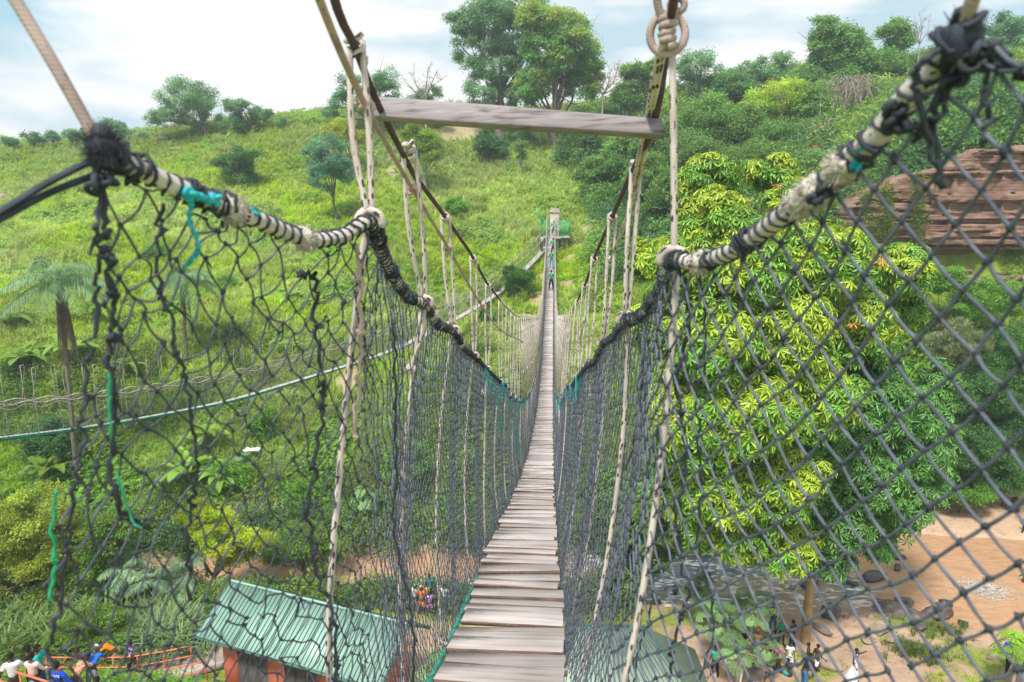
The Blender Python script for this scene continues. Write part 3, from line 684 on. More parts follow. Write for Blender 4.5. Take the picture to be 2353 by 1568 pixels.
tree('tree joining the light green one to the tall many-topped tree', (1850, 270), [(1850, 185, 42, 36), (1825, 215, 35, 28), (1880, 205, 35, 30)], 94, np.array([.18, .34, .10]), 56, 34, .9, r0=.2, seed=16, group=SKY_G)
tree('bushy tree behind the rope that holds the right net top', (2195, 230), [(2190, 150, 45, 34), (2160, 175, 36, 30), (2225, 165, 34, 30)], 94, np.array([.14, .30, .10]), 56, 34, .9, r0=.2, seed=17, group=SKY_G)
tree('low spreading tree just left of the umbrella-crowned one', (1440, 290), [(1430, 215, 30, 24), (1450, 235, 34, 22)], 98, np.array([.17, .33, .10]), 34, 30, .8, r0=.15, seed=18, group=SKY_G)
k = 0
for (px, py, rx, ry, lab) in [(20, 325, 16, 8, 'low dark bush at the left end of the skyline'), (75, 318, 26, 12, 'wide low bush, second from the left end of the skyline'), (120, 315, 12, 10, 'small round bush, third from the left end of the skyline'), (165, 312, 16, 12, 'rounded bush between the small ones and the thick slanting rope'), (200, 305, 11, 14, 'slim upright bush right behind the thick slanting rope'), (320, 312, 36, 16, 'shrubby dark bush in front of the broad round-topped tree'), (700, 290, 22, 10, 'low bush on the crest left of the first hanging ropes'), (1400, 268, 30, 20, 'pale bush below the leafless white-branched tree'), (1060, 285, 26, 12, 'yellowish bush peeping over the plank'), (1690, 175, 26, 22, 'round bushy tree in the gap right of the thin-leaved grey one')]:
    k += 1; tree(lab, (px, py+ry+6), [(px, py, rx, ry), (px+rx*.5, py+ry*.3, rx*.6, ry*.7)], 116 if px < 1300 else 102, HZ2 if k % 2 else HZ, 16, 22, .75, r0=.08, seed=40+k, group=SKY_G, name='bush', cat='bush')
# leafless trees
def bare(label, base, tips, f, r0, seed, spread=1.0):
    g = np.random.default_rng(seed); p = Pf(*base, f); b = np.array([p[0], p[1], ground_of(p[0], p[1])])
    t = thing('bare_tree', b, label, 'bare tree', 'leafless trees'); mb = MB()
    fk = Pf(base[0], base[1]-18, f)
    tube(mb, spline([b-[0, 0, .3], (b+fk)/2, fk], 4), np.linspace(r0, r0*.7, 9), 5)
    for tx, ty in tips:
        e = Pf(tx, ty, f+g.normal(0, 1.5)); m = fk+(e-fk)*.5+g.normal(0, .25, 3); Q = spline([fk, m, e], 5); tube(mb, Q, np.linspace(r0*.55, r0*.12, len(Q)), 4)
        for _ in range(7):
            i = g.integers(3, len(Q)-1); d = g.normal(0, .8, 3)+[0, 0, .7]; e2 = Q[i]+d*spread
            tube(mb, spline([Q[i], Q[i]+d*.5*spread+g.normal(0, .1, 3), e2], 3), np.linspace(r0*.22, r0*.07, 7), 3)
            for _ in range(2): tube(mb, [e2-d*.4*spread, e2+g.normal(0, .5, 3)*spread], [r0*.1, r0*.05], 3)
    mb.build('branches', 'bark_pale', t, smooth=True)
bare('leafless tree with forked grey branches standing above the plank', (978, 250), [(925, 180), (950, 165), (985, 150), (1005, 160), (1020, 180), (960, 190)], 107, .22, 5)
bare('white-barked leafless tree between the big round tree and the rope ring', (1385, 235), [(1400, 150), (1425, 140), (1410, 170), (1370, 190), (1430, 175), (1445, 195)], 99, .2, 6)
bare('bundle of bare upright twigs beside the tuft-headed tree', (2113, 120), [(2100, 35), (2112, 28), (2125, 40), (2135, 45), (2108, 50), (2120, 60)], 93, .12, 7, .55)
# wooded bank on the right: single shrubs and trees one can tell apart
WB = [(1520, 330, 60, 50, 88, .9, 'dark leafy shrub behind the plank end'), (1620, 290, 70, 55, 90, 1.1, 'big shrub with large leaves right of the straight hanging rope'), (1600, 380, 70, 50, 80, .8, 'dark shrub low down right of the straight hanging rope'), (1700, 300, 60, 45, 88, .9, 'round shrub in the upper middle of the wooded bank'), (1790, 240, 70, 45, 92, 1.35, 'yellow-green domed tree high on the wooded bank'), (1690, 390, 70, 55, 80, .8, 'dense shrub above the yellow branches of the big near tree'), (1790, 350, 70, 55, 84, 1.0, 'spreading shrub in the middle of the wooded bank'), (1880, 250, 60, 50, 90, 1.15, 'light shrub under the tall many-topped tree'), (1880, 330, 60, 50, 84, .9, 'shrub with twiggy dead stems above the rope sleeve'), (1850, 430, 60, 50, 76, .7, 'dark shrub just behind the yellow top of the near tree'), (1960, 300, 50, 50, 82, .9, 'shrub wound with dry vines beside the grey stems'), (1950, 400, 60, 45, 72, .85, 'creeper-covered shrub at the left end of the rock face'), (2020, 250, 60, 50, 84, 1.1, 'green shrub between the dry vines and the net knot'), (2140, 260, 60, 50, 72, .95, 'wide leafy shrub on top of the rock face'), (2200, 215, 60, 35, 80, .8, 'flat-crowned dark shrub behind the top of the near net'), (1560, 460, 60, 55, 76, .8, 'dark shrub beneath the plank end shrub'), (1500, 410, 50, 40, 82, 1.0, 'medium green shrub left of the straight hanging rope'), (1460, 330, 50, 35, 92, 1.1, 'small shrub under the plank end'), (1640, 470, 60, 50, 72, .65, 'very dark shrub showing between branches of the near tree')]
for i, (px, py, rx, ry, f, br, lab) in enumerate(WB):
    tree(lab, (px, py+ry), [(px, py-12, rx*1.05, ry*1.05), (px-rx*.6, py+ry*.3, rx*.75, ry*.8), (px+rx*.6, py+ry*.25, rx*.75, ry*.8)], f-3, np.array([.18, .34, .08])*br if br < 1.3 else np.array([.38, .52, .06]), 100, 36, .8, r0=.15, seed=100+i, name='shrub', cat='shrub', group='shrubs and small trees of the wooded bank', tem=CL_A if i % 2 else CL_S, lumps=.36, limbs=5)
def vines(label, px, py, w, h, f, n, seed):
    g = np.random.default_rng(seed); c = Pf(px, py, f); t = thing('dry_vine', Pf(px, py+h, f), label, 'dry vines', 'dry vines on the wooded bank'); mb = MB(); zc = project(c)[2]/FPX
    for _ in range(n):
        a = Pf(px+g.normal(0, w*.35), py-h*g.uniform(.2, 1), f-1+g.normal(0, .8)); b = a+np.array([g.normal(0, .5), g.normal(0, .4), -g.uniform(.4, 1.6)*h*zc])
        tube(mb, spline([a+[g.normal(0, .5), 0, -.5], a, (a+b)/2+g.normal(0, .25, 3), b], 3), .035, 3)
    mb.build('stem_tangle', 'bark_pale', t)['kind'] = 'stuff'
vines('grey curtain of dry vines hanging under the domed yellow-green tree', 1775, 245, 40, 35, 90, 60, 1)
vines('two-peaked mass of dry grey vines left of the near net top', 1960, 215, 80, 45, 80, 130, 2)
vines('dry vines trailing down the shrub at the left end of the rock face', 1900, 330, 60, 60, 78, 90, 3)
# hillside trees
HG = 'scattered trees on the grassy hillside'
tree('blue-green round tree left of the hanging ropes, halfway up the slope', (770, 445), [(755, 360, 55, 45), (745, 405, 45, 40), (790, 390, 32, 38), (730, 350, 30, 30)], 84, np.array([.15, .32, .20]), 80, 34, .6, CL_S, r0=.16, seed=20, group=HG, lumps=.3)
tree('yellow-green tree rising behind the blue-green round tree', (815, 400), [(790, 300, 40, 25), (760, 310, 28, 18), (830, 320, 22, 22)], 96, np.array([.36, .44, .04]), 40, 30, .6, r0=.2, seed=21, group=HG)
tree('wide dark bush in a dip of the yellow slope', (550, 420), [(555, 360, 45, 22), (530, 385, 30, 18), (565, 400, 28, 26), (500, 372, 25, 8)], 94, np.array([.09, .22, .05]), 50, 30, .7, r0=.12, seed=22, group=HG)
tree('slim-trunked tree under the left half of the plank', (975, 440), [(965, 330, 45, 35), (985, 350, 40, 30), (945, 310, 30, 22)], 90, np.array([.23, .36, .04]), 56, 30, .65, r0=.16, seed=23, group=HG, bark='bark_pale')
tree('dark small tree right below the middle of the plank', (1125, 380), [(1120, 330, 40, 28), (1150, 345, 28, 20)], 98, np.array([.10, .22, .08]), 36, 28, .7, r0=.12, seed=24, group=HG)
tree('thin dark tree beneath the plank, second from its middle', (1190, 385), [(1190, 320, 35, 22), (1210, 335, 28, 22)], 104, np.array([.12, .25, .08]), 30, 26, .7, r0=.12, seed=25, group=HG)
tree('pale-stemmed young tree above the far tower', (1195, 385), [(1200, 345, 18, 26)], 92, np.array([.18, .32, .08]), 16, 24, .5, r0=.07, seed=26, group=HG, bark='bark_pale')
tree('bushy dark tree on the slope right of the plank centre', (1330, 400), [(1330, 320, 50, 30), (1370, 340, 35, 30), (1290, 350, 30, 24)], 96, np.array([.11, .24, .07]), 46, 28, .7, r0=.15, seed=27, group=HG)
tree('large-leaved dark shrub behind the right-hand suspension cable', (1430, 420), [(1400, 380, 60, 28), (1440, 400, 45, 30), (1350, 400, 35, 20)], 86, np.array([.13, .27, .06]), 60, 30, .8, CL_S, r0=.12, seed=28, group=HG)
tree('rounded dark bush growing beside the dirt track below the far tower', (1195, 690), [(1185, 640, 40, 30), (1205, 675, 30, 25), (1165, 670, 30, 22)], 66, np.array([.11, .25, .06]), 46, 34, .5, GRL, r0=.08, seed=29, group=HG, name='bush', cat='bush')
tree('dark bush left of the middle hangers, below the second bridge', (1130, 760), [(1130, 730, 30, 16)], 62, np.array([.12, .26, .06]), 16, 26, .5, r0=.06, seed=30, group=HG, name='bush', cat='bush')
for i, (px, py, rx, ry, f, c, lab) in enumerate([
    (610, 970, 28, 40, 51, GN*.8, 'slender leafy bush between the net and the white litter'), (590, 870, 40, 20, 56, DK, 'flat dark bush above the second bridge deck'), (60, 760, 60, 45, 60, DK*1.2, 'dark thicket behind the hanging trunk of the tall palm'), (40, 850, 60, 40, 54, DK, 'dark thicket among banana leaves below the tall palm'), (360, 580, 30, 16, 76, GN, 'low bush on the slope right of the tall palm crown'), (520, 650, 26, 14, 70, GN, 'small bush right of the second palm'), (1050, 470, 30, 16, 84, GN*1.1, 'low bush behind the third hanger loop'), (1080, 600, 26, 16, 74, GN*1.1, 'low bush behind the fourth hanger'), (690, 1130, 45, 28, 46, GN*.9, 'spreading bush in the middle of the left net'), (530, 1100, 50, 40, 46, GN, 'pale-leaved bush below the banana plants'), (120, 1010, 60, 45, 47, DK*1.3, 'dark bush left of the green-edged deck'), (930, 1060, 60, 50, 46, GN, 'leafy bush behind the white spotted ropes'), (860, 1190, 70, 50, 44, GN*.9+[.02, .03, .03], 'bluish papaya-like bush above the brown river'), (1040, 1200, 60, 60, 43.5, DK*1.4, 'dark bush standing on the bank behind the group of people')]):
    tree(lab, (px, py+ry), [(px, py, rx, ry), (px-rx*.4, py+ry*.3, rx*.6, ry*.6)], f, c, 34, 30, .5, CL_S if i % 2 else CL_A, r0=.06, seed=60+i, group='bushes among the grass', name='bush', cat='bush', lumps=.4, limbs=4)
# lower left
LB = 'trees by the river below the net'
tree('olive-green tree filling the lower left edge', (60, 1410), [(60, 1180, 95, 60), (10, 1230, 90, 90), (110, 1260, 90, 80), (60, 1330, 110, 70), (-40, 1300, 80, 90), (150, 1220, 60, 60)], 34, np.array([.30, .38, .05]), 130, 46, .42, CL_S, r0=.2, seed=70, group=LB, lumps=.3, name='leafy_tree')
tree('bright yellow-green tree right of the olive one, above the wild palms', (480, 1330), [(475, 1200, 60, 40), (520, 1240, 60, 40), (440, 1180, 40, 30), (540, 1270, 45, 40), (590, 1230, 45, 30)], 35.3, np.array([.42, .52, .04]), 80, 40, .36, CL_S, r0=.14, seed=71, group=LB, name='leafy_tree', lumps=.3)
tree('dark green bushy tree between the olive tree and the wild palms', (240, 1350), [(235, 1240, 60, 60), (210, 1310, 60, 45), (290, 1200, 40, 40)], 34.6, np.array([.16, .29, .05]), 90, 36, .42, CL_S, r0=.14, seed=72, group=LB, name='leafy_tree')
tree('round leafy bush behind the orange railing', (215, 1500), [(215, 1440, 60, 45), (260, 1470, 50, 30), (150, 1460, 40, 35)], 29.5, np.array([.18, .32, .05]), 80, 34, .34, CL_S, r0=.05, seed=73, group=LB, name='bush', cat='bush')
tree('dark leafy tree standing in the river mist behind the green roof', (700, 1340), [(690, 1240, 60, 40), (740, 1270, 50, 35), (640, 1270, 40, 30)], 38, np.array([.16, .28, .05]), 60, 34, .4, CL_S, r0=.12, seed=74, group=LB, name='leafy_tree')
tree('narrow-leaved drooping tree behind the right lower net', (1475, 1420), [(1470, 1200, 80, 60), (1440, 1260, 70, 60), (1500, 1280, 50, 45), (1400, 1180, 50, 60), (1420, 1320, 50, 30)], 34.6, np.array([.18, .32, .08]), 150, 22, .34, ROS, r0=.12, seed=75, group=LB, lumps=.28, fork=.6, name='mango_tree')
# the big near tree on the right
def near_tree():
    g = np.random.default_rng(77); f = 30.5; p = Pf(1850, 1470, f); b = np.array([p[0], p[1], ground_of(p[0], p[1])])
    t = thing('umbrella_leaf_tree', b, 'huge tree with fans of glossy yellow-green leaflets filling the right half behind the net', 'tree')
    mb = MB()
    bright = [(1620, 420, 70, 50, 31), (1770, 400, 60, 40, 33), (1830, 480, 70, 60, 31), (1650, 520, 90, 70, 29), (1560, 620, 80, 70, 29), (1700, 640, 110, 90, 28), (1870, 600, 110, 80, 29), (2050, 620, 80, 50, 31), (1500, 760, 60, 90, 30),
              (1640, 800, 110, 100, 27.5), (1800, 780, 110, 100, 28), (1600, 980, 110, 90, 27.5), (1740, 960, 110, 90, 27), (1880, 930, 90, 90, 28), (1660, 1130, 110, 80, 28), (1790, 1120, 100, 90, 28), (1790, 1260, 80, 60, 28.5), (1690, 1230, 90, 60, 28.5), (1600, 1200, 70, 60, 29), (1560, 880, 70, 80, 29), (1950, 760, 90, 90, 30), (1480, 600, 40, 60, 31), (2090, 700, 50, 60, 32)]
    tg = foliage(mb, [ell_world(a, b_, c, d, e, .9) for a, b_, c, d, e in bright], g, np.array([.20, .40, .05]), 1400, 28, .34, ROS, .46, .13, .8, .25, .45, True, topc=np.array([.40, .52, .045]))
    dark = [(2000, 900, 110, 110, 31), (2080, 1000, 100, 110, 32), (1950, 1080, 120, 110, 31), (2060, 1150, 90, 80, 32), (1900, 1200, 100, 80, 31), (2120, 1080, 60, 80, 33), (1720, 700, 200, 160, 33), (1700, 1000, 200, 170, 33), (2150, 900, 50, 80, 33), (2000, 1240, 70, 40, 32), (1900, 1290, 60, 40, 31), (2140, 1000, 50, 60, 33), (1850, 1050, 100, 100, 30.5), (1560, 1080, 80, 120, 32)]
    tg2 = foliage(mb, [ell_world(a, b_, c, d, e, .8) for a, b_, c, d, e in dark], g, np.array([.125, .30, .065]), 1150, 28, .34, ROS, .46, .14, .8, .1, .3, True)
    mb.build('crown', 'leaf_gloss', t)
    mb = MB(); P = spline([b-[0, 0, .4], Pf(1858, 1380, f), Pf(1870, 1250, f+.3), Pf(1850, 1100, f+.6), Pf(1820, 900, f+.8), Pf(1790, 700, f+.8)], 5)
    tube(mb, P, np.linspace(.24, .1, len(P)), 9); al = np.vstack([tg, tg2])
    for q in al[g.choice(len(al), 46, replace=False)]:
        i = np.argmin(np.linalg.norm(P-(q-[0, 0, 2.2]), axis=1)); i = min(max(i, 9), len(P)-2); s = P[i]
        Q = spline([s, s+(q-s)*.5+g.normal(0, .3, 3), q], 5); tube(mb, Q, np.linspace(.08, .02, len(Q)), 5)
    mb.build('trunk', 'bark_tan', t, smooth=True)
    mb = MB(); 
    for px, py, ff in [(2025, 600, 30), (1790, 425, 31), (1960, 745, 29)]: inst(mb, *ROS[0], [Pf(px, py, ff-1.6)], rrot(1, .5, g), .32, [.80, .35, .14])
    mb.build('red_shoots', 'leaf', t)['kind'] = 'stuff'
near_tree()
# creeper-clad shrubs right edge
for i, (px, py, rx, ry, f, c, lab) in enumerate([
    (2270, 680, 80, 45, 51, GN*.9, 'mound of bright creepers under the right end of the rock face'), (2200, 790, 60, 50, 48, PL*.7, 'pale feathery grass mound right of the big near tree'), (2310, 800, 70, 70, 49, DK*1.5, 'dark creeper mound at the right edge, upper one'), (2240, 900, 80, 60, 47, DK*1.5, 'dark creeper mound at the right edge, middle one'), (2330, 950, 60, 60, 47, DK*1.3, 'dark creeper mound touching the right edge below the middle one'), (2240, 1020, 80, 60, 46, DK*1.4, 'dark creeper mound hanging toward the sandbar'), (2320, 1080, 60, 60, 46.5, DK*1.7, 'glossy creeper mound at the right edge just above the sandbar'), (2210, 1120, 70, 35, 46, GN*.8, 'low grassy mound on the edge of the sandbar'), (2170, 640, 40, 30, 53, GN, 'small creeper bush at the foot of the rock face')]):
    tree(lab, (px, py+ry), [(px, py, rx, ry), (px-rx*.5, py+ry*.4, rx*.6, ry*.7), (px+rx*.5, py+ry*.3, rx*.6, ry*.7)], f, c, 60, 36, .42, CL_S if i != 1 else GRL, r0=.08, seed=130+i, group='creeper mounds on the far bank', name='creeper_shrub', cat='shrub', lumps=.36, limbs=5, hollow=.6)
# ---- palms
def frond(mb, base, d, L, g, col, droop=.5, nl=26, ll=.75, stalk=.03):
    d = np.asarray(d, float); h = np.array([d[0], d[1], 0]); h /= np.linalg.norm(h)+1e-6; t = np.linspace(0, 1, 9)[:, None]
    P = base+d*L*t+np.array([0, 0, -1.])*L*droop*t**2.2+h*0; P = spline(P, 4); n = len(P)
    tube(mb, P, np.linspace(stalk, stalk*.25, n), 4, col=np.asarray(col)*1.1)
    T, A, B = frames(P); s = np.linspace(.14, .98, nl); ii = (s*(n-1)).astype(int); up = np.array([0, 0, 1.])
    for sg in (-1, 1):
        W = np.cross(T[ii], up); W /= np.linalg.norm(W, axis=1)[:, None]; D = W*sg+T[ii]*.75+np.array([0, 0, -.5])+g.normal(0, .13, (nl, 3))
        D /= np.linalg.norm(D, axis=1)[:, None]; l = ll*np.sin(np.pi*(s*.85+.12))**.6*g.uniform(.85, 1.1, nl)
        S = np.cross(D, up); S /= np.linalg.norm(S, axis=1)[:, None]; a = P[ii]; m = a+D*l[:, None]*.5; e = a+D*l[:, None]+np.array([0, 0, -.25])*l[:, None]
        V = np.stack([a, m-S*.026, m+S*.026, e], 1)[:, [0, 1, 3, 2]].reshape(-1, 3)
        mb.add(V, np.arange(nl*4).reshape(-1, 4), 0, np.repeat(np.asarray(col)*(1+g.normal(0, .1, (nl, 1))), 4, 0))
def palm(label, base, top, f, L, n, col, r0, seed, skirt=0, ftop=None, name='palm_tree', el=(.05, 1.0), droop=.55, group=None, ll=.75):
    g = np.random.default_rng(seed); p = Pf(*base, f); b = np.array([p[0], p[1], ground_of(p[0], p[1])]); tp = Pf(*top, ftop or f)
    t = thing(name, b, label, 'palm', group); mb = MB()
    P = spline([b-[0, 0, .4], b+(tp-b)*.35+g.normal(0, .1, 3), b+(tp-b)*.7, tp], 6); rr = np.linspace(r0*1.2, r0*.8, len(P))
    tube(mb, P, rr, 8); mb.build('trunk', 'bark', t, smooth=True); mb = MB()
    for q in range(n):
        a = q*2.399+g.normal(0, .2); e = g.uniform(*el); d = np.array([math.cos(a)*math.cos(e), math.sin(a)*math.cos(e), math.sin(e)])
        frond(mb, tp, d, L*g.uniform(.8, 1.1), g, np.asarray(col)*g.uniform(.8, 1.2), droop*g.uniform(.8, 1.2), 40, ll)
    mb.build('fronds', 'leaf', t)
    if skirt:
        mb = MB()
        for q in range(skirt):
            a = q*2.399; d = np.array([math.cos(a)*.085, math.sin(a)*.085, -1.])*1.0; frond(mb, tp+[math.cos(a)*.14, math.sin(a)*.14, -.1], d, L*(1.45 if skirt > 10 else 1)*g.uniform(.7, 1.1), g, np.array([.30, .22, .17])*g.uniform(.7, 1.25), .02, 34, .36)
        mb.build('dead_fronds', 'leaf', t)
palm('tall palm with a skirt of hanging brown dead fronds at the left edge', (172, 1065), (135, 640), 45.5, 3.6, 26, np.array([.22, .36, .18]), .15, 3, 34, droop=.62, el=(-.1, 1.35), ll=1.15)
palm('second palm, half hidden by the near net, right of the tall one', (440, 930), (420, 640), 56, 3.3, 24, np.array([.20, .34, .16]), .12, 4, 6, droop=.7, el=(-.1, 1.25), ll=1.05)
for i, (px, py, f, L, e) in enumerate([(345, 1325, 34, 2.5, 'middle'), (290, 1290, 34.6, 2.2, 'upper left'), (425, 1300, 34.5, 2.3, 'upper right'), (395, 1360, 33.4, 2.0, 'lower right')]):
    palm('low stemless palm clump with silvery arching fronds, %s of the four by the river' % e, (px, py+45), (px, py+20), f, L, 15, np.array([.28, .42, .25]), .08, 30+i, name='wild_palm', el=(.35, 1.45), droop=.62, group='wild palms by the river', ll=.5)
# ---- banana plants
def banana(label, px, py, f, h, n, col, seed, group='banana plants'):
    g = np.random.default_rng(seed); p = Pf(px, py, f); b = np.array([p[0], p[1], ground_of(p[0], p[1])]); t = thing('banana_plant', b, label, 'banana plant', group)
    mb = MB(); st = MB()
    for s in range(2):
        o = b+[g.normal(0, .3), g.normal(0, .3), 0]; tp = o+[0, 0, h*.35]; st = MB(); tube(st, [o-[0, 0, .2], tp], [.12, .06], 6); st.build('stem', 'bark', t)
        for q in range(n):
            a = q*2.4+g.normal(0, .3); e = g.uniform(.35, 1.35); d = np.array([math.cos(a)*math.cos(e), math.sin(a)*math.cos(e), math.sin(e)]); L = h*g.uniform(.6, .95)
            tt = np.linspace(0, 1, 9)[:, None]; P = tp+d*L*tt+np.array([0, 0, -1])*L*g.uniform(.3, .8)*tt**2.3
            S = np.cross(d, [0, 0, 1.]); S /= np.linalg.norm(S)+1e-6; w = (np.sin(np.pi*np.clip(tt*.95+.06, 0, 1))**.6)*.105*h*g.uniform(.8, 1.2)*(tt > .12)+.015
            A, B = P-S*w+[0, 0, .25]*w, P+S*w+[0, 0, .25]*w; V = np.concatenate([A, P, B]); i9 = np.arange(8)
            F = np.vstack([np.stack([i9, i9+1, i9+10, i9+9], 1), np.stack([i9+9, i9+10, i9+19, i9+18], 1)])
            mb.add(V, F, 0, np.asarray(col)*g.uniform(.8, 1.25))
    mb.build('leaves', 'leaf_thin', t)
BC = np.array([.26, .42, .07])
for i, (px, py, f, h, n, c, lab) in enumerate([(60, 880, 53, 3.4, 8, BC*.8, 'banana plant left of the tall palm trunk'), (160, 860, 54, 3.6, 8, BC*1.2, 'bright banana plant right behind the tall palm trunk'), (20, 800, 58, 3.2, 7, BC*.7, 'banana plant at the left edge below the palm crown'), (220, 780, 60, 3, 7, BC*.9, 'banana plant between the two palms, upper one'), (110, 1060, 45.5, 2.8, 8, BC*.8, 'banana plant below the green-edged deck at the left'), (420, 1050, 46, 3.4, 9, BC*1.25, 'bright banana plant right of the green twine, below the deck'), (500, 1060, 46, 3.0, 8, BC*1.1, 'banana plant beside the bright one, nearer the white litter'), (470, 990, 49, 2.8, 8, BC, 'smaller banana plant just below the second bridge deck'), (300, 880, 54, 2.4, 7, BC*.8, 'banana plant under the rope rail of the second bridge')]):
    banana(lab, px, py, f, h, n, c, 200+i)
# ---- papaya and castor plants with big lobed leaves
def lobed(g):
    T = MB(); n = 9
    for q in range(n):
        a = (q-(n-1)/2)*.62; inst(T, kite(1.0-.05*abs(q-4), .21, .55, .16), K4, [[0, 0, 0]], rotz(np.array([a])))
        for s in (-1, 1): inst(T, kite(.36, .11, .5, .05), K4, [[-math.sin(a)*.5, math.cos(a)*.5, -.05]], rotz(np.array([a+s*.75])))
    return np.concatenate(T.v), np.concatenate(T.f[4])
LOB = [lobed(gT) for _ in range(2)]
def papaya(label, px, py, f, h, n, rad, ls, seed, col=np.array([.30, .46, .22])):
    g = np.random.default_rng(seed); p = Pf(px, py, f); b = np.array([p[0], p[1], ground_of(p[0], p[1])]); t = thing('papaya_plant', b, label, 'papaya plant', 'papaya plants'); tp = b+[0, 0, h*.6]
    st = MB(); tube(st, spline([b-[0, 0, .2], b+[.05, 0, h*.3], tp], 4), np.linspace(.09, .06, 9), 6); mb = MB()
    for q in range(n):
        a = q*2.4; e = g.uniform(-.1, 1.4); d = np.array([math.cos(a)*math.cos(e), math.sin(a)*math.cos(e), math.sin(e)]); e_ = tp+d*rad*g.uniform(.45, 1.1)
        tube(st, spline([tp, (tp+e_)/2+[0, 0, .1], e_], 3), .014, 4); dd = np.array([[d[0]*.9+g.normal(0, .2), d[1]*.9+g.normal(0, .2), 1.]])
        M = basis(dd, np.array([math.atan2(d[1], d[0])-1.57])); inst(mb, *LOB[q % 2], [e_], M, ls*g.uniform(.6, 1.1), col*g.uniform(.55, 1.35))
    mb.build('leaves', 'leaf', t); st.build('stem', 'bark_pale', t, smooth=True)
for i, (px, py, f, h, n, r, ls, lab) in enumerate([(1640, 1500, 28.5, 3.6, 44, 1.25, .42, 'papaya plant with big pale lobed leaves beside the right-hand roof'), (1720, 1500, 29.3, 3.6, 44, 1.3, .42, 'papaya plant with big pale leaves over the people in the lower right'), (1600, 1420, 31.5, 3.0, 34, 1.1, .4, 'papaya plant at the left of the leafy group by the roof'), (1690, 1590, 27, 2.8, 34, 1.1, .42, 'lowest papaya plant, its yellowing leaves cut by the bottom edge'), (1750, 1570, 27.5, 2.2, 20, .8, .38, 'small papaya plant among the sitting bathers'), (1010, 1600, 24.5, 3.4, 26, 1.2, .6, 'papaya plant in front of the orange building wall'), (1390, 1600, 22, 3.2, 22, 1.0, .5, 'papaya plant in front of the right-hand roof beside the deck'), (2330, 1540, 26.5, 3.2, 26, .9, .5, 'leafy plant at the bottom right corner'), (560, 1090, 47, 2.4, 20, .9, .5, 'castor-like plant near the white litter'), (840, 1230, 43, 3, 26, 1.2, .55, 'pale papaya plant on the far bank behind the spotted ropes')]):
    papaya(lab, px, py, f, h, n, r, ls, 300+i, np.array([.22, .38, .15]) if i != 7 else np.array([.25, .45, .05]))
# ---- tall reeds
def reeds(label, px, py, f, w, n, h, seed, col=PL*.85):
    g = np.random.default_rng(seed); p = Pf(px, py, f); b = np.array([p[0], p[1], ground_of(p[0], p[1])]); mb = MB()
    x = b[0]+g.normal(0, w, n); y = b[1]+g.normal(0, w*.7, n); z = Hw(x, y); P = np.stack([x, y, z], 1)
    for k_ in range(3): inst(mb, *GRL[k_], P[k_::3], rotz(g.uniform(0, 6.28, len(P[k_::3]))), h*g.uniform(.7, 1.2, len(P[k_::3])), col*(1+g.normal(0, .15, (len(P[k_::3]), 1))))
    tag(mb.build('reed_clump', 'leaf_thin', origin=b), label, 'reeds', 'clumps of tall grass')
reeds('clump of tall pale reeds behind the men at the railing', 90, 1440, 31, 1.6, 240, 1.5, 1, np.array([.24, .36, .12]))
reeds('clump of silvery reeds between the bush and the green-roofed house', 370, 1450, 30.5, 1.3, 220, 1.5, 2, np.array([.30, .42, .20]))
reeds('clump of tall reeds at the left corner of the green-roofed house', 480, 1350, 33, 1.0, 160, 1.4, 3, np.array([.24, .36, .10]))
reeds('clump of reeds at the left edge behind the railing', 20, 1420, 32.5, 1.4, 160, 1.4, 4, np.array([.18, .27, .11]))
reeds('tuft of feathery reeds right above the yellow-green tree', 560, 1180, 43.5, 1.2, 120, 1.5, 5)
reeds('large patch of grass tufts on the bathing bank in front of the rocks', 2290-150, 1470, 31.5, .8, 60, .45, 6, np.array([.13, .22, .04]))
reeds('patch of grass in the middle of the bathing bank beside the running woman', 2105, 1520, 29.5, .7, 70, .5, 7, np.array([.14, .2, .05]))
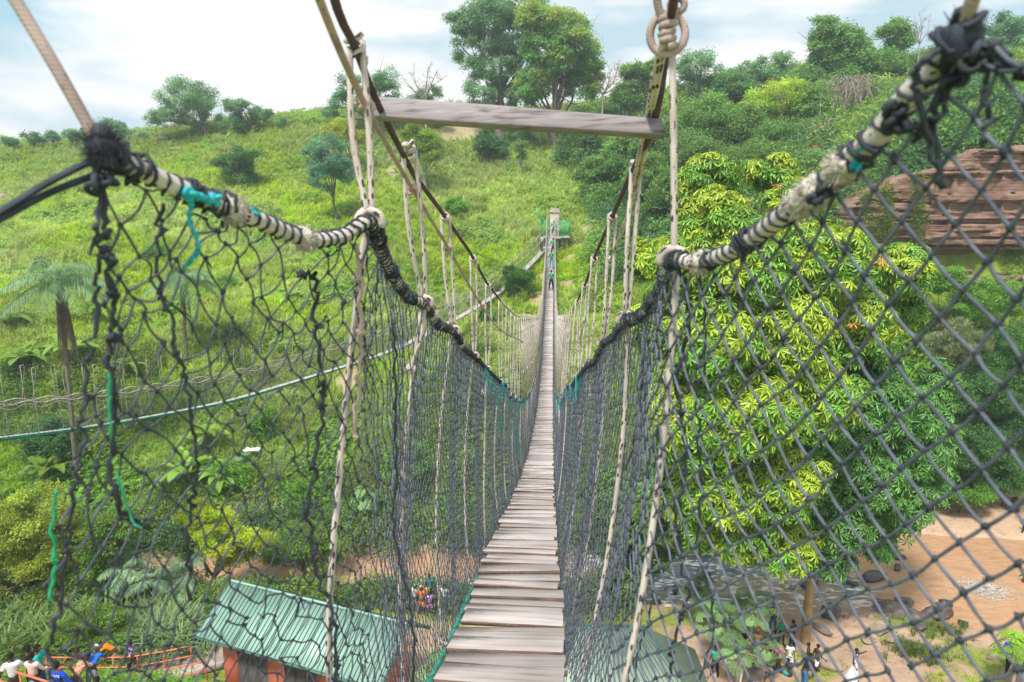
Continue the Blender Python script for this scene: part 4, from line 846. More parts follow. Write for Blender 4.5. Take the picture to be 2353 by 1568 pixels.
# ---- rock face
def cliff():
    L0 = Pf(1905, 610, 57); L1 = Pf(2480, 645, 53.2); nu, nv = 420, 150; ax = (L1-L0); ax[2] = 0; Lh = np.linalg.norm(ax); ax /= Lh; nrm = np.array([ax[1], -ax[0], 0])
    g = np.random.default_rng(5); U = np.linspace(0, Lh, nu); zb = L0[2]-1.2; Hh = 12.6; Vz = np.linspace(0, Hh, nv)
    edges = np.sort(g.uniform(0, Hh, 60)); lay = np.searchsorted(edges, Vz); off = g.uniform(-.22, .32, 66); off[g.integers(0, 60, 8)] -= .75
    UU, VV = np.meshgrid(U, Vz, indexing='ij'); LL = np.searchsorted(edges, (VV+(fbm(UU*.12, VV*0, 3)-.5)*.8).ravel()).reshape(UU.shape)
    o = off[LL]+(fbm(UU*.35+LL*7.3, LL*3.1, 6)-.5)*1.5+(vnoise(UU*.55+LL*3, LL*2.1, 8)-.5)*.5+(vnoise(UU*2.2, VV*3.5, 88)-.5)*.14+(fbm(UU*.1, VV*.1, 9)-.5)*3.0 + (vnoise(UU*.5, VV*.2, 2) > .72)*-.5
    o -= .19*VV
    o = o - 14*np.clip(1-UU/1.5, 0, 1)-16*np.clip((VV-(Hh-1.6)*np.interp(UU, [0, 5, 11], [.50, .74, 1])+(fbm(UU*.2, UU*0, 15)-.3)*2)/1.2, 0, 1)
    crk = vnoise(UU*.09, VV*.8, 31); fr = (VV*1.9+(fbm(UU*.12, VV*0, 33)-.5)*2.4) % 1.0; o -= .55*sstep(.5, .62, crk)*(1-sstep(.05, .14, fr))
    cave = np.exp(-((VV-1.6)/.7)**2)*sstep(6, 9, UU)*(1-sstep(14.5, 17, UU))*2.4; o -= cave
    P = L0[None, None]*np.array([1, 1, 0])+ax*UU[..., None]+nrm*(o[..., None])+np.array([0, 0, 1])*(zb+VV[..., None]-.0*UU[..., None])
    i = np.arange(nu-1)[:, None]; j = np.arange(nv-1)[None]; a = i*nv+j; mb = MB(); mb.add(P.reshape(-1, 3), np.stack([a, a+nv, a+nv+1, a+1], -1).reshape(-1, 4))
    org = P[nu//2, 0]; tag(mb.build('sandstone_cliff', 'sandstone', origin=org), 'layered brown sandstone rock face with dark cracks behind the right net', 'rock face')
    for q, (px, lab) in enumerate([(2108, 'long creeper hanging down the middle of the rock face'), (2035, 'creeper with a yellow flower on the left part of the rock face'), (2340, 'creeper trailing over the right end of the rock face'), (1990, 'thin creeper at the left end of the rock face')]):
        mb = MB(); n = 260; y0, y1 = ((400, 600), (420, 560), (520, 640), (440, 600))[q]; t = g.random(n); Q = np.array([Pf(px+g.normal(0, 9)*(1.6 if q == 2 else 1), y0+(y1-y0)*a_, 55.2) for a_ in t])
        inst(mb, *CL_S[0], Q, rrot(n, 1, g), g.uniform(.3, .6, n), np.array([.13, .21, .03])*(1+g.normal(0, .2, (n, 1))))
        if q == 1: inst(mb, *CL_S[1], [Pf(2037, 430, 54.6)], None, .7, [.8, .45, .02])
        tag(mb.build('creeper', 'leaf', origin=Q[0]), lab, 'creeper', 'creepers on the rock face')
cliff()

def undergrowth():
    g = np.random.default_rng(91); mb = MB()
    n = 2600; X = g.uniform(9, 78, n); F = g.uniform(64, 118, n)
    X2 = g.uniform(24, 60, 500); F2 = np.interp(X2, [24, 60], [61.5, 60])+g.normal(0, 1.2, 500); X = np.r_[X, X2]; F = np.r_[F, F2]
    X3 = g.uniform(20, 60, 900); F3 = g.uniform(44, 53, 900); X = np.r_[X, X3]; F = np.r_[F, F3]
    X4 = g.uniform(-48, 19, 900); F4 = np.interp(X4, _RX, _RF)+g.uniform(.3, 3.5, 900); X = np.r_[X, X4]; F = np.r_[F, F4]
    F6 = g.uniform(42, 60, 1500); X6 = g.uniform(-1, .07, 1500)*(F6*.8+3); k6 = fbm(X6*.18, F6*.18, 93)+.012*(50-F6) > .44; X = np.r_[X, X6[k6]]; F = np.r_[F, F6[k6]]
    F7 = g.uniform(60, 105, 1300); X7 = g.uniform(-1, .2, 1300)*(F7*.8+3); k7 = fbm(X7*.13, F7*.13, 94) > .55; X = np.r_[X, X7[k7]]; F = np.r_[F, F7[k7]]; nh_ = k7.sum()
    X5 = g.uniform(-40, 6, 800); F5 = np.interp(X5, _RX, _RN)-g.uniform(-.1, 2.0, 800); k5 = ~((X5 > -12.5) & (X5 < -1.5) & (g.random(800) < .3)); X = np.r_[X, X5[k5]]; F = np.r_[F, F5[k5]]
    edge = sstep(-4, 7, X-(9+(F-64)*.02)+(fbm(X*.1, F*.1, 71)-.5)*14); keep = (g.random(len(X)) < edge) | (F < 60) | (X < 8)
    keep &= sandbar(X, F) < .1
    hillgrass = (X > 44) & (F > 62) & (F < 78); keep &= ~(hillgrass & (g.random(len(X)) < .85))
    X, F = X[keep], F[keep]; z = H(X, F); x, y = fromXF(X, F); m = len(X)
    R_ = np.where(F > 60, g.uniform(1.0, 3.0, m), g.uniform(.5, 1.2, m)); R_ = np.where(F < 43, g.uniform(.5, 1.25, m), R_); R_ = np.where((X < 8) & (F > 60), g.uniform(.4, 1.1, m), R_)
    hue = fbm(X*.15, F*.15, 72)[:, None]; hue = np.clip((hue-.35)*3, 0, 1); c0 = np.array([.13, .28, .07])*(1-hue)+np.array([.34, .48, .08])*hue; c0 = np.where(g.random((m, 1)) < .22, np.array([.09, .22, .11]), c0); c0 = np.where((X < 8)[:, None], c0*.62+np.array([.02, .03, 0]), c0); c0 = c0*(1+g.normal(0, .2, (m, 1)))
    per = np.maximum(8, (34*(R_/1.4)**1.5)).astype(int); bi = np.repeat(np.arange(m), per); k_ = len(bi)
    q = g.normal(0, 1, (k_, 3)); q /= np.linalg.norm(q, axis=1)[:, None]; q[:, 2] = np.abs(q[:, 2])*1.1-.1; q *= (g.random(k_)**.4)[:, None]
    P = np.stack([x, y, z], 1)[bi]+q*R_[bi][:, None]*np.array([1, 1, 1.15]); s = g.uniform(.5, 1.0, k_)*(.6+.28*R_[bi]); cc = c0[bi]*(1+g.normal(0, .13, (k_, 1)))
    Rt = rrot(k_, .6, g)
    for t in range(3): inst(mb, *(CL_S+CL_A)[t*2], P[t::3], Rt[t::3], s[t::3], np.clip(cc[t::3], .01, .9))
    tag(mb.build('undergrowth', 'leaf'), 'dense leafy undergrowth of the wooded bank and the river edges', 'undergrowth', kind='stuff')
undergrowth()
# ---------------------------------------------------------------- suspension footbridge
EX = EYE[0]
def deck_d(Y): return 8.95-.005*(Y-40.)**2+.17*(1-sstep(2.6, 6.5, Y))-.0*Y
YE = 74.5
CBY = [0, 1.2, 1.7, 2.5, 3.4, 4.6, 5.85, 8.1, 11.5, 18.9, 30, 42, 60, 75.5]
CBD = [-1.2, -.62, -.37, -.17, .02, .29, .63, 1.13, 1.8, 2.95, 4.7, 5.5, 3.7, .1]
def cab(s, Y):
    x = np.interp(Y, [0, 2.5, 6, 15, 75], [-.50, -.54, -.57, -.64, -.66] if s < 0 else [.29, .30, .28, .26, .16])
    return np.stack([EX+x, Y+np.zeros_like(x), 22-np.interp(Y, CBY, CBD)], -1)
RL = [(235,350,1.0),(330,395,1.07),(430,440,1.15),(560,490,1.27),(700,548,1.45),(790,542,1.58),(850,512,1.7),(885,600,1.95),(935,680,2.35),(975,700,2.55),(1005,745,3.0),(1042,763,3.5),(1065,800,4.1),(1090,820,4.8),(1120,850,6.0),(1150,878,7.6)]
RR = [(2210,82,.90),(2090,220,.97),(2000,330,1.03),(1870,440,1.15),(1700,568,1.38),(1600,605,1.55),(1545,600,1.7),(1510,680,2.0),(1470,730,2.35),(1438,738,2.55),(1410,775,3.0),(1387,792,3.5),(1368,830,4.1),(1350,842,4.8),(1330,865,6.0),(1315,885,7.6)]
def mkrail(L, xf, x1):
    P = [PY(*q) for q in L]; Y = 9.; 
    while Y < YE:
        t = min(1, (Y-7.6)/12); sag = .06*math.cos((Y-9)/1.3*2*math.pi)
        P.append(np.array([EX+xf*(1-t)+x1*t, Y, 22-deck_d(Y)+1.72-.25*t+sag])); Y += .65
    P.append(np.array([EX+x1, YE, 22-deck_d(YE)+1.3])); return spline(P, 6)
RAILL, RAILR = mkrail(RL, -.60, -.66), mkrail(RR, .21, .14)
NTOPR = np.vstack([spline([PY(2520,330,.76), PY(2400,215,.80), PY(2300,130,.85), PY(2210,82,.9)], 6)[:-1], RAILR])
def at_Y(P, Y):
    return np.stack([np.interp(Y, P[:, 1], P[:, k]) for k in range(3)], -1)
HY_ = [1.7, 2.55, 3.5, 4.8, 6.0, 7.6, 9.0]
while HY_[-1] < 72.5: HY_.append(HY_[-1]+1.15)
def deck_edge(s, Y): return np.array([s*.345, Y, 22-deck_d(Y)-.03])
B1 = thing('suspension_footbridge', (0, 37, 22-deck_d(37)), 'long sagging rope footbridge of grey planks with black net sides, seen along its deck', 'footbridge')
# planks
def plank_mb(mb, Y, g, big):
    w = g.uniform(.15, .30); sl = -.01*(Y-40)*-1; slope = math.atan(.01*(Y-40)); z = 22-deck_d(Y)
    L = .635+g.normal(0, .016); M = rotz(np.array([g.normal(0, .014 if not big else .026)]))[0] @ rotx(np.array([slope+g.normal(0, .03)]))[0] @ np.array([[math.cos(a_ := g.normal(0, .012)), 0, math.sin(a_)], [0, 1, 0], [-math.sin(a_), 0, math.cos(a_)]])
    c = g.uniform(.72, 1.15); cc = np.array([c*g.uniform(.98, 1.05), c, c*g.uniform(.96, 1.02)])
    if g.random() < .2: cc = cc*1.22
    box(mb, [g.normal(0, .010)+.038*float(1-sstep(3, 7, Y)), Y+w/2, z+g.uniform(-.010, .022)], [L, w*g.uniform(.97, 1.06), g.uniform(.028, .042)], Rm=M, bev=.005, col=cc); return w
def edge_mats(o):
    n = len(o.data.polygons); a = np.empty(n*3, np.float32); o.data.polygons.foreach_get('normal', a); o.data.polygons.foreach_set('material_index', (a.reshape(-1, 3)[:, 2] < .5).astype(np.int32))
gP = np.random.default_rng(21); Y = .9; npl = 0
far = MB()
while Y < YE:
    if npl < 100:
        mb = MB(); wd = plank_mb(mb, Y, gP, True); edge_mats(mb.build('plank', ['wood_grey', 'wood_edge'], B1))
    else: wd = plank_mb(far, Y, gP, False)
    Y += wd*.985/ (1/math.sqrt(1+(.01*(Y-40))**2)) *.925; npl += 1
fo = far.build('far_planks', ['wood_grey', 'wood_edge'], B1); fo['kind'] = 'stuff'; edge_mats(fo)
for s in (-1, 1):
    Ys = np.linspace(.5, YE, 160); P = np.stack([np.full(160, s*.325), Ys, 22-deck_d(Ys)-.045], 1); mb = MB(); tube(mb, P, .017, 6)
    coil(mb, P[:70], .02, .004, 120, seed=s+3); mb.build('deck_edge_rope', 'deck_rope', B1, smooth=True)
    Yc = np.concatenate([np.linspace(.3, 12, 60), np.linspace(13, 75.5, 90)]); P = cab(s, Yc); mb = MB()
    pre = [PY(700, -260, 1.15), PY(775, 20, 1.55)] if s < 0 else [PY(1590, -250, 1.3), PY(1538, 60, 1.72)]
    P = np.vstack([pre, P[Yc > 1.95]]); 
    if s < 0: P = np.vstack([pre, [PY(818, 112, 1.75)], [PY(868, 238, 2.05)], cab(s, Yc[Yc > 2.5])])
    else: P = np.vstack([pre, [PY(1503, 285, 2.06)], [PY(1450, 400, 2.64)], cab(s, Yc[Yc > 3.4])])
    P = spline(P, 3); k12 = int(np.argmin(abs(P[:, 1]-8))); tube(mb, P[:k12+1], .0105, 7); mb.build('suspension_cable', 'cable_dark', B1, smooth=True); mb = MB(); tube(mb, P[k12:], .0165, 6); mb.build('far_suspension_cable', 'rope_cream', B1, smooth=True)
    R_ = RAILL if s < 0 else RAILR; near = R_[R_[:, 1] < 9]; farr = R_[R_[:, 1] >= 8.9]
    mb = MB(); Q = resample(near, .02); g = np.random.default_rng(4+s); rr = .0155+.003*(vnoise(np.arange(len(Q))*.35, 0*Q[:, 0], 6+s)-.3); 
    tube(mb, Q, rr, 8); tube(mb, resample(farr, .25), .017, 6); rail = mb.build('handrail_rope', 'rail_rope', B1, smooth=True)
    mb = MB(); L = np.linalg.norm(np.diff(Q, axis=0), axis=1).sum(); coil(mb, Q, .0176, .0034, L/.026, k=5, seed=8+s, jit=.10)
    for c_ in range(26):                      # bunches of black twine where the net is gathered
        i = g.integers(0, int(len(Q)*.55)); e = Q[i:i+int(g.integers(2, 6))]
        if len(e) > 1: coil(mb, e, .0200, .0040, g.uniform(2, 4), k=5, seed=100+c_, jit=.25)
    Qf = resample(farr[farr[:, 1] < 30], .05); coil(mb, Qf, .021, .006, len(Qf)*.05/.10, k=4, seed=28+s)
    lash = mb.build('twine_lashing', 'net_dark', B1, smooth=True)
    mb = MB(); Yk = [y for y in HY_ if 5.5 < y < 26]
    for y in Yk:
        p = at_Y(R_, y); 
        for _ in range(7): q = p+g.normal(0, .02, 3); strands(mb, [q], [q+[g.normal(0, .02), g.normal(0, .03), -g.uniform(.05, .28)]], .006, 4, r2=.002)
    mb.build('teal_ties', 'twine_teal', B1)['kind'] = 'stuff'
    g = np.random.default_rng(14+s); mb = MB()     # frayed white tufts
    spots = ([(525, 535), (690, 590), (985, 722), (1062, 790)] if s < 0 else [(1865, 445), (1935, 395), (1845, 480), (1612, 612)])
    for px, py in spots:
        R2 = R_[R_[:, 1] < 4]; pr = np.array([project(q)[:2] for q in R2]); q = R2[np.argmin(((pr-[px, py])**2).sum(1))]
        n = 420; d = g.normal(0, 1, (n, 3)); d /= np.linalg.norm(d, axis=1)[:, None]; r_ = .027*g.uniform(.7, 1.4, (n, 1)); strands(mb, q+d*r_*.2, q+d*r_+[0, 0, -.004], .0016, 3, r2=.0006)
        sphere(mb, q, [.024, .027, .025], fn=lambda V: V*(1+.2*np.sin(V[:, [1]]*9+V[:, [0]]*7)))
    mb.build('frayed_tufts', 'fluff', B1)['kind'] = 'stuff'
    # second rope with knots beside the cable
    mb = MB()
    if s < 0: S2 = [PY(725, -60, 1.2), PY(742, 20, 1.3), PY(840, 243, 1.75), PY(948, 435, 2.6), PY(1030, 570, 3.5), PY(1100, 692, 4.9), PY(1150, 758, 6.3), PY(1200, 785, 9.0)]
    else: S2 = [PY(1528, 95, 1.68), PY(1492, 290, 2.1), PY(1460, 440, 2.7), PY(1402, 600, 3.7), PY(1345, 735, 6.0), PY(1330, 800, 7.6)]
    Q = spline(S2, 8); tube(mb, Q, .0085, 6)
    if s > 0: Q2 = spline([PY(1520, 100, 1.68), PY(1483, 290, 2.1), PY(1452, 440, 2.7)], 8); tube(mb, Q2, .0085, 6)
    for i, p in enumerate(S2[2:]): knot(mb, p, .019, .008, seed=i)
    mb.build('spare_rope', 'rope_cream' if s > 0 else 'rope_mauve', B1, smooth=True)
# hangers
def hanger(s, i, Y):
    R_ = RAILL if s < 0 else RAILR; g = np.random.default_rng(int(500+i*2+s)); rp = at_Y(R_, Y); dk = deck_edge(s, Y); mb = MB()
    if i == 0 and s < 0: ct = PY(818, 112, 1.75)
    elif i == 0: ct = PY(1538, 90, 1.72)
    elif i == 1 and s < 0: ct = PY(940, 345, 2.5)
    elif i == 1: ct = PY(1462, 385, 2.6)
    else: ct = cab(s, np.array(float(Y)))+np.array([0, 0, 0])
    r = .0088 if Y < 12 else .0095; det = Y < 13; sx = -1 if s < 0 else 1
    if det:
        if not (i == 0 and s > 0):
            for a in (-1, 1):
                o = np.array([a*.018, a*.016, 0]) if i else np.array([a*.012, a*.015, 0])
                m = (ct+rp)/2+o*1.1+np.array([g.normal(0, .006), g.normal(0, .008), 0]); tube(mb, spline([ct+o, m, rp+o*.35+[0, 0, .02]], 8), r, 6)
            T = cab(s, np.array([Y-.03, Y+.03])) if i > 1 else np.array([ct+[0, -.02, .03], ct+[0, .02, -.03]])
            coil(mb, T-T.mean(0)+ct, .019, r*.95, 2.2, seed=i, k=6, jit=.05)
        else:
            tube(mb, spline([PY(1545, 125, 1.7), PY(1548, 350, 1.7), PY(1549, 470, 1.7), PY(1549, 592, 1.7)], 6), r, 6)
        # loop over the handrail
        th = np.linspace(-.3, 3.5, 12); C = rp; lp = np.stack([C[0]+np.cos(th)*.028*sx, np.full(12, C[1])+np.linspace(-.012, .012, 12), C[2]+np.sin(th)*.03], 1); tube(mb, lp, .0115, 6)
        # lower rope outside the net
        bow = .045*g.uniform(.5, 1.3)*sx; P = [rp+[.012*sx, 0, -.02], rp+(dk-rp)*.3+[bow, g.normal(0, .02), 0], rp+(dk-rp)*.65+[bow*1.1, g.normal(0, .02), 0], dk+[.01*sx, 0, .03]]
        tube(mb, spline(P, 8), r*1.05, 7); knot(mb, dk+[.012*sx, 0, .025], .022, .009, seed=i+40)
        if Y > 1.5: knot(mb, dk+[-.01*sx, -.03, .02], .014, .007, seed=i+60)
        if (i, s) in ((1, -1), (3, 1), (5, 1), (4, -1)):   # hanging tail with a knot
            e = rp+[.03*sx-.02, -.05, -.20 if i != 1 else -.24]; tube(mb, spline([rp+[0, 0, -.02], rp+[.01*sx, -.02, -.12], e], 5), .008, 6); knot(mb, e, .02, .009, seed=9)
    else:
        r = .0100; g2 = np.random.default_rng(i)
        for a in (-1, 1): tube(mb, [ct+[a*.035, a*.03, 0], rp+[a*.02, a*.02, 0]], r, 4)
        e_ = ct+(rp-ct)*.62
        if i % 2: tube(mb, spline([ct+[0, -.45, -.30*float(g2.random())-.05], e_+[0, -.1, -.04], e_+[.02, 0, 0]], 3), .010, 4)
        tube(mb, [rp, rp+(dk-rp)*.5+[.03*sx, 0, 0], dk], r, 4); inst(mb, OV, OF, [ct, rp, rp+[0, .03, .03], dk], None, .026)
    return mb
nh = 0; farh = MB(); idx = 0
for i, Y in enumerate(HY_):
    for s in (-1, 1):
        mb = hanger(s, i, Y)
        if nh < 100: mb.build('hanger_rope', 'rope_cream', B1, smooth=True)
        else:
            for k_ in (3, 4): farh.f[k_] += [f+farh.n for f in mb.f[k_]]; farh.fm[k_] += mb.fm[k_]
            farh.v += mb.v; farh.c += mb.c; farh.rl += mb.rl; farh.ra += mb.ra; farh.n += mb.n; farh.hr = True
        nh += 1
if farh.n: farh.build('far_hanger_ropes', 'rope_cream', B1)['kind'] = 'stuff'
# nets
BL = [(-1.02, .85, 1.75), (-.92, 1.0, 1.6), (-.86, 1.07, 1.6), (-.82, 1.15, 1.6), (-.76, 1.27, 1.6), (-.70, 1.45, 1.65), (-.62, 1.7, 1.7), (-.585, 2.2, 1.8)]
BR = [(.86, .72, 1.5), (.80, .80, 1.5), (.72, .90, 1.5), (.62, 1.0, 1.52), (.50, 1.15, 1.55), (.34, 1.38, 1.6), (.20, 1.7, 1.68), (.11, 2.2, 1.8), (.085, 2.8, 2.05)]
def net(s, name):
    R_ = (RAILL if s < 0 else NTOPR); L = RL if s < 0 else RR; Bn = BL if s < 0 else BR
    T0 = R_[R_[:, 1] < 66]; 
    B = np.array([[EX+a, y, 22-d] for a, y, d in Bn]); yb = np.linspace(B[-1, 1]+.4, 66, 400); B = np.vstack([B, np.stack([np.full(400, s*.335), yb, 22-deck_d(yb)-.05], 1)])
    if s > 0:   # parameterise by Y (top and bottom paired)
        pass
    yy = np.concatenate([np.linspace(T0[0, 1], 2.5, 260), np.linspace(2.52, 66, 2600)])
    o = np.argsort(T0[:, 1]); Tt = np.stack([np.interp(yy, T0[o, 1], T0[o, k]) for k in range(3)], 1); Bt = np.stack([np.interp(yy, B[:, 1], B[:, k]) for k in range(3)], 1)
    mid = Tt*.45+Bt*.55; sl = np.r_[0, np.cumsum(np.linalg.norm(np.diff(mid, axis=0)*[1, 1, .15], axis=1))]
    g = np.random.default_rng(60+s)
    def surf(S, v):
        Tq = np.stack([np.interp(S, sl, Tt[:, k]) for k in range(3)], -1); Bq = np.stack([np.interp(S, sl, Bt[:, k]) for k in range(3)], -1)
        P = Tq+(Bq-Tq)*v[..., None]; Y_ = P[..., 1]
        bul = .05*np.sin(np.pi*v)*np.interp(Y_, [1, 3, 10], [.8, 1, 1])*(1+.8*np.sin(S*4.1)) 
        P[..., 0] += s*bul; a = np.interp(Y_, [.9, 1.7, 2.6, 10], [.026, .022, .008, .006] if s < 0 else [.006, .012, .007, .006])
        fr = 9.0; P[..., 1] += a*2*(vnoise(S*fr, v*14, 70+s)-.5)*1.6; P[..., 0] += a*(vnoise(S*fr, v*12, 80+s)-.5)*1.6; P[..., 2] += a*2*(vnoise(S*fr+5, v*14, 90+s)-.5)*1.5
        a2 = a*(.8 if s < 0 else .25); P[..., 2] += a2*(vnoise(S*26, v*40, 75+s)-.5)*1.4; P[..., 1] += a2*(vnoise(S*26, v*40, 76+s)-.5)*1.4
        return P
    for seg, (s0, s1, ds, nr, rad, kk, det) in enumerate([(0, np.interp(1.95, yy, sl), .082 if s > 0 else .064, 52, .0028 if s > 0 else .0021, 5, 2), (np.interp(1.95, yy, sl), np.interp(9, yy, sl), .054, 34, .0021, 4, 1), (np.interp(9, yy, sl), sl[-1], .072, 30, .0026, 3, 0)]):
        n = int((s1-s0)/ds); I, J = np.meshgrid(np.arange(n+1), np.arange(nr+1), indexing='ij')
        S = s0+(I+.5*(J % 2))*ds; S = np.clip(S, 0, sl[-1]); Vv = J/nr; ok = None
        if det == 2:                          # near the viewer the rows of meshes hang level and the rope cuts across them
            zt_ = np.interp(S, sl, Tt[:, 2]); zb_ = np.interp(S, sl, Bt[:, 2]); dv = .042 if s > 0 else .040; zr_ = 22.36-J*dv+.0*S
            Vv = (zt_-zr_)/(zt_-zb_); ok = (Vv > -.035) & (Vv < 1.02); Vv = np.clip(Vv, 0, 1)
        P = surf(S, Vv); mb = MB(); OKm = ok if ok is not None else np.ones(S.shape, bool)
        ed = []
        for i_off in (0, 1):
            A = P[:, :-1]; even = (np.arange(nr) % 2 == 0)
            # from row j to j+1: even rows connect to i and i-1, odd rows to i and i+1
            for par in (0, 1):
                js = np.arange(nr)[np.arange(nr) % 2 == par]; di = (0 if i_off == 0 else (-1 if par == 0 else 1))
                i0 = np.arange(max(0, -di), n+1-max(0, di)); mk = (OKm[np.ix_(i0, js)] & OKm[np.ix_(i0+di, js+1)]).ravel(); ed.append((P[np.ix_(i0, js)].reshape(-1, 3)[mk], P[np.ix_(i0+di, js+1)].reshape(-1, 3)[mk], i_off))
        for a_, b_, io in ed:
            keep = g.random(len(a_)) > (.05 if (s < 0 and det == 2) else .004); a_, b_ = a_[keep], b_[keep]; m = len(a_)
            if det == 2:
                nseg = 4; off = g.normal(0, (.0045 if s < 0 else .0012), (m, 3))+[0, 0, -.003]; prev = a_
                for q in range(1, nseg+1):
                    t = q/nseg; nx_ = a_+(b_-a_)*t+off*math.sin(math.pi*t); strands(mb, prev, nx_, rad*g.uniform(.85, 1.15, m), kk); prev = nx_
            elif det == 1:
                mid_ = (a_+b_)/2+g.normal(0, .0022, (m, 3)); strands(mb, a_, mid_, rad, kk); strands(mb, mid_, b_, rad, kk)
            else: strands(mb, a_, b_, rad, kk)
        if det >= 1:
            K = P[OKm]; sc = g.uniform(.8, 1.25, len(K))*(rad*(2.3 if det == 2 else 2.0)); inst(mb, OV, OF, K, rrot(len(K), 1, g), np.stack([sc, sc, sc*1.5], 1), mat=1)
            if det == 2 and s < 0:
                q = K[g.choice(len(K), 130, replace=False)]; e = q+g.normal(0, .012, q.shape)-[0, 0, .012]; strands(mb, q, e, .0022, 4, 1, r2=.0015)
        mb.build(name, ['net_old' if (s < 0 and det == 2) else 'net_black', 'net_dark'], B1)['kind'] = 'stuff'
net(-1, 'safety_net'); net(1, 'safety_net')
# thick mending cords and seams (by sight lines at the net's own distance)
def cord(L, r, seed, knots=4, mat='net_dark', name='mending_cord', wob=.004, ks=1.6):
    r = r*.78; g = np.random.default_rng(seed); P = spline([PY(*q) for q in L], 9); P[1:-1] += g.normal(0, wob, P[1:-1].shape); mb = MB(); tube(mb, P, r*(1+.15*g.normal(0, 1, len(P))), 6)
    for q in range(knots): knot(mb, P[g.integers(0, len(P))], r*ks, r*.8, seed=seed+q)
    return mb.build(name, mat, B1, smooth=True)
cord([(240,400,1.0),(243,560,1.0),(262,700,1.02),(250,820,1.02),(262,950,1.04),(255,1080,1.05),(285,1180,1.07),(330,1210,1.1)], .0062, 1, 7)
cord([(235,400,.99),(222,560,.98),(225,700,.98),(200,860,.98),(185,1010,.98),(165,1150,.97),(150,1300,.97),(118,1480,.97),(110,1600,.97)], .0042, 2, 7)
cord([(375,470,1.1),(360,600,1.1),(400,760,1.12),(430,900,1.14),(450,1060,1.15),(430,1220,1.17),(440,1380,1.18)], .0042, 3, 5)
cord([(690,630,1.47),(725,645,1.5),(722,760,1.52),(745,880,1.54),(735,990,1.55),(708,1160,1.57),(730,1320,1.6),(770,1440,1.6),(765,1600,1.65)], .0058, 4, 12, wob=.006, ks=2)
cord([(905,740,2.0),(910,900,2.05),(912,1060,2.1),(905,1200,2.1),(935,1360,2.1),(948,1460,2.1),(950,1600,2.1)], .0055, 5, 7)
cord([(815,560,1.63),(830,700,1.66),(826,850,1.7),(815,1000,1.74)], .0075, 6, 3, 'rope_brown', 'spliced_rope')
cord([(1575,640,1.62),(1583,760,1.66),(1560,900,1.7),(1578,1050,1.74),(1555,1200,1.78),(1580,1350,1.8),(1545,1500,1.85),(1540,1600,1.85)], .006, 7, 12, wob=.006, ks=2)
cord([(1610,630,1.55),(1620,780,1.6),(1600,950,1.64),(1612,1100,1.66),(1605,1260,1.7),(1640,1420,1.7),(1600,1600,1.7)], .0042, 8, 7)
cord([(1530,1130,2.4),(1500,1280,2.4),(1500,1380,2.4),(1468,1500,2.4),(1455,1600,2.4)], .005, 9, 4)
cord([(1500,700,2.1),(1478,850,2.2),(1465,980,2.3),(1440,1080,2.4)], .004, 10, 3)
cord([(128,1130,.96),(122,1215,.96),(126,1300,.96),(112,1380,.96)], .0036, 11, 1, 'twine_green', 'green_twine', .002)
cord([(250,860,1.0),(252,940,1.0),(255,1010,1.0)], .0026, 12, 0, 'twine_green', 'green_twine', .001)
cord([(268,1090,1.05),(300,1190,1.06),(325,1215,1.06)], .0026, 13, 0, 'twine_green', 'green_twine', .001)
cord([(425,440,1.14),(440,470,1.14),(435,500,1.14),(455,560,1.14),(448,590,1.14),(422,615,1.14)], .0048, 14, 1, 'twine_teal', 'teal_twine', .0015)
cord([(415,445,1.12),(450,448,1.14),(500,465,1.19)], .008, 15, 2, 'twine_teal', 'teal_twine', .002)
cord([(545,480,1.25),(580,492,1.28)], .008, 16, 1, 'twine_teal', 'teal_twine', .001)
cord([(1995,330,1.02),(1970,360,1.04),(1962,395,1.05)], .006, 17, 1, 'twine_teal', 'teal_twine', .001)
cord([(930,665,2.3),(945,690,2.35)], .009, 18, 0, 'twine_teal', 'teal_twine', .001)
for i, L in enumerate([[(1115,845,5.6),(1140,900,5.8),(1152,990,6.2)], [(1155,880,7.4),(1180,960,7.8),(1192,1060,8.4)], [(1340,850,5.4),(1322,930,6.2),(1312,1080,7)], [(1312,885,7.8),(1306,960,8.4),(1300,1050,9)]]): cord(L, .010, 40+i, 0, 'twine_teal', 'teal_twine', .004)
cord([(2210,90,.9),(2130,130,.9),(2105,200,.92),(2140,330,.93),(2165,430,.95),(2150,250,.93),(2200,120,.9)], .0055, 19, 0, wob=.002)
cord([(2215,85,.9),(2290,120,.87),(2353,190,.84),(2460,260,.8)], .007, 20, 2, wob=.004, ks=1.3)
cord([(2205,100,.9),(2250,160,.88),(2270,260,.88),(2255,340,.88)], .005, 21, 1)
cord([(2180,120,.91),(2170,240,.92),(2120,300,.94),(2100,330,.95)], .0045, 22, 1)
cord([(2090,225,.96),(2060,262,.98),(2080,300,.97)], .009, 23, 3, ks=1.8)
cord([(1900,430,1.1),(1880,460,1.12),(1985,370,1.05)], .008, 24, 3, ks=1.8)
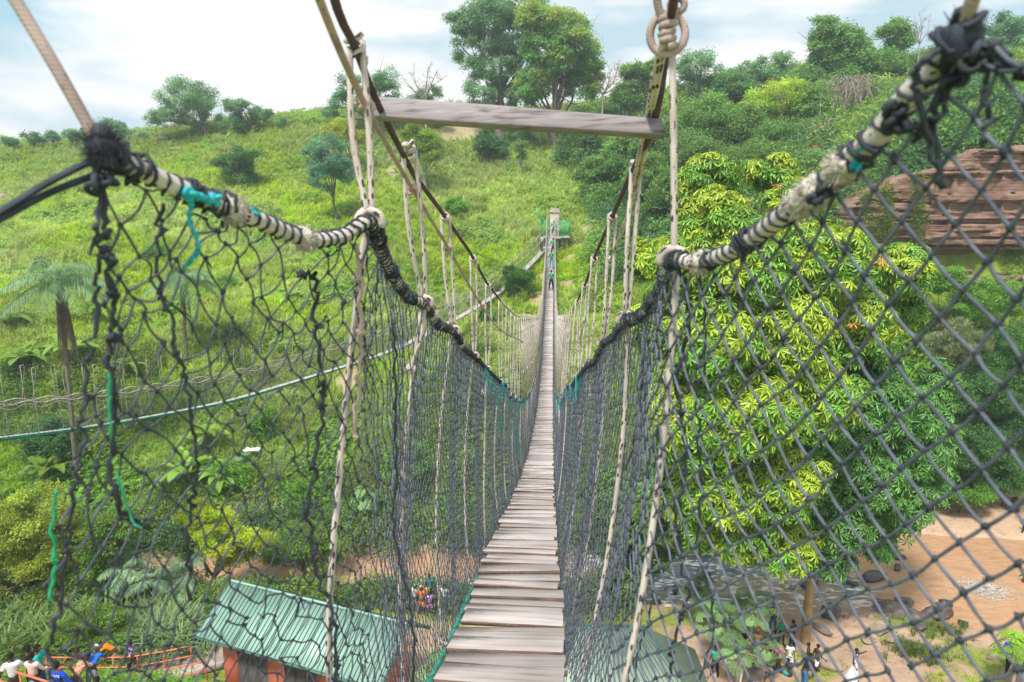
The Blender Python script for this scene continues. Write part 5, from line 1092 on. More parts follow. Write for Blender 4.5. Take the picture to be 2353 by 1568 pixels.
# frayed end knots
for j, (px, py, Y, rx) in enumerate([(238, 345, 1.0, .030), (2208, 92, .9, .030)]):
    g = np.random.default_rng(70+j); c = PY(px, py, Y); mb = MB(); n = 900 if j == 0 else 160; d = g.normal(0, 1, (n, 3)); d /= np.linalg.norm(d, axis=1)[:, None]
    sphere(mb, c, [rx*.75, rx*.75, rx*1.15], fn=lambda V: V*(1+.16*np.sin(V[:, [2]]*8)))
    strands(mb, c+d*rx*.5, c+d*rx*g.uniform(.75, 1.3, (n, 1))*[1, 1, 1.15], .0007, 3, r2=.0003)
    for q in range(3): knot(mb, c+g.normal(0, .010, 3)-[0, 0, .022*q], .017, .0046, seed=q)
    mb.build('end_knot', 'net_dark', B1, smooth=True)
def rope(L, r, mat, name, k=8):
    mb = MB(); tube(mb, spline([PY(*q) for q in L], 6), r, k); return mb.build(name, mat, B1, smooth=True)
rope([(0, -60, .97), (35, 0, .98), (125, 150, .99), (212, 305, 1.0), (232, 350, 1.0)], .0088, 'rope_brown', 'stay_rope')
rope([(2260, -80, .86), (2235, 0, .87), (2212, 75, .9)], .0085, 'rope_brown', 'stay_rope')
rope([(-60, 515, .85), (0, 487, .88), (110, 420, .94), (225, 362, 1.0)], .0052, 'net_dark', 'stay_cord', 6)
rope([(-60, 530, .85), (0, 504, .88), (110, 445, .94), (228, 398, 1.0)], .0052, 'net_dark', 'stay_cord', 6)
# rope ring at the top right
c = PY(1534, 78, 1.7); mb = MB(); th = np.linspace(0, 2*np.pi, 33); tube(mb, np.stack([c[0]+np.cos(th)*.040, c[1]+np.sin(th*2)*.004, c[2]+np.sin(th)*.044], 1), .0095, 8, cap=False)
for px, a in ((1508, -70), (1548, -70)): tube(mb, spline([PY(px, a, 1.66), PY(px+2, 0, 1.68), PY(1520 if px < 1530 else 1546, 40, 1.69), PY(1533, 62, 1.69)], 6), .0095, 7)
for a, b in (((1534, 40), (1534, 110)),): coil(mb, [PY(*a, 1.685), PY(*b, 1.685)], .014, .0085, 4, seed=3, k=7)
th = np.linspace(0, 2*np.pi, 20); c2 = PY(1556, 12, 1.7); tube(mb, np.stack([c2[0]+np.cos(th)*.016, c2[1]+0*th, c2[2]+np.sin(th)*.015], 1), .0085, 7, cap=False)
mb.build('rope_ring', 'rope_brown', B1, smooth=True)
# spreader beam
A, Bp = PY(862, 250, 2.12), PY(1522, 297, 2.02); ax = Bp-A; Lb = np.linalg.norm(ax); ax /= Lb; nb = 60; prof = np.array([(-.018, -.028), (.018, -.028), (.020, -.024), (.020, .024), (.017, .028), (-.017, .028), (-.020, .024), (-.020, -.024)])
cr = np.cross(ax, [0, 0, 1.]); cr /= np.linalg.norm(cr); u2 = np.cross(cr, ax); tl = .28; cr, u2 = cr*math.cos(tl)+u2*math.sin(tl), -cr*math.sin(tl)+u2*math.cos(tl)
t = np.linspace(0, Lb, nb); sc = 1+.04*(vnoise(t*6, t*0, 3)-.5); V = (A+ax*t[:, None])[:, None]+cr*(prof[:, 0][None, :, None]*sc[:, None, None])+u2*((prof[:, 1][None, :]*sc[:, None]*np.interp(t, [0, Lb*.5, Lb], [1.12, 1.02, .80])[:, None])[..., None])
mb = MB(); a = (np.arange(nb-1)[:, None]*8+np.arange(8)[None]); b = np.arange(nb-1)[:, None]*8+(np.arange(8)+1)[None] % 8; 
mb.add(np.vstack([V.reshape(-1, 3), V[0].mean(0), V[-1].mean(0)]), [np.stack([a, a+8, b+8, b], -1).reshape(-1, 4), np.vstack([np.stack([np.full(8, nb*8), (np.arange(8)+1) % 8, np.arange(8)], 1), np.stack([np.full(8, nb*8+1), (nb-1)*8+np.arange(8), (nb-1)*8+(np.arange(8)+1) % 8], 1)])], 0, [1, 1, 1.02])
mb.build('spreader_beam', 'wood_beam', B1)
# ---------------------------------------------------------------- far tower and landing
zt = 22-deck_d(YE); TX = EX-.15*0+.0
def bxo(name, parts, mat, parent):
    mb = MB()
    for c_, s_ in parts: box(mb, c_, s_, bev=.012)
    return mb.build(name, mat, parent)
tx = PY(1274, 520, 75.6)[0]; gz = ground_of(tx, 75.6)
T1 = thing('cable_tower', (tx, 75.6, gz), 'weathered concrete pillar with a wider cap at the far end of the footbridge', 'tower')
zb = min(gz, zt)-1; ztop = PY(1272, 490, 75.6)[2]
bxo('shaft', [((tx, 75.75, (zb+ztop)/2), (.98, .6, ztop-zb))], 'concrete', T1)
bxo('cap', [((tx, 75.75, ztop+.16), (1.12, .75, .32)), ((tx, 75.75, ztop+.40), (.95, .62, .16))], 'concrete', T1)
bxo('footing_slab', [((tx, 75.0, zt-.12), (1.5, 1.2, .2))], 'concrete', T1)
def platform(name, label, x0, x1, yc, side):
    t = thing(name, ((x0+x1)/2, yc, zt-.2), label, 'platform', 'landings of the far tower'); mb = MB(); box(mb, ((x0+x1)/2, yc+.4, zt-.1), (x1-x0, 1.9, .18), bev=.02); mb.build('slab', 'concrete', t)
    mb = MB(); gzz = ground_of((x0+x1)/2, yc)-.5
    for xx in (x0+.35, x1-.35): box(mb, (xx, yc+.2, (gzz+zt-.2)/2), (.3, .3, zt-.2-gzz))
    mb.build('supports', 'concrete', t)
    for (a, b) in (((x0, yc-.5), (x1, yc-.5)), ((x1 if side > 0 else x0, yc-.5), (x1 if side > 0 else x0, yc+1.3)), ((x0, yc+1.3), (x1, yc+1.3))):
        mb = MB(); a = np.array([*a, zt]); b = np.array([*b, zt]); n = max(3, int(np.linalg.norm(b-a)/.13))
        for q in (1.5, .12): box_len = b-a; tube(mb, [a+[0, 0, q], b+[0, 0, q]], .035, 4)
        for q in range(n+1): p = a+(b-a)*q/n; tube(mb, [p, p+[0, 0, 1.5]], .022, 4)
        mb.build('railing', 'paint_green', t)
platform('viewing_platform', 'concrete landing with green barred railing on the right of the far tower', tx+.55, PY(1309, 500, 76)[0], 76, 1)
platform('viewing_platform', 'concrete landing with green railing on the left of the far tower', PY(1244, 500, 76)[0], tx-.55, 76, -1)
mb = MB(); p = PY(1243, 497, 75.4); tube(mb, [p+[-.35, 0, .75], p+[.25, 0, -.9]], .06, 4); tube(mb, [p+[-.35, 0, .1], p+[.3, 0, -.5]], .04, 4)
tag(mb.build('leaning_gate', 'paint_green', origin=p), 'green metal gate frame leaning left of the far tower', 'gate')
# ---------------------------------------------------------------- second footbridge
P0 = PY(1257, 570, 74.8)[:2]; P1 = Pf(0, 1006, 27.6)[:2]
def on_line(px, py):
    d, k = ray(px, py); A = np.array([[d[0], -(P1-P0)[0]], [d[1], -(P1-P0)[1]]]); t, u = np.linalg.solve(A, P0-EYE[:2]); return EYE+d*t
DP2 = spline([on_line(*q) for q in [(1255, 568), (1200, 625), (1130, 683), (1020, 748), (900, 805), (830, 830), (650, 886), (500, 928), (250, 975), (0, 1008), (-200, 1032), (-420, 1050)]], 10)
B2 = thing('second_footbridge', DP2[60], 'second rope footbridge crossing the slope behind the left net toward the far tower', 'footbridge')
dirn = P1-P0; dirn = dirn/np.linalg.norm(dirn); per = np.array([-dirn[1], dirn[0], 0]); dirn = np.array([*dirn, 0])
mb = MB(); Q = resample(DP2, .2); g = np.random.default_rng(33)
T, A_, B_ = frames(Q)
for q, tt in zip(Q, T):
    X_ = per; Z_ = np.cross(tt, X_)*-1; Z_ = Z_ if Z_[2] > 0 else -Z_; M = np.stack([X_, tt, Z_], 1); box(mb, q, [.62, .195, .035], Rm=M, col=np.full(3, g.uniform(.9, 1.25)))
mb.build('plank_deck', 'wood_grey', B2)
n2 = len(Q)
for s in (-1, 1):
    lo = Q+per*s*.33; Lc = np.r_[0, np.cumsum(np.linalg.norm(np.diff(Q, axis=0), axis=1))]
    sag = .10*np.cos(Lc/1.3*2*np.pi); hi = Q+per*s*.42+np.array([0, 0, 1.])*(1.55+sag*.6)[:, None]; hh = np.interp(Lc, [0, 6, 30, Lc[-1]], [2.6, 2.4, 2.9, 3.1]); cb = Q+per*s*.45+np.array([0, 0, 1.])*hh[:, None]
    mb = MB(); i_ = int(n2*.47); tube(mb, (lo-[0, 0, .03])[:i_], .028, 5); nr_ = float(np.dot(per*s, EYE-Q[n2//2])) > 0; tube(mb, (lo+[0, 0, .035 if nr_ else -.02])[i_-1:], np.interp(np.arange(n2-i_+1), [0, 60], [.03, .075 if nr_ else .03]), 5); mb.build('deck_edge_rope', 'deck_green', B2)
    mb = MB(); tube(mb, hi, .027, 5); hi2 = hi-[0, 0, .16]+np.array([0, 0, 1.])*(sag*.5)[:, None]; tube(mb, hi2, .02, 4); mb.build('handrail_rope', 'rope_cream', B2)
    mb = MB(); tube(mb, cb, .008, 4); mb.build('suspension_cable', 'cable_dark', B2)
    step = 1.3; k_ = 0
    for L_ in np.arange(.8, Lc[-1], step):
        i = int(np.searchsorted(Lc, L_)); i = min(i, n2-1); mb = MB(); top = cb[i]
        tube(mb, [top, (top+hi[i])/2, hi[i], (hi[i]+lo[i])/2+per*s*.03, lo[i]], .018, 4); tube(mb, spline([top, top+dirn*.16*(1 if k_ % 2 else -1)+[0, 0, -.12], hi[i]+dirn*.12-[0, 0, 0]], 3), .012, 4); k_ += 1
        if k_ <= 48: mb.build('hanger_rope', 'rope_cream', B2)
    mb = MB(); ds = .16; nn = int(Lc[-1]/ds); nr = 9
    I, J = np.meshgrid(np.arange(nn), np.arange(nr+1), indexing='ij'); S = (I+.5*(J % 2))*ds; lo_ = np.stack([np.interp(S, Lc, lo[:, k]) for k in range(3)], -1); hi_ = np.stack([np.interp(S, Lc, hi[:, k]) for k in range(3)], -1)
    Pn = lo_+(hi_-lo_)*(J/nr)[..., None]
    for par in (0, 1):
        js = np.arange(nr)[np.arange(nr) % 2 == par]; d_ = -1 if par == 0 else 1; i0 = np.arange(1, nn-1)
        for dd in (0, d_): strands(mb, Pn[np.ix_(i0, js)].reshape(-1, 3), Pn[np.ix_(i0+dd, js+1)].reshape(-1, 3), .0032, 3)
    mb.build('safety_net', 'net_black', B2)['kind'] = 'stuff'
# ---------------------------------------------------------------- green-roofed houses
def XFp(X, F, z): x, y = fromXF(X, F); return np.array([x, y, z])
def house():
    A = toXF(*Pd(464, 1444, 18.0)[:2]); Bc = toXF(*Pd(884, 1562, 18.0)[:2]); A = np.array(A); Bc = np.array(Bc)
    u = (Bc-A)/np.linalg.norm(Bc-A); Lh = np.linalg.norm(Bc-A); v = np.array([-u[1], u[0]]); W = 3.7
    ze, zr = 22-18.0, 22-16.75; P = lambda a, b, z: XFp(*(A+u*a+v*b), z)
    c = P(Lh/2, W/2, .9); t = thing('green_roofed_house', c, 'long low orange-walled house with a pale green metal roof left below the bridge', 'house')
    # walls as boards, roof as two slopes with seams
    M = np.stack([np.r_[fromXF(*u)[0]-EX, fromXF(*u)[1], 0], np.r_[fromXF(*v)[0]-EX, fromXF(*v)[1], 0], [0, 0, 1.]], 1)
    def bx(mb, a0, a1, b0, b1, z0, z1, bev=.0): box(mb, P((a0+a1)/2, (b0+b1)/2, (z0+z1)/2), (a1-a0, b1-b0, z1-z0), Rm=M, bev=bev)
    mb = MB(); x0, x1, y0, y1 = .55, Lh-.9, .5, W-.5; zf = .6; zt_ = ze-.02
    bays = []; a = x0+.75
    while a < x1-1.3: bays.append((a, a+1.7)); a += 2.55
    segs = [x0]+[q for b_ in bays for q in b_]+[x1]
    for i in range(0, len(segs), 2): bx(mb, segs[i], segs[i+1], y0, y0+.18, zf, zt_)
    for a0, a1 in bays: bx(mb, a0, a1, y0, y0+.18, zt_-.28, zt_-.003)
    bx(mb, x0, x1, y1-.18, y1, zf, zt_); bx(mb, x0, x0+.18, y0+.183, y1-.183, zf, zt_); bx(mb, x1-.18, x1, y0+.183, y1-.183, zf, zt_)
    for xx in (x0+.02, x1-.16):
        g0, g1, gt = P(xx, y0, zt_), P(xx, y1, zt_), P(xx, W/2, zr-.22); g2 = M[:, 0]*.14
        mb.add(np.array([g0, g1, gt, g0+g2, g1+g2, gt+g2]), [np.array([[0, 1, 2], [3, 5, 4]]), np.array([[0, 3, 4, 1], [1, 4, 5, 2], [2, 5, 3, 0]])])
    mb.build('walls', 'wall_orange', t)
    for a0, a1 in bays:
        mb = MB(); bx(mb, a0+.01, a1-.01, y0+.06, y0+.10, zf, zt_-.285)
        for q in range(3): s = a0+(a1-a0)*(q+.03)/3; bx(mb, s, s+(a1-a0)/3-.05, y0+.03, y0+.058, zf+.06, zt_-.34, .008)
        d = mb.build('shutter_door', 'door_grey', t)
    for side in (0, 1):
        mb = MB(); e0 = P(-.0, -.35 if side == 0 else W+.0, ze-.12 if side == 0 else ze); 
        b0 = -.35 if side == 0 else W+.0; z0 = ze-.12 if side == 0 else ze
        n = 44; rows = []
        q = [P(0, b0, z0), P(Lh, b0, z0), P(Lh-.0, W/2, zr), P(0, W/2, zr)]; dn = np.array([0, 0, -.04]); V = np.array(q+[w_+dn for w_ in q])
        mb.add(V, np.array([[0, 1, 2, 3], [7, 6, 5, 4], [0, 4, 5, 1], [1, 5, 6, 2], [2, 6, 7, 3], [3, 7, 4, 0]])); r = mb.build('roof_slope', 'roof_metal', t)
        mb = MB(); ts = np.arange(1, n)/n; a_ = q[0]+(q[1]-q[0])*ts[:, None]; b_ = q[3]+(q[2]-q[3])*ts[:, None]
        strands(mb, a_+[0, 0, .012], b_+[0, 0, .012], .024, 4); mb.build('roof_seams', 'seam_metal', r)
        mb = MB(); tube(mb, [q[0]+[0, 0, -.1], q[1]+[0, 0, -.1]], .07, 4); mb.build('eaves_board', 'fascia', t)
    mb = MB(); strands(mb, [P(0, W/2, zr)+[0, 0, .02]], [P(Lh, W/2, zr)+[0, 0, .02]], .06, 6); mb.build('ridge_cap', 'roof_metal', t)
    for xx in (0, Lh):
        mb = MB(); strands(mb, [P(xx, -.35, ze-.16), P(xx, W/2, zr-.04)], [P(xx, W/2, zr-.04), P(xx, W, ze-.04)], .07, 4); mb.build('gable_trim', 'fascia', t)
    mb = MB(); bx(mb, x0-.6, x1+1.2, -.6, W+.8, .3, .72, .02); mb.build('plinth', 'concrete', t)
house()
def house2():
    q = [Pd(1300, 1437, 18.2), Pd(1480, 1440, 18.2)]; zr = 22-18.2; zl = zr-1.1
    a, b = q; t = thing('green_roofed_shed', ((a[0]+b[0])/2, a[1]-2.6, .9), 'low building with a faded green metal hipped roof right below the bridge', 'house')
    e = [Pd(1620, 1580, 22-zl), np.array([a[0]-.9, a[1]-6.2, zl]), np.array([b[0]+2.0, a[1]-6.2, zl])]
    c1 = np.array([e[0][0]+.4, a[1]-6.2, zl]); e0 = np.array([Pd(1625, 1600, 22-zl)[0], a[1]+.5-.2, zl])
    mb = MB()
    front = [a, b, c1, e[1]]; right = [b, np.array([b[0]+2.3, b[1]+.1, zl]), c1]
    dn = np.array([0, 0, -.05])
    V = np.array(front+[w_+dn for w_ in front]); mb.add(V, np.array([[3, 2, 1, 0], [4, 5, 6, 7], [0, 1, 5, 4], [1, 2, 6, 5], [2, 3, 7, 6], [3, 0, 4, 7]])); r1 = mb.build('roof_slope', 'roof_faded', t)
    mb = MB(); ts = np.arange(1, 26)/26; strands(mb, a+(b-a)*ts[:, None]+[0, 0, .012], e[1]+(c1-e[1])*ts[:, None]+[0, 0, .012], .016, 4); mb.build('roof_seams', 'seam_metal', r1)
    mb = MB(); V = np.array(right+[w_+dn for w_ in right]); mb.add(V, [np.array([[0, 1, 2], [5, 4, 3]])[:, ::-1], np.array([[0, 1, 4, 3], [1, 2, 5, 4]])]); mb.build('roof_hip', 'roof_faded', t)
    mb = MB(); strands(mb, [a+[-.05, 0, .03], b], [b+[.05, 0, .03], c1], .05, 5); mb.build('ridge_cap', 'fascia', t)
    mb = MB(); box(mb, ((e[1][0]+c1[0])/2, a[1]-3.2, (zl+.6)/2-.15), (c1[0]-e[1][0]-1.0, 5.2, zl-.75)); mb.build('walls', 'wall_orange', t)
house2()
# ---------------------------------------------------------------- orange railing, path and steps
def railline(name, label, pts, z, posts, r=.035, post_to=1.0):
    P = spline([Pd(px, py, d) for px, py, d in pts], 5) if len(pts) > 2 else np.array([Pd(*q) for q in pts])
    b = P[len(P)//2]; t = thing(name, (b[0], b[1], .9), label, 'railing', 'orange railings of the stepped path')
    mb = MB(); tube(mb, P, r, 6); mb.build('top_rail', 'rail_orange', t, smooth=True)
    mb = MB(); tube(mb, P-[0, 0, z], r*.85, 6); mb.build('lower_rail', 'rail_orange', t, smooth=True)
    Q = P[np.linspace(0, len(P)-1, posts).astype(int)]
    for q in Q:
        mb = MB(); gz_ = ground_of(q[0], q[1])-.1; tube(mb, [q, [q[0], q[1], min(gz_, q[2]-post_to)]], r*.9, 6); mb.build('post', 'rail_orange', t)
railline('orange_railing', 'orange pipe railing along the far side of the stepped path behind the bathers', [(105, 1511, 20.0), (274, 1511, 20.0), (360, 1500, 19.9), (438, 1485, 19.8)], .5, 5)
railline('orange_railing', 'orange pipe railing along the near side of the stepped path by the house', [(250, 1556, 20.1), (345, 1545, 20.1), (472, 1521, 20.1)], .45, 4)
railline('orange_railing', 'thick orange pipe handrail crossing in front of the man in the white T-shirt', [(-60, 1516, 13.6), (0, 1533, 13.6), (115, 1569, 13.7), (160, 1583, 13.8)], .5, 3, .035)
railline('orange_railing', 'orange handrail running down behind the man in the blue shirt', [(135, 1524, 16.5), (160, 1532, 16.9), (205, 1553, 17.2), (260, 1566, 17.6)], .45, 3)
gS = np.random.default_rng(8); t = thing('stepped_path', G(400, 1545), 'pale concrete stepped path between the orange railings', 'path steps')
A0, A1 = Pd(300, 1568, 21.0), Pd(520, 1510, 21.0); ns = 8
for i in range(ns):
    p = A0+(A1-A0)*(i+.5)/ns; dd = (A1-A0); az = math.atan2(dd[1], dd[0]); h = ground_of(p[0], p[1]); mb = MB(); box(mb, [p[0], p[1], max(h, 1.0)+.02+.012*i], [np.linalg.norm(dd)/ns*.985, 1.5, .3], az, bev=.02); mb.build('step', 'concrete', t)
# ---------------------------------------------------------------- rocks
def rock(label, px, py, w, d, h, rz, mat, seed, group='rocks in and beside the river', lift=0., name='rock', z=None):
    g = np.random.default_rng(seed); b = G(px, py); 
    if z is not None: b = Pd(px, py, 22-z)
    mb = MB(); ns_ = g.normal(0, 1, (8, 3)); ns_ /= np.linalg.norm(ns_, axis=1)[:, None]; ds_ = g.uniform(.36, .72, 8)
    def fn(V):
        s = np.ones(len(V))*1.3
        for n_, d_ in zip(ns_, ds_): q = V @ n_; s = np.where(q > 0, np.minimum(s, d_/np.maximum(q, 1e-3)), s)
        return V*np.minimum(s, 1.0)[:, None]*(1+.03*g.normal(0, 1, (len(V), 1)))
    sphere(mb, b+[0, 0, h*.25+lift], [w/2*1.12, d/2*1.12, h/2*1.05], 20, 14, M=rotz(np.array([rz]))[0] @ rotx(np.array([g.normal(0, .12)]))[0], fn=fn)
    tag(mb.build(name, mat, origin=b), label, 'rock', group)
RK = [(2085, 1425, 1.9, 3.4, .8, .5, 'rock', 'long flat slab of rock jutting into the brown water'), (2150, 1420, 1.6, 1.3, .9, .2, 'rock', 'grey angular boulder at the water edge behind the long slab'), (2080, 1390, .9, 1.4, .5, .6, 'rock', 'thin tilted slab at the top of the row in the water'), (2170, 1395, .8, .6, .5, 0, 'rock_wet', 'small dark block on the outer side of the long slab'),
      (2120, 1448, .9, .7, .4, .9, 'rock', 'small flat rock just below the long slab'), (1895, 1385, 1.4, .9, .7, .3, 'rock', 'broad grey boulder under the crown edge by the rapids'), (1915, 1420, 1.2, .9, .8, .1, 'rock', 'rounded boulder between the calm pool and the trunk'), (2010, 1335, 1.6, .8, .7, .2, 'rock_wet', 'dark wet boulder in the middle of the rapids'), (2030, 1352, .9, .5, .3, .1, 'rock_pale', 'orange-brown flat rock next to the dark wet boulder'), (1960, 1345, .8, .5, .3, 0, 'rock_wet', 'low dark stone left of the orange-brown rock'),
      (2060, 1310, .7, .5, .4, .5, 'rock_wet', 'small dark stone at the lower lip of the sandbar'), (2090, 1258, 1.4, .7, .5, -.2, 'rock', 'pale layered rock on the edge of the sandbar under the leaves'), (2130, 1262, .9, .5, .4, -.2, 'rock', 'little layered rock to the right of the one on the sandbar'), (2070, 1285, .9, .6, .35, .4, 'rock_wet', 'black stone lying below the sandbar rocks'), (1800, 1385, 2.4, 1.2, .9, -.5, 'rock', 'big sloping grey slab left of the tree trunk'), (1860, 1350, 1.2, .7, .5, .1, 'rock_wet', 'wet flat stone above the rapids left of the trunk'),
      (2290, 1520, .9, .6, .4, .3, 'rock_pale', 'pale stone at the bottom right of the bank'), (2025, 1452, 1.5, 1.0, .35, .8, 'rock_pale', 'pale flat ledge on the bank beside the pool'), (2060, 1478, 1.2, .9, .3, .3, 'rock_pale', 'pale cracked ledge below the pool ledge'), (2110, 1490, 1.0, .5, .25, -.4, 'rock_pale', 'narrow pale plank-like ledge lying on the bank'), (1880, 1448, 1.3, .5, .4, -.9, 'rock', 'tilted slab resting beside the tan trunk'), (1990, 1475, .9, .7, .25, .5, 'rock_pale', 'small pale ledge behind the grass patch'),
      (1900, 1530, 1.5, .8, .6, -.5, 'rock_pale', 'smooth pale boulder behind the boy in white shorts'), (2150, 1455, 1.3, .9, .4, .5, 'rock', 'wide grey rock between the water and the grass tufts'), (2215, 1440, .8, .6, .4, .2, 'rock_wet', 'dark rock standing at the right water edge'), (2340, 1165, 1.4, 1.0, .8, .4, 'rock_pale', 'pale boulders at the right edge above the sandbar'), (1560, 1360, 1.6, 1.0, .6, .2, 'rock_wet', 'dark boulder in the rapids seen through the tight net'), (1500, 1395, 1.2, .9, .5, .7, 'rock_wet', 'wet boulder below the narrow-leaved tree'), (1620, 1330, 1.0, .8, .5, .1, 'rock_wet', 'wet stone in the rapids left of the papaya plants'),
      (375, 328, 2.6, 1.6, 1.1, 0, 'rock_pale', 'pale boulder showing on the slope below the broad skyline tree'), (410, 352, 2.2, 1.4, 1.0, .4, 'rock_pale', 'whitish boulder just below and right of the pale one'), (905, 378, 2.0, 1.2, .9, .4, 'rock_pale', 'pale boulder on the slope behind the first hangers'), (15, 465, 2.0, 1.4, 1.2, .3, 'rock_pale', 'pale rock at the left edge of the slope'), (870, 1400, .0, 0, 0, 0, None, '')]
for i, (px, py, w_, d_, h_, rz, m_, lab) in enumerate(RK):
    if m_: rock(lab, px, py, w_*1.05, d_, h_*1.25, rz, m_, 400+i, lift=.0, z=(.05 if ('wet' in m_ or 'water' in lab) and py > 1250 else None))
g = np.random.default_rng(12); n = 1500; X_ = g.uniform(7, 34, n); F_ = g.uniform(24, 36, n); k_ = (river(X_, F_) < -.1) & (fbm(X_*.7, F_*.7, 3) > .45); X_, F_ = X_[k_], F_[k_]
x_, y_ = fromXF(X_, F_); mb = MB(); s_ = g.gamma(1.6, .035, len(X_))+.02; inst(mb, OV, OF, np.stack([x_, y_, H(X_, F_)], 1), rrot(len(X_), .8, g), np.stack([s_, s_*.8, s_*.5], 1))
tag(mb.build('pebbles', 'rock_pale'), 'small stones and broken rock strewn over the bathing bank', kind='stuff')
# litter
b = G(580, 1062); mb = MB(); g = np.random.default_rng(3); u_ = np.linspace(-.5, .5, 9); UU, VV = np.meshgrid(u_, u_, indexing='ij')
V = np.stack([UU*1.1, VV*.8, .75+.25*fbm(UU*4+3, VV*4+9, 7)], -1).reshape(-1, 3); a = (np.arange(8)[:, None]*9+np.arange(8)[None]); Fq2 = np.stack([a, a+9, a+10, a+1], -1).reshape(-1, 4)
mb.add(np.vstack([V+b, V+b-[0, 0, .03]]), np.vstack([Fq2, Fq2[:, ::-1]+81])); tag(mb.build('plastic_sheet', 'cl_white', origin=b), 'crumpled white plastic sheet lying on the slope behind the left net', 'plastic sheet')
# ---------------------------------------------------------------- people
def skin_arrays(nodes, edges, root, sub=1):
    me = bpy.data.meshes.new('tmp'); me.from_pydata([tuple(n[0]) for n in nodes], edges, []); o = bpy.data.objects.new('tmp', me); COL.objects.link(o)
    o.modifiers.new('s', 'SKIN').use_smooth_shade = True
    sv = me.skin_vertices[0].data
    for i, n in enumerate(nodes): sv[i].radius = (n[1], n[2] if len(n) > 2 else n[1]); sv[i].use_root = (i == root)
    m = o.modifiers.new('u', 'SUBSURF'); m.levels = sub; m.render_levels = sub
    dg = bpy.context.evaluated_depsgraph_get(); ev = o.evaluated_get(dg); em = ev.to_mesh()
    V = np.empty(len(em.vertices)*3); em.vertices.foreach_get('co', V); V = V.reshape(-1, 3)
    F = [list(p.vertices) for p in em.polygons]; ev.to_mesh_clear(); bpy.data.objects.remove(o); bpy.data.meshes.remove(me)
    return V, [np.array([f for f in F if len(f) == 4]).reshape(-1, 4), np.array([f for f in F if len(f) == 3]).reshape(-1, 3)]
def rx(v, a): c, s = math.cos(a), math.sin(a); return np.array([v[0], v[1]*c-v[2]*s, v[1]*s+v[2]*c])
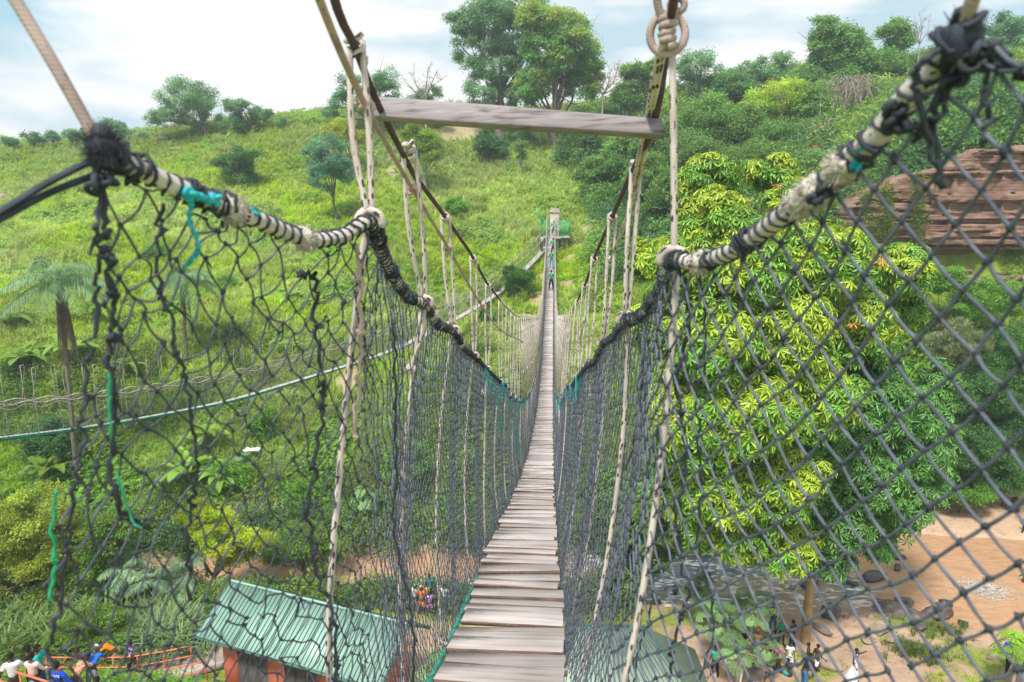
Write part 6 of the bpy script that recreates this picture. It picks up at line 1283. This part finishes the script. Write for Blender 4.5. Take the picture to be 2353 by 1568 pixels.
def person(label, foot, face, h=1.7, shirt='white', pants='jeans', legs=((8, 10, 3), (-8, 5, 3)), arms=((5, 8, 15), (5, 8, 15)), bend=0, hipz=None, hat=None, kind='trousers', sleeve='short', shoes='dark', zbase=None, headturn=0, nod=0, group=None, name='person', print_=None, long_hair=False, bare=False):
    k = h/1.7; foot = np.asarray(foot, float); t = thing(name, foot, label, 'person', group)
    LT, LS = .44*k, .42*k; low = []
    J = {}
    for s, (tf, kb, sp_) in zip((-1, 1), legs):
        hp = np.array([s*.09*k, 0, 0]); d1 = rx(np.array([s*math.sin(R(sp_)), 0, -math.cos(R(sp_))]), R(tf)); kn = hp+d1*LT; d2 = rx(d1, -R(kb)); an = kn+d2*LS
        J[s, 'hip'], J[s, 'kn'], J[s, 'an'] = hp, kn, an; low.append(an[2])
    hz = -min(low)+.075*k if hipz is None else hipz
    up = rx(np.array([0, 0, 1.]), -R(bend)); fw = rx(np.array([0, 1., 0]), -R(bend)); hip = np.zeros(3)
    wa = hip+up*.17*k; ch = hip+up*.36*k; nb = hip+up*.50*k; nk = nb+up*.06*k+fw*.01*k
    for s, (af, ab, eb) in zip((-1, 1), arms):
        sh = nb-up*.035*k+np.array([s*.165*k, 0, 0]); d = rx(np.array([s*math.sin(R(ab)), 0, -math.cos(R(ab))]), R(af-bend*.0)); el = sh+d*.29*k; d2 = rx(d, R(eb)); wr = el+d2*.245*k
        J[s, 'sh'], J[s, 'el'], J[s, 'wr'], J[s, 'hd'] = sh, el, wr, d2
    zo = np.array([0, 0, hz])
    Nn = [(hip+zo, .12*k, .095*k), (wa+zo, .115*k, .085*k), (ch+zo, .145*k, .10*k), (nb+zo, .075*k, .065*k), (nk+up*.02*k+zo, .05*k, .052*k)]; E = [(0, 1), (1, 2), (2, 3), (3, 4)]
    for s in (-1, 1):
        i = len(Nn); Nn += [(J[s, 'hip']+[0, 0, -.02*k]+zo, .094*k), (J[s, 'kn']+zo, .06*k), ((J[s, 'kn']*.6+J[s, 'an']*.4)+zo, .054*k), (J[s, 'an']+zo, .034*k)]; E += [(0, i), (i, i+1), (i+1, i+2), (i+2, i+3)]
        i = len(Nn); Nn += [(J[s, 'sh']+zo, .052*k), (J[s, 'el']+zo, .037*k), (J[s, 'wr']+zo, .024*k)]; E += [(3, i), (i, i+1), (i+1, i+2)]
    V, F = skin_arrays(Nn, E, 0); body = MB(); body.add(V, F)
    nod_ = R(-bend*.55-nod); HM = rotz(np.array([R(headturn)]))[0] @ rotx(np.array([nod_]))[0]; hc = nk+up*.02*k+HM @ np.array([0, .012*k, .115*k])+zo
    def hf(V_):
        V_ = V_.copy(); lowm = np.clip(-V_[:, 2], 0, 1); V_[:, 0] *= 1-.28*lowm; V_[:, 1] = np.where(V_[:, 1] < 0, V_[:, 1]*(1-.12*lowm), V_[:, 1]); return V_
    sphere(body, hc, [.075*k, .095*k, .118*k], 16, 12, M=HM, fn=hf)
    hp_ = lambda x, y, z: hc+HM @ (np.array([x, y, z])*k)
    sphere(body, hp_(0, .098, -.018), np.array([.014, .018, .026])*k, 6, 5, M=HM)
    for s in (-1, 1): sphere(body, hp_(s*.074, -.005, -.01), np.array([.010, .02, .03])*k, 6, 5, M=HM)
    for s in (-1, 1):                     # hands: palm, four fingers, thumb
        w_ = J[s, 'wr']+zo; d = J[s, 'hd']; sd = np.cross(d, [s*1., .2, .1]); sd /= np.linalg.norm(sd); nn = np.cross(d, sd); M = np.stack([sd, nn, d], 1)
        sphere(body, w_+d*.045*k, np.array([.038, .016, .052])*k, 8, 6, M=M)
        for q, (o, l) in enumerate([(-.028, .060), (-.010, .072), (.009, .067), (.027, .052)]):
            a = w_+d*.082*k+sd*o*k; m = a+d*l*.5*k; tube(body, [a-d*.02*k, m, m+(d*.85-nn*s*.5)*l*.5*k], np.array([.0095, .0085, .006])*k, 5)
        a = w_+d*.03*k-sd*.033*k; tube(body, [a, a+(-sd*.7+d*.7)*.035*k, a+(-sd*.45+d*.9)*.065*k], np.array([.011, .010, .007])*k, 5)
    Rz = rotz(np.array([face]))[0]
    def fin(mb, nm, mat, parent=t, smooth=True):
        mb.v = [v_ @ Rz.T+foot for v_ in mb.v]; return mb.build(nm, mat, parent, smooth=smooth)
    fin(body, 'body', 'skin')
    mb = MB(); sphere(mb, hp_(0, -.012, .028), np.array([.082, .098, .105])*k, 14, 8, M=HM, fn=lambda V_: np.where((V_[:, [2]] < -.35) | ((V_[:, [1]] > .55) & (V_[:, [2]] < .35)), V_*.86, V_))
    if long_hair:
        sphere(mb, hp_(0, -.07, -.03), np.array([.07, .05, .12])*k, 10, 8, M=HM)
    fin(mb, 'hair', 'hair')
    mb = MB()
    for s in (-1, 1): sphere(mb, hp_(s*.03, .086, .008), np.array([.012, .008, .008])*k, 6, 4, M=HM)
    fin(mb, 'eyes', 'eye')['kind'] = 'stuff'
    mb = MB(); sphere(mb, hp_(0, .088, -.055), np.array([.022, .010, .008])*k, 8, 4, M=HM); fin(mb, 'mouth', 'lip')
    if hat:
        mb = MB(); sphere(mb, hp_(0, -.008, .045), np.array([.088, .104, .095])*k, 14, 8, M=HM, fn=lambda V_: np.where(V_[:, [2]] < -.1, V_*[1, 1, .1], V_)); box(mb, hp_(0, .11, .045), (.12*k, .09*k, .012*k), Rm=HM, bev=.004); fin(mb, 'cap', 'cl_'+hat)
    if not bare:
        e = 1.16; Nn = [(hip+up*.0*k+zo, .145*k, .115*k), (wa+zo, .142*k, .108*k), (ch+zo, .168*k, .118*k), (nb+up*.0*k+zo, .11*k, .088*k), (nb+up*.035*k+zo, .062*k)]; E = [(0, 1), (1, 2), (2, 3), (3, 4)]
        for s in (-1, 1):
            a, b_ = J[s, 'sh'], J[s, 'el']; i = len(Nn); Nn += [(a+zo, .076*k)]; E += [(3, i)]
            if sleeve == 'short': Nn += [(a+(b_-a)*.66+zo, .07*k)]; E += [(i, i+1)]
            elif sleeve == 'long': Nn += [(b_+zo, .052*k), (b_+(J[s, 'wr']-b_)*.9+zo, .038*k)]; E += [(i, i+1), (i+1, i+2)]
        V, F = skin_arrays(Nn, E, 0); mb = MB(); mb.add(V, F)
        sh = fin(mb, 'shirt', 'cl_'+shirt)
        if print_ == 'emblem':
            mb = MB(); g = np.random.default_rng(int(foot[1]*7)); cc = ch-fw*.120*k+zo+up*.01*k; Mx = np.stack([[1, 0, 0], up, -fw], 1)
            box(mb, cc+up*.035*k, (.12*k, .04*k, .02), Rm=Mx, bev=.008); box(mb, cc-up*.035*k, (.09*k, .04*k, .02), Rm=Mx, bev=.008); box(mb, cc+up*.08*k, (.06*k, .018*k, .02), Rm=Mx, bev=.006)
            fin(mb, 'shirt_print', 'cl_white', sh, False)
        if print_ and print_ != 'emblem':
            cu = bpy.data.curves.new('text', 'FONT'); cu.body = print_; cu.size = .105; cu.extrude = .004; cu.align_x = 'CENTER'; cu.align_y = 'CENTER'; cu.offset = .0015
            to = bpy.data.objects.new('text', cu); COL.objects.link(to); dg = bpy.context.evaluated_depsgraph_get(); em = bpy.data.meshes.new_from_object(to.evaluated_get(dg)); bpy.data.objects.remove(to)
            em.materials.clear(); em.materials.append(MATS['cl_white']); o = bpy.data.objects.new('lettering', em); COL.objects.link(o); o.parent = sh
            cc = nb-fw*.122*k-up*.045*k+zo; Mx = np.stack([[1, 0, 0], up, -fw], 1); Mx = Rz @ Mx; p = Rz @ cc; o.matrix_local = Matrix([[*Mx[0], p[0]], [*Mx[1], p[1]], [*Mx[2], p[2]], [0, 0, 0, 1]])
    if kind in ('trousers', 'shorts'):
        Nn = [(hip+up*.05*k+zo, .134*k, .106*k), (hip+zo, .136*k, .108*k)]; E = [(0, 1)]
        for s in (-1, 1):
            a, b_, c_ = J[s, 'hip'], J[s, 'kn'], J[s, 'an']; i = len(Nn); Nn += [(a+(b_-a)*.18+zo, .106*k)]; E += [(1, i)]
            if kind == 'trousers': Nn += [(b_+zo, .076*k), (b_+(c_-b_)*.92+zo, .052*k)]; E += [(i, i+1), (i+1, i+2)]
            else: Nn += [(a+(b_-a)*.9+zo, .088*k)]; E += [(i, i+1)]
        V, F = skin_arrays(Nn, E, 1); mb = MB(); mb.add(V, F); fin(mb, kind, 'cl_'+pants)
    else:                                 # skirt or dress
        mb = MB(); n = 26; top = hip+up*.16*k; L_ = (.55 if kind == 'skirt' else .86)*k; m_ = 8; g = np.random.default_rng(int(abs(foot[0]*91)))
        th = np.arange(n)*2*np.pi/n; rows = []
        for q in range(m_):
            f_ = q/(m_-1); r_ = (.10+.02*q)*k if kind == 'skirt' else (.105+.26*f_**1.3)*k; fl = 1+.10*f_*np.sin(th*5+q*.2); sway = np.array([.16*f_**1.4 if kind == 'dress' else 0, 0, 0])*k
            rows.append(np.stack([np.cos(th)*r_*fl, np.sin(th)*r_*.8*fl, np.full(n, -L_*f_)], 1)+top+zo+sway)
        V = np.concatenate(rows); a = np.arange(m_-1)[:, None]*n+np.arange(n)[None]; b_ = np.arange(m_-1)[:, None]*n+(np.arange(n)+1)[None] % n
        mb.add(V, np.stack([a, a+n, b_+n, b_], -1).reshape(-1, 4)); fin(mb, kind, 'cl_'+pants)
    if shoes:
        for s in (-1, 1):
            an = J[s, 'an']+zo; mb = MB(); sphere(mb, an+[0, .055*k, -.035*k], np.array([.048, .125, .042])*k, 10, 6, fn=lambda V_: np.where(V_[:, [2]] < -.5, V_*[1, 1, .8], V_)); fin(mb, 'shoe' if shoes != 'skin' else 'foot', 'skin' if shoes == 'skin' else 'cl_'+shoes)
    return t
def Gp(px, py, drop=None):
    p = G(px, py) if drop is None else Pd(px, py, drop); return p
AWAY = -YAW
def fa(deg): return YAW+R(deg)           # 0 = facing away from the viewer
GB, GL, GM, GRt = 'hikers crossing the footbridge', 'visitors by the orange railing', 'group standing behind the green-roofed house', 'bathers and visitors on the river bank'
def deckp(Y, dx=0): return (dx, Y, 22-deck_d(Y)+.025)
W = ((14, 6, 3), (-12, 12, 3)); S = ((2, 2, 5), (-2, 2, 5))
person('nearest walker on the bridge, green T-shirt with white print and dark trousers', deckp(59.5, .13), 0, 1.72, 'green', 'dark', ((4, 4, 5), (-4, 6, 5)), ((10, 12, 50), (15, 14, 60)), group=GB, print_='emblem')
person('second walker on the bridge, green T-shirt with white print and light blue jeans', deckp(65.6, .12), 0, 1.7, 'green', 'sky', W, ((20, 12, 50), (15, 14, 60)), group=GB, print_='emblem')
person('third walker on the bridge, green T-shirt, dark trousers and red cap', deckp(69.2, .26), 0, 1.72, 'green', 'navy', W, ((30, 16, 60), (20, 12, 60)), group=GB, print_='emblem', hat='red')
person('farthest walker, green T-shirt and jeans, stepping up in front of the tower', (tx-.05, 74.9, zt+.02), 0, 1.65, 'green', 'jeans', ((35, 40, 8), (-5, 5, 5)), ((20, 35, 40), (10, 25, 30)), bend=15, group=GB, print_='emblem', shoes='white')
i2 = int(np.argmin([abs(project(q)[0]-1246)+abs(project(q)[1]-572)*.2 for q in Q]))
q2 = resample(DP2, .1); i2 = int(np.argmin([abs(project(q)[0]-1245) for q in q2])); person('walker in a pale top and dark trousers at the start of the second footbridge', q2[i2]+[0, 0, .03], -1.0, 1.75, 'cream', 'dark', S, ((10, 15, 40), (10, 15, 40)), group=GB)
# by the railing
person('man in a white T-shirt with his back turned at the bottom left', Gp(42, 1624), fa(25), 1.75, 'white', 'dark', S, ((-10, 25, 20), (20, 30, 40)), group=GL)
person('person in a shiny pink and cream jacket beside the man in the white T-shirt', Gp(87, 1622), fa(-5), 1.72, 'pink', 'sky', S, ((25, 22, 70), (25, 22, 70)), sleeve='long', group=GL)
person('person in a dark top half hidden behind the pink jacket', Gp(78, 1602), fa(-60), 1.74, 'dark', 'dark', S, ((10, 10, 30), (10, 10, 30)), group=GL)
person('man in a blue-green shirt looking sideways next to the dark net strand', Gp(100, 1602), fa(-80), 1.75, 'teal', 'jeans', S, ((45, 15, 50), (45, 15, 50)), group=GL)
person('man in a royal blue shirt with white lettering across the shoulders', Gp(146, 1652), fa(-10), 1.75, 'blue', 'dark', S, ((5, 22, 20), (10, 28, 25)), sleeve='long', print_='E-STATE', group=GL)
person('person in a brown spotted dress bending over the railing', Gp(176, 1622), fa(-20), 1.65, 'leopard', 'leopard', S, ((60, 15, 30), (60, 15, 30)), bend=55, kind='skirt', group=GL)
person('child in a lime green skirt leaning on the orange railing', Gp(192, 1553), fa(150), 1.45, 'lime', 'lime', ((20, 10, 5), (-25, 10, 5)), ((40, 60, 20), (30, 40, 30)), bend=10, kind='skirt', bare=True, group=GL, shoes='skin')
person('person in a bright blue shirt and pale cap bending forward', Gp(218, 1604), fa(10), 1.6, 'brightblue', 'grey', S, ((40, 15, 30), (40, 15, 30)), bend=50, hat='cream', group=GL)
person('man in an orange shirt and beige trousers bending over the far railing', Gp(270, 1534), fa(100), 1.68, 'orange', 'beige', ((12, 10, 3), (-8, 8, 3)), ((60, 10, 20), (55, 10, 20)), bend=60, group=GL)
person('man in a white and purple jersey and black leggings on the steps', Gp(308, 1557), fa(-75), 1.78, 'jersey', 'dark', ((22, 10, 3), (-20, 8, 3)), ((-10, 12, 20), (15, 12, 25)), group=GL)
person('head of a bald person below the lettered blue shirt at the bottom edge', Gp(158, 1700), fa(0), 1.7, 'teal', 'dark', S, group=GL)
person('dark-haired person cut by the bottom edge under the blue bending one', Gp(238, 1690), fa(0), 1.7, 'dark', 'dark', S, group=GL)
# behind the house
person('outermost person of the small group, pale green top, light cap, grey trousers', Gp(955, 1413), fa(-30), 1.65, 'cream', 'grey', S, ((90, 20, 70), (30, 15, 60)), hat='lime', shoes='orange', group=GM)
person('man in orange shirt and orange shorts with a pale cap', Gp(969, 1418), fa(-10), 1.72, 'orange', 'orange', S, ((20, 10, 60), (20, 10, 60)), kind='shorts', hat='pink', shoes='orange', group=GM)
person('person in a yellow shirt half hidden by the orange outfit', Gp(981, 1408), fa(-50), 1.7, 'yellow', 'tan', S, group=GM)
person('tall person in a teal and black striped shirt at the back of the small group', Gp(988, 1396), fa(20), 1.85, 'stripe', 'dark', S, ((20, 20, 50), (10, 20, 40)), group=GM)
person('child in a purple and white patterned outfit', Gp(989, 1418), fa(10), 1.42, 'purple', 'purple', S, ((15, 30, 50), (15, 30, 50)), kind='shorts', group=GM, shoes='dark')
person('person in a white shirt and green jeans seen between two spotted ropes', Gp(1022, 1412), fa(-20), 1.7, 'white', 'jeans', S, ((30, 20, 60), (30, 20, 60)), group=GM)
# river bank
person('teenager dressed in black standing left of the tan tree trunk', Gp(1818, 1499), fa(30), 1.6, 'dark', 'dark', S, group=GRt)
person('boy in a long white T-shirt just below the teenager in black', Gp(1812, 1541), fa(160), 1.35, 'white', 'white', S, kind='skirt', group=GRt, shoes='skin')
person('bare-chested boy in black shorts beside the tan tree trunk', Gp(1853, 1547), fa(60), 1.45, 'dark', 'dark', ((12, 8, 3), (-12, 8, 3)), bare=True, kind='shorts', group=GRt, shoes='skin')
person('bare-chested boy in white shorts striding on the sand', Gp(1873, 1556), fa(-70), 1.55, 'dark', 'white', ((24, 12, 4), (-22, 10, 4)), ((-5, 12, 25), (15, 12, 35)), bare=True, kind='shorts', group=GRt, shoes='skin')
person('woman in a white swirling dress with one arm stretched out', Gp(1960, 1572), fa(-150), 1.62, 'white', 'white', S, ((10, 82, 5), (20, 25, 40)), kind='dress', sleeve='none', group=GRt, shoes='skin')
person('sitting bather with bare back and blue shorts', Gp(1790, 1549), fa(20), 1.5, 'navy', 'navy', ((85, 95, 18), (80, 95, 18)), ((40, 20, 50), (40, 20, 50)), bend=20, hipz=.13, bare=True, kind='shorts', group=GRt, shoes='skin')
person('sitting bather with white strap and teal shorts', Gp(1815, 1557), fa(10), 1.5, 'teal', 'teal', ((85, 95, 18), (80, 95, 18)), ((40, 20, 50), (40, 20, 50)), bend=20, hipz=.13, bare=True, kind='shorts', group=GRt, shoes='skin')
person('man in a black jacket and blue jeans leaning at the bottom edge', Gp(1845, 1588), fa(-60), 1.7, 'dark', 'jeans', ((15, 8, 6), (-10, 8, 6)), ((-20, 25, 10), (20, 15, 30)), bend=28, sleeve='long', group=GRt)
person('slim person in white with a pink hem stepping between the papaya leaves', Gp(1698, 1572), fa(-40), 1.55, 'white', 'cream', W, group=GRt)
person('person in a dark red dress under the papaya leaves', Gp(1714, 1530), fa(20), 1.55, 'red', 'red', S, kind='skirt', group=GRt)
person('person with a hot pink cap behind the papaya leaves', Gp(1737, 1514), fa(-20), 1.5, 'tan', 'tan', S, hat='hotpink', group=GRt)
person('crouching person with a white and blue cloth on the back', Gp(1744, 1548), fa(60), 1.5, 'white', 'grey', ((80, 110, 10), (70, 110, 10)), ((50, 15, 40), (50, 15, 40)), bend=40, hipz=.32, group=GRt)
person('child in a pink top bending down beside the sitting bathers', Gp(1778, 1535), fa(-110), 1.35, 'hotpink', 'dark', S, ((50, 15, 30), (50, 15, 30)), bend=45, kind='shorts', group=GRt, shoes='skin')
person('tall bare-shouldered boy in beige shorts close to the bottom edge', Gp(1764, 1572), fa(-20), 1.6, 'tan', 'beige', S, bare=True, kind='shorts', group=GRt, shoes='skin')
person('person in a yellow and black flowered shirt and blue jeans by the sloping slab', Gp(1774, 1456), fa(10), 1.68, 'floral', 'jeans', S, group=GRt)
person('child in a bright green top between the flowered shirt and the teenager in black', Gp(1793, 1487), fa(0), 1.4, 'green', 'dark', S, kind='shorts', group=GRt)
person('dark-haired bather sitting at the water edge behind the papaya leaves', Gp(1713, 1482), fa(10), 1.5, 'dark', 'dark', ((85, 95, 18), (80, 95, 18)), hipz=.13, bend=15, group=GRt)
person('person in a teal top beside the corner of the right-hand roof', Gp(1641, 1556), fa(-10), 1.55, 'teal', 'dark', S, group=GRt)
person('person in a blue top running at the right end of the bank', Gp(2312, 1545), fa(-55), 1.68, 'blue', 'dark', ((35, 15, 3), (-30, 25, 3)), ((-30, 15, 60), (35, 15, 70)), bend=8, group=GRt, hat='teal')
person('person in a dark red shirt at the very right edge below the running one', Gp(2356, 1560), fa(-30), 1.6, 'red', 'dark', S, group=GRt)
person('child with a green top and red shorts wading at the right edge', Gp(2350, 1362), fa(-40), 1.4, 'green', 'red', S, ((20, 20, 30), (20, 20, 30)), kind='shorts', group=GRt, shoes='skin')
person('small figure in red standing on the sandbar at the right edge', Gp(2354, 1228), fa(0), 1.45, 'red', 'dark', S, group=GRt)
p = Pd(2262, 1358, 21.9); person('swimmer splashing face down in the brown water', p+[0, 0, -.32], fa(-60), 1.5, 'dark', 'dark', ((0, 5, 8), (0, 10, 8)), ((150, 30, 10), (120, 40, 20)), bend=88, hipz=.28, bare=True, kind='shorts', group=GRt, shoes='skin')
g = np.random.default_rng(5); mb = MB(); n = 2600; a = g.uniform(0, 6.28, n); r_ = .15+g.gamma(1.5, .33, n); P = p+np.stack([np.cos(a)*r_*1.3, np.sin(a)*r_, .02+.28*g.random(n)*np.exp(-r_)], 1); inst(mb, OV, OF, P, rrot(n, 1, g), np.stack([g.uniform(.01, .06, n), g.uniform(.01, .05, n), np.full(n, .012)], 1))
tag(mb.build('splash', 'foam', origin=p), 'white splash of water round the swimmer', 'splash', kind='stuff')
SKYLOC = (.3, .2, .1); CLOUD = 5.9; SUNE = 2.6; HAZE = .0009
# ---------------------------------------------------------------- sky, sun, camera
EXPO = 1.04
w = bpy.data.worlds.new('World'); SC.world = w; w.use_nodes = True; nt = w.node_tree; nt.nodes.clear()
out = nt.nodes.new('ShaderNodeOutputWorld'); bg = nt.nodes.new('ShaderNodeBackground')
SUN_EL, SUN_AZ = R(58), R(205)
sky = nt.nodes.new('ShaderNodeTexSky'); sky.sky_type = 'NISHITA'; sky.sun_disc = False
sky.sun_elevation = SUN_EL; sky.sun_rotation = SUN_AZ; sky.air_density = 1.4; sky.dust_density = 2
tc = nt.nodes.new('ShaderNodeTexCoord'); mp = nt.nodes.new('ShaderNodeMapping'); mp.inputs['Scale'].default_value = (1.1, 1.1, 4.2); mp.inputs['Location'].default_value = SKYLOC
nt.links.new(tc.outputs['Generated'], mp.inputs[0])
n1 = nt.nodes.new('ShaderNodeTexNoise'); n1.inputs['Scale'].default_value = 1.7; n1.inputs['Detail'].default_value = 7; n1.inputs['Roughness'].default_value = .52; n1.inputs['Distortion'].default_value = .35
nt.links.new(mp.outputs[0], n1.inputs['Vector'])
# more open sky towards the west (-X)
sx = nt.nodes.new('ShaderNodeSeparateXYZ'); nt.links.new(tc.outputs['Generated'], sx.inputs[0])
mr = nt.nodes.new('ShaderNodeMapRange'); mr.inputs['From Min'].default_value = -.75; mr.inputs['From Max'].default_value = -.05; mr.inputs['To Min'].default_value = -.15; mr.inputs['To Max'].default_value = .10
nt.links.new(sx.outputs[0], mr.inputs[0])
ad = nt.nodes.new('ShaderNodeMath'); ad.operation = 'ADD'; nt.links.new(n1.outputs[0], ad.inputs[0]); nt.links.new(mr.outputs[0], ad.inputs[1])
cov = ramp(nt, ad.outputs[0], [(.36, (0, 0, 0)), (.50, (1, 1, 1))])
n2 = nt.nodes.new('ShaderNodeTexNoise'); n2.inputs['Scale'].default_value = 2.6; n2.inputs['Detail'].default_value = 5
nt.links.new(mp.outputs[0], n2.inputs['Vector'])
cc = ramp(nt, n2.outputs[0], [(.38, (.50, .66, .74)), (.50, (.86, .88, .90)), (.62, (.95, .95, .96))])
vm = nt.nodes.new('ShaderNodeVectorMath'); vm.operation = 'SCALE'; vm.inputs['Scale'].default_value = CLOUD
nt.links.new(cc, vm.inputs[0])
sk = nt.nodes.new('ShaderNodeMix'); sk.data_type = 'RGBA'; sk.inputs['Factor'].default_value = .55
nt.links.new(sky.outputs[0], sk.inputs['A']); sk.inputs['B'].default_value = (.36*CLOUD, .60*CLOUD, .68*CLOUD, 1)
mx = nt.nodes.new('ShaderNodeMix'); mx.data_type = 'RGBA'
nt.links.new(cov, mx.inputs['Factor']); nt.links.new(sk.outputs['Result'], mx.inputs['A']); nt.links.new(vm.outputs[0], mx.inputs['B'])
nt.links.new(mx.outputs['Result'], bg.inputs['Color']); bg.inputs['Strength'].default_value = .1; nt.links.new(bg.outputs[0], out.inputs[0])
sl = bpy.data.lights.new('sun', 'SUN'); sl.energy = SUNE; sl.angle = R(10); sl.color = (1, .96, .88)
so = bpy.data.objects.new('sun', sl); COL.objects.link(so)
d = Vector((math.cos(SUN_EL)*math.sin(SUN_AZ), math.cos(SUN_EL)*math.cos(SUN_AZ), math.sin(SUN_EL)))
so.rotation_euler = d.to_track_quat('Z', 'Y').to_euler(); so.location = (0, 0, 60)
hm, hnt, hout = _mat('haze_air'); pv = N(hnt, 'ShaderNodeVolumePrincipled'); pv.inputs['Color'].default_value = (.80, .90, .96, 1); pv.inputs['Density'].default_value = HAZE; pv.inputs['Anisotropy'].default_value = .3
hnt.links.new(pv.outputs[0], hout.inputs['Volume'])
mb = MB(); box(mb, (0, 280, 20), (860, 700, 52)); tag(mb.build('haze', 'haze_air'), 'thin pale haze over the valley', kind='stuff')
SC.cycles.volume_bounces = 0
cam = bpy.data.cameras.new('camera'); co = bpy.data.objects.new('camera', cam); COL.objects.link(co)
cam.sensor_width = 36; cam.sensor_fit = 'HORIZONTAL'; cam.lens = 36*FPX/2353; cam.clip_end = 2000; cam.clip_start = .05
co.location = EYE; co.rotation_euler = (math.pi/2-PIT, 0, YAW)
cam.dof.use_dof = True; cam.dof.focus_distance = 9; cam.dof.aperture_fstop = 4.5
SC.camera = co
SC.view_settings.view_transform = 'Standard'; SC.view_settings.look = 'None'; SC.view_settings.gamma = 1; SC.view_settings.exposure = EXPO
SC.cycles.max_bounces = 6; SC.cycles.diffuse_bounces = 3; SC.cycles.transmission_bounces = 4; SC.cycles.glossy_bounces = 2; SC.cycles.transparent_max_bounces = 8
SC.cycles.use_denoising = True; SC.cycles.use_adaptive_sampling = True; SC.cycles.adaptive_threshold = .015
SC.render.use_persistent_data = False
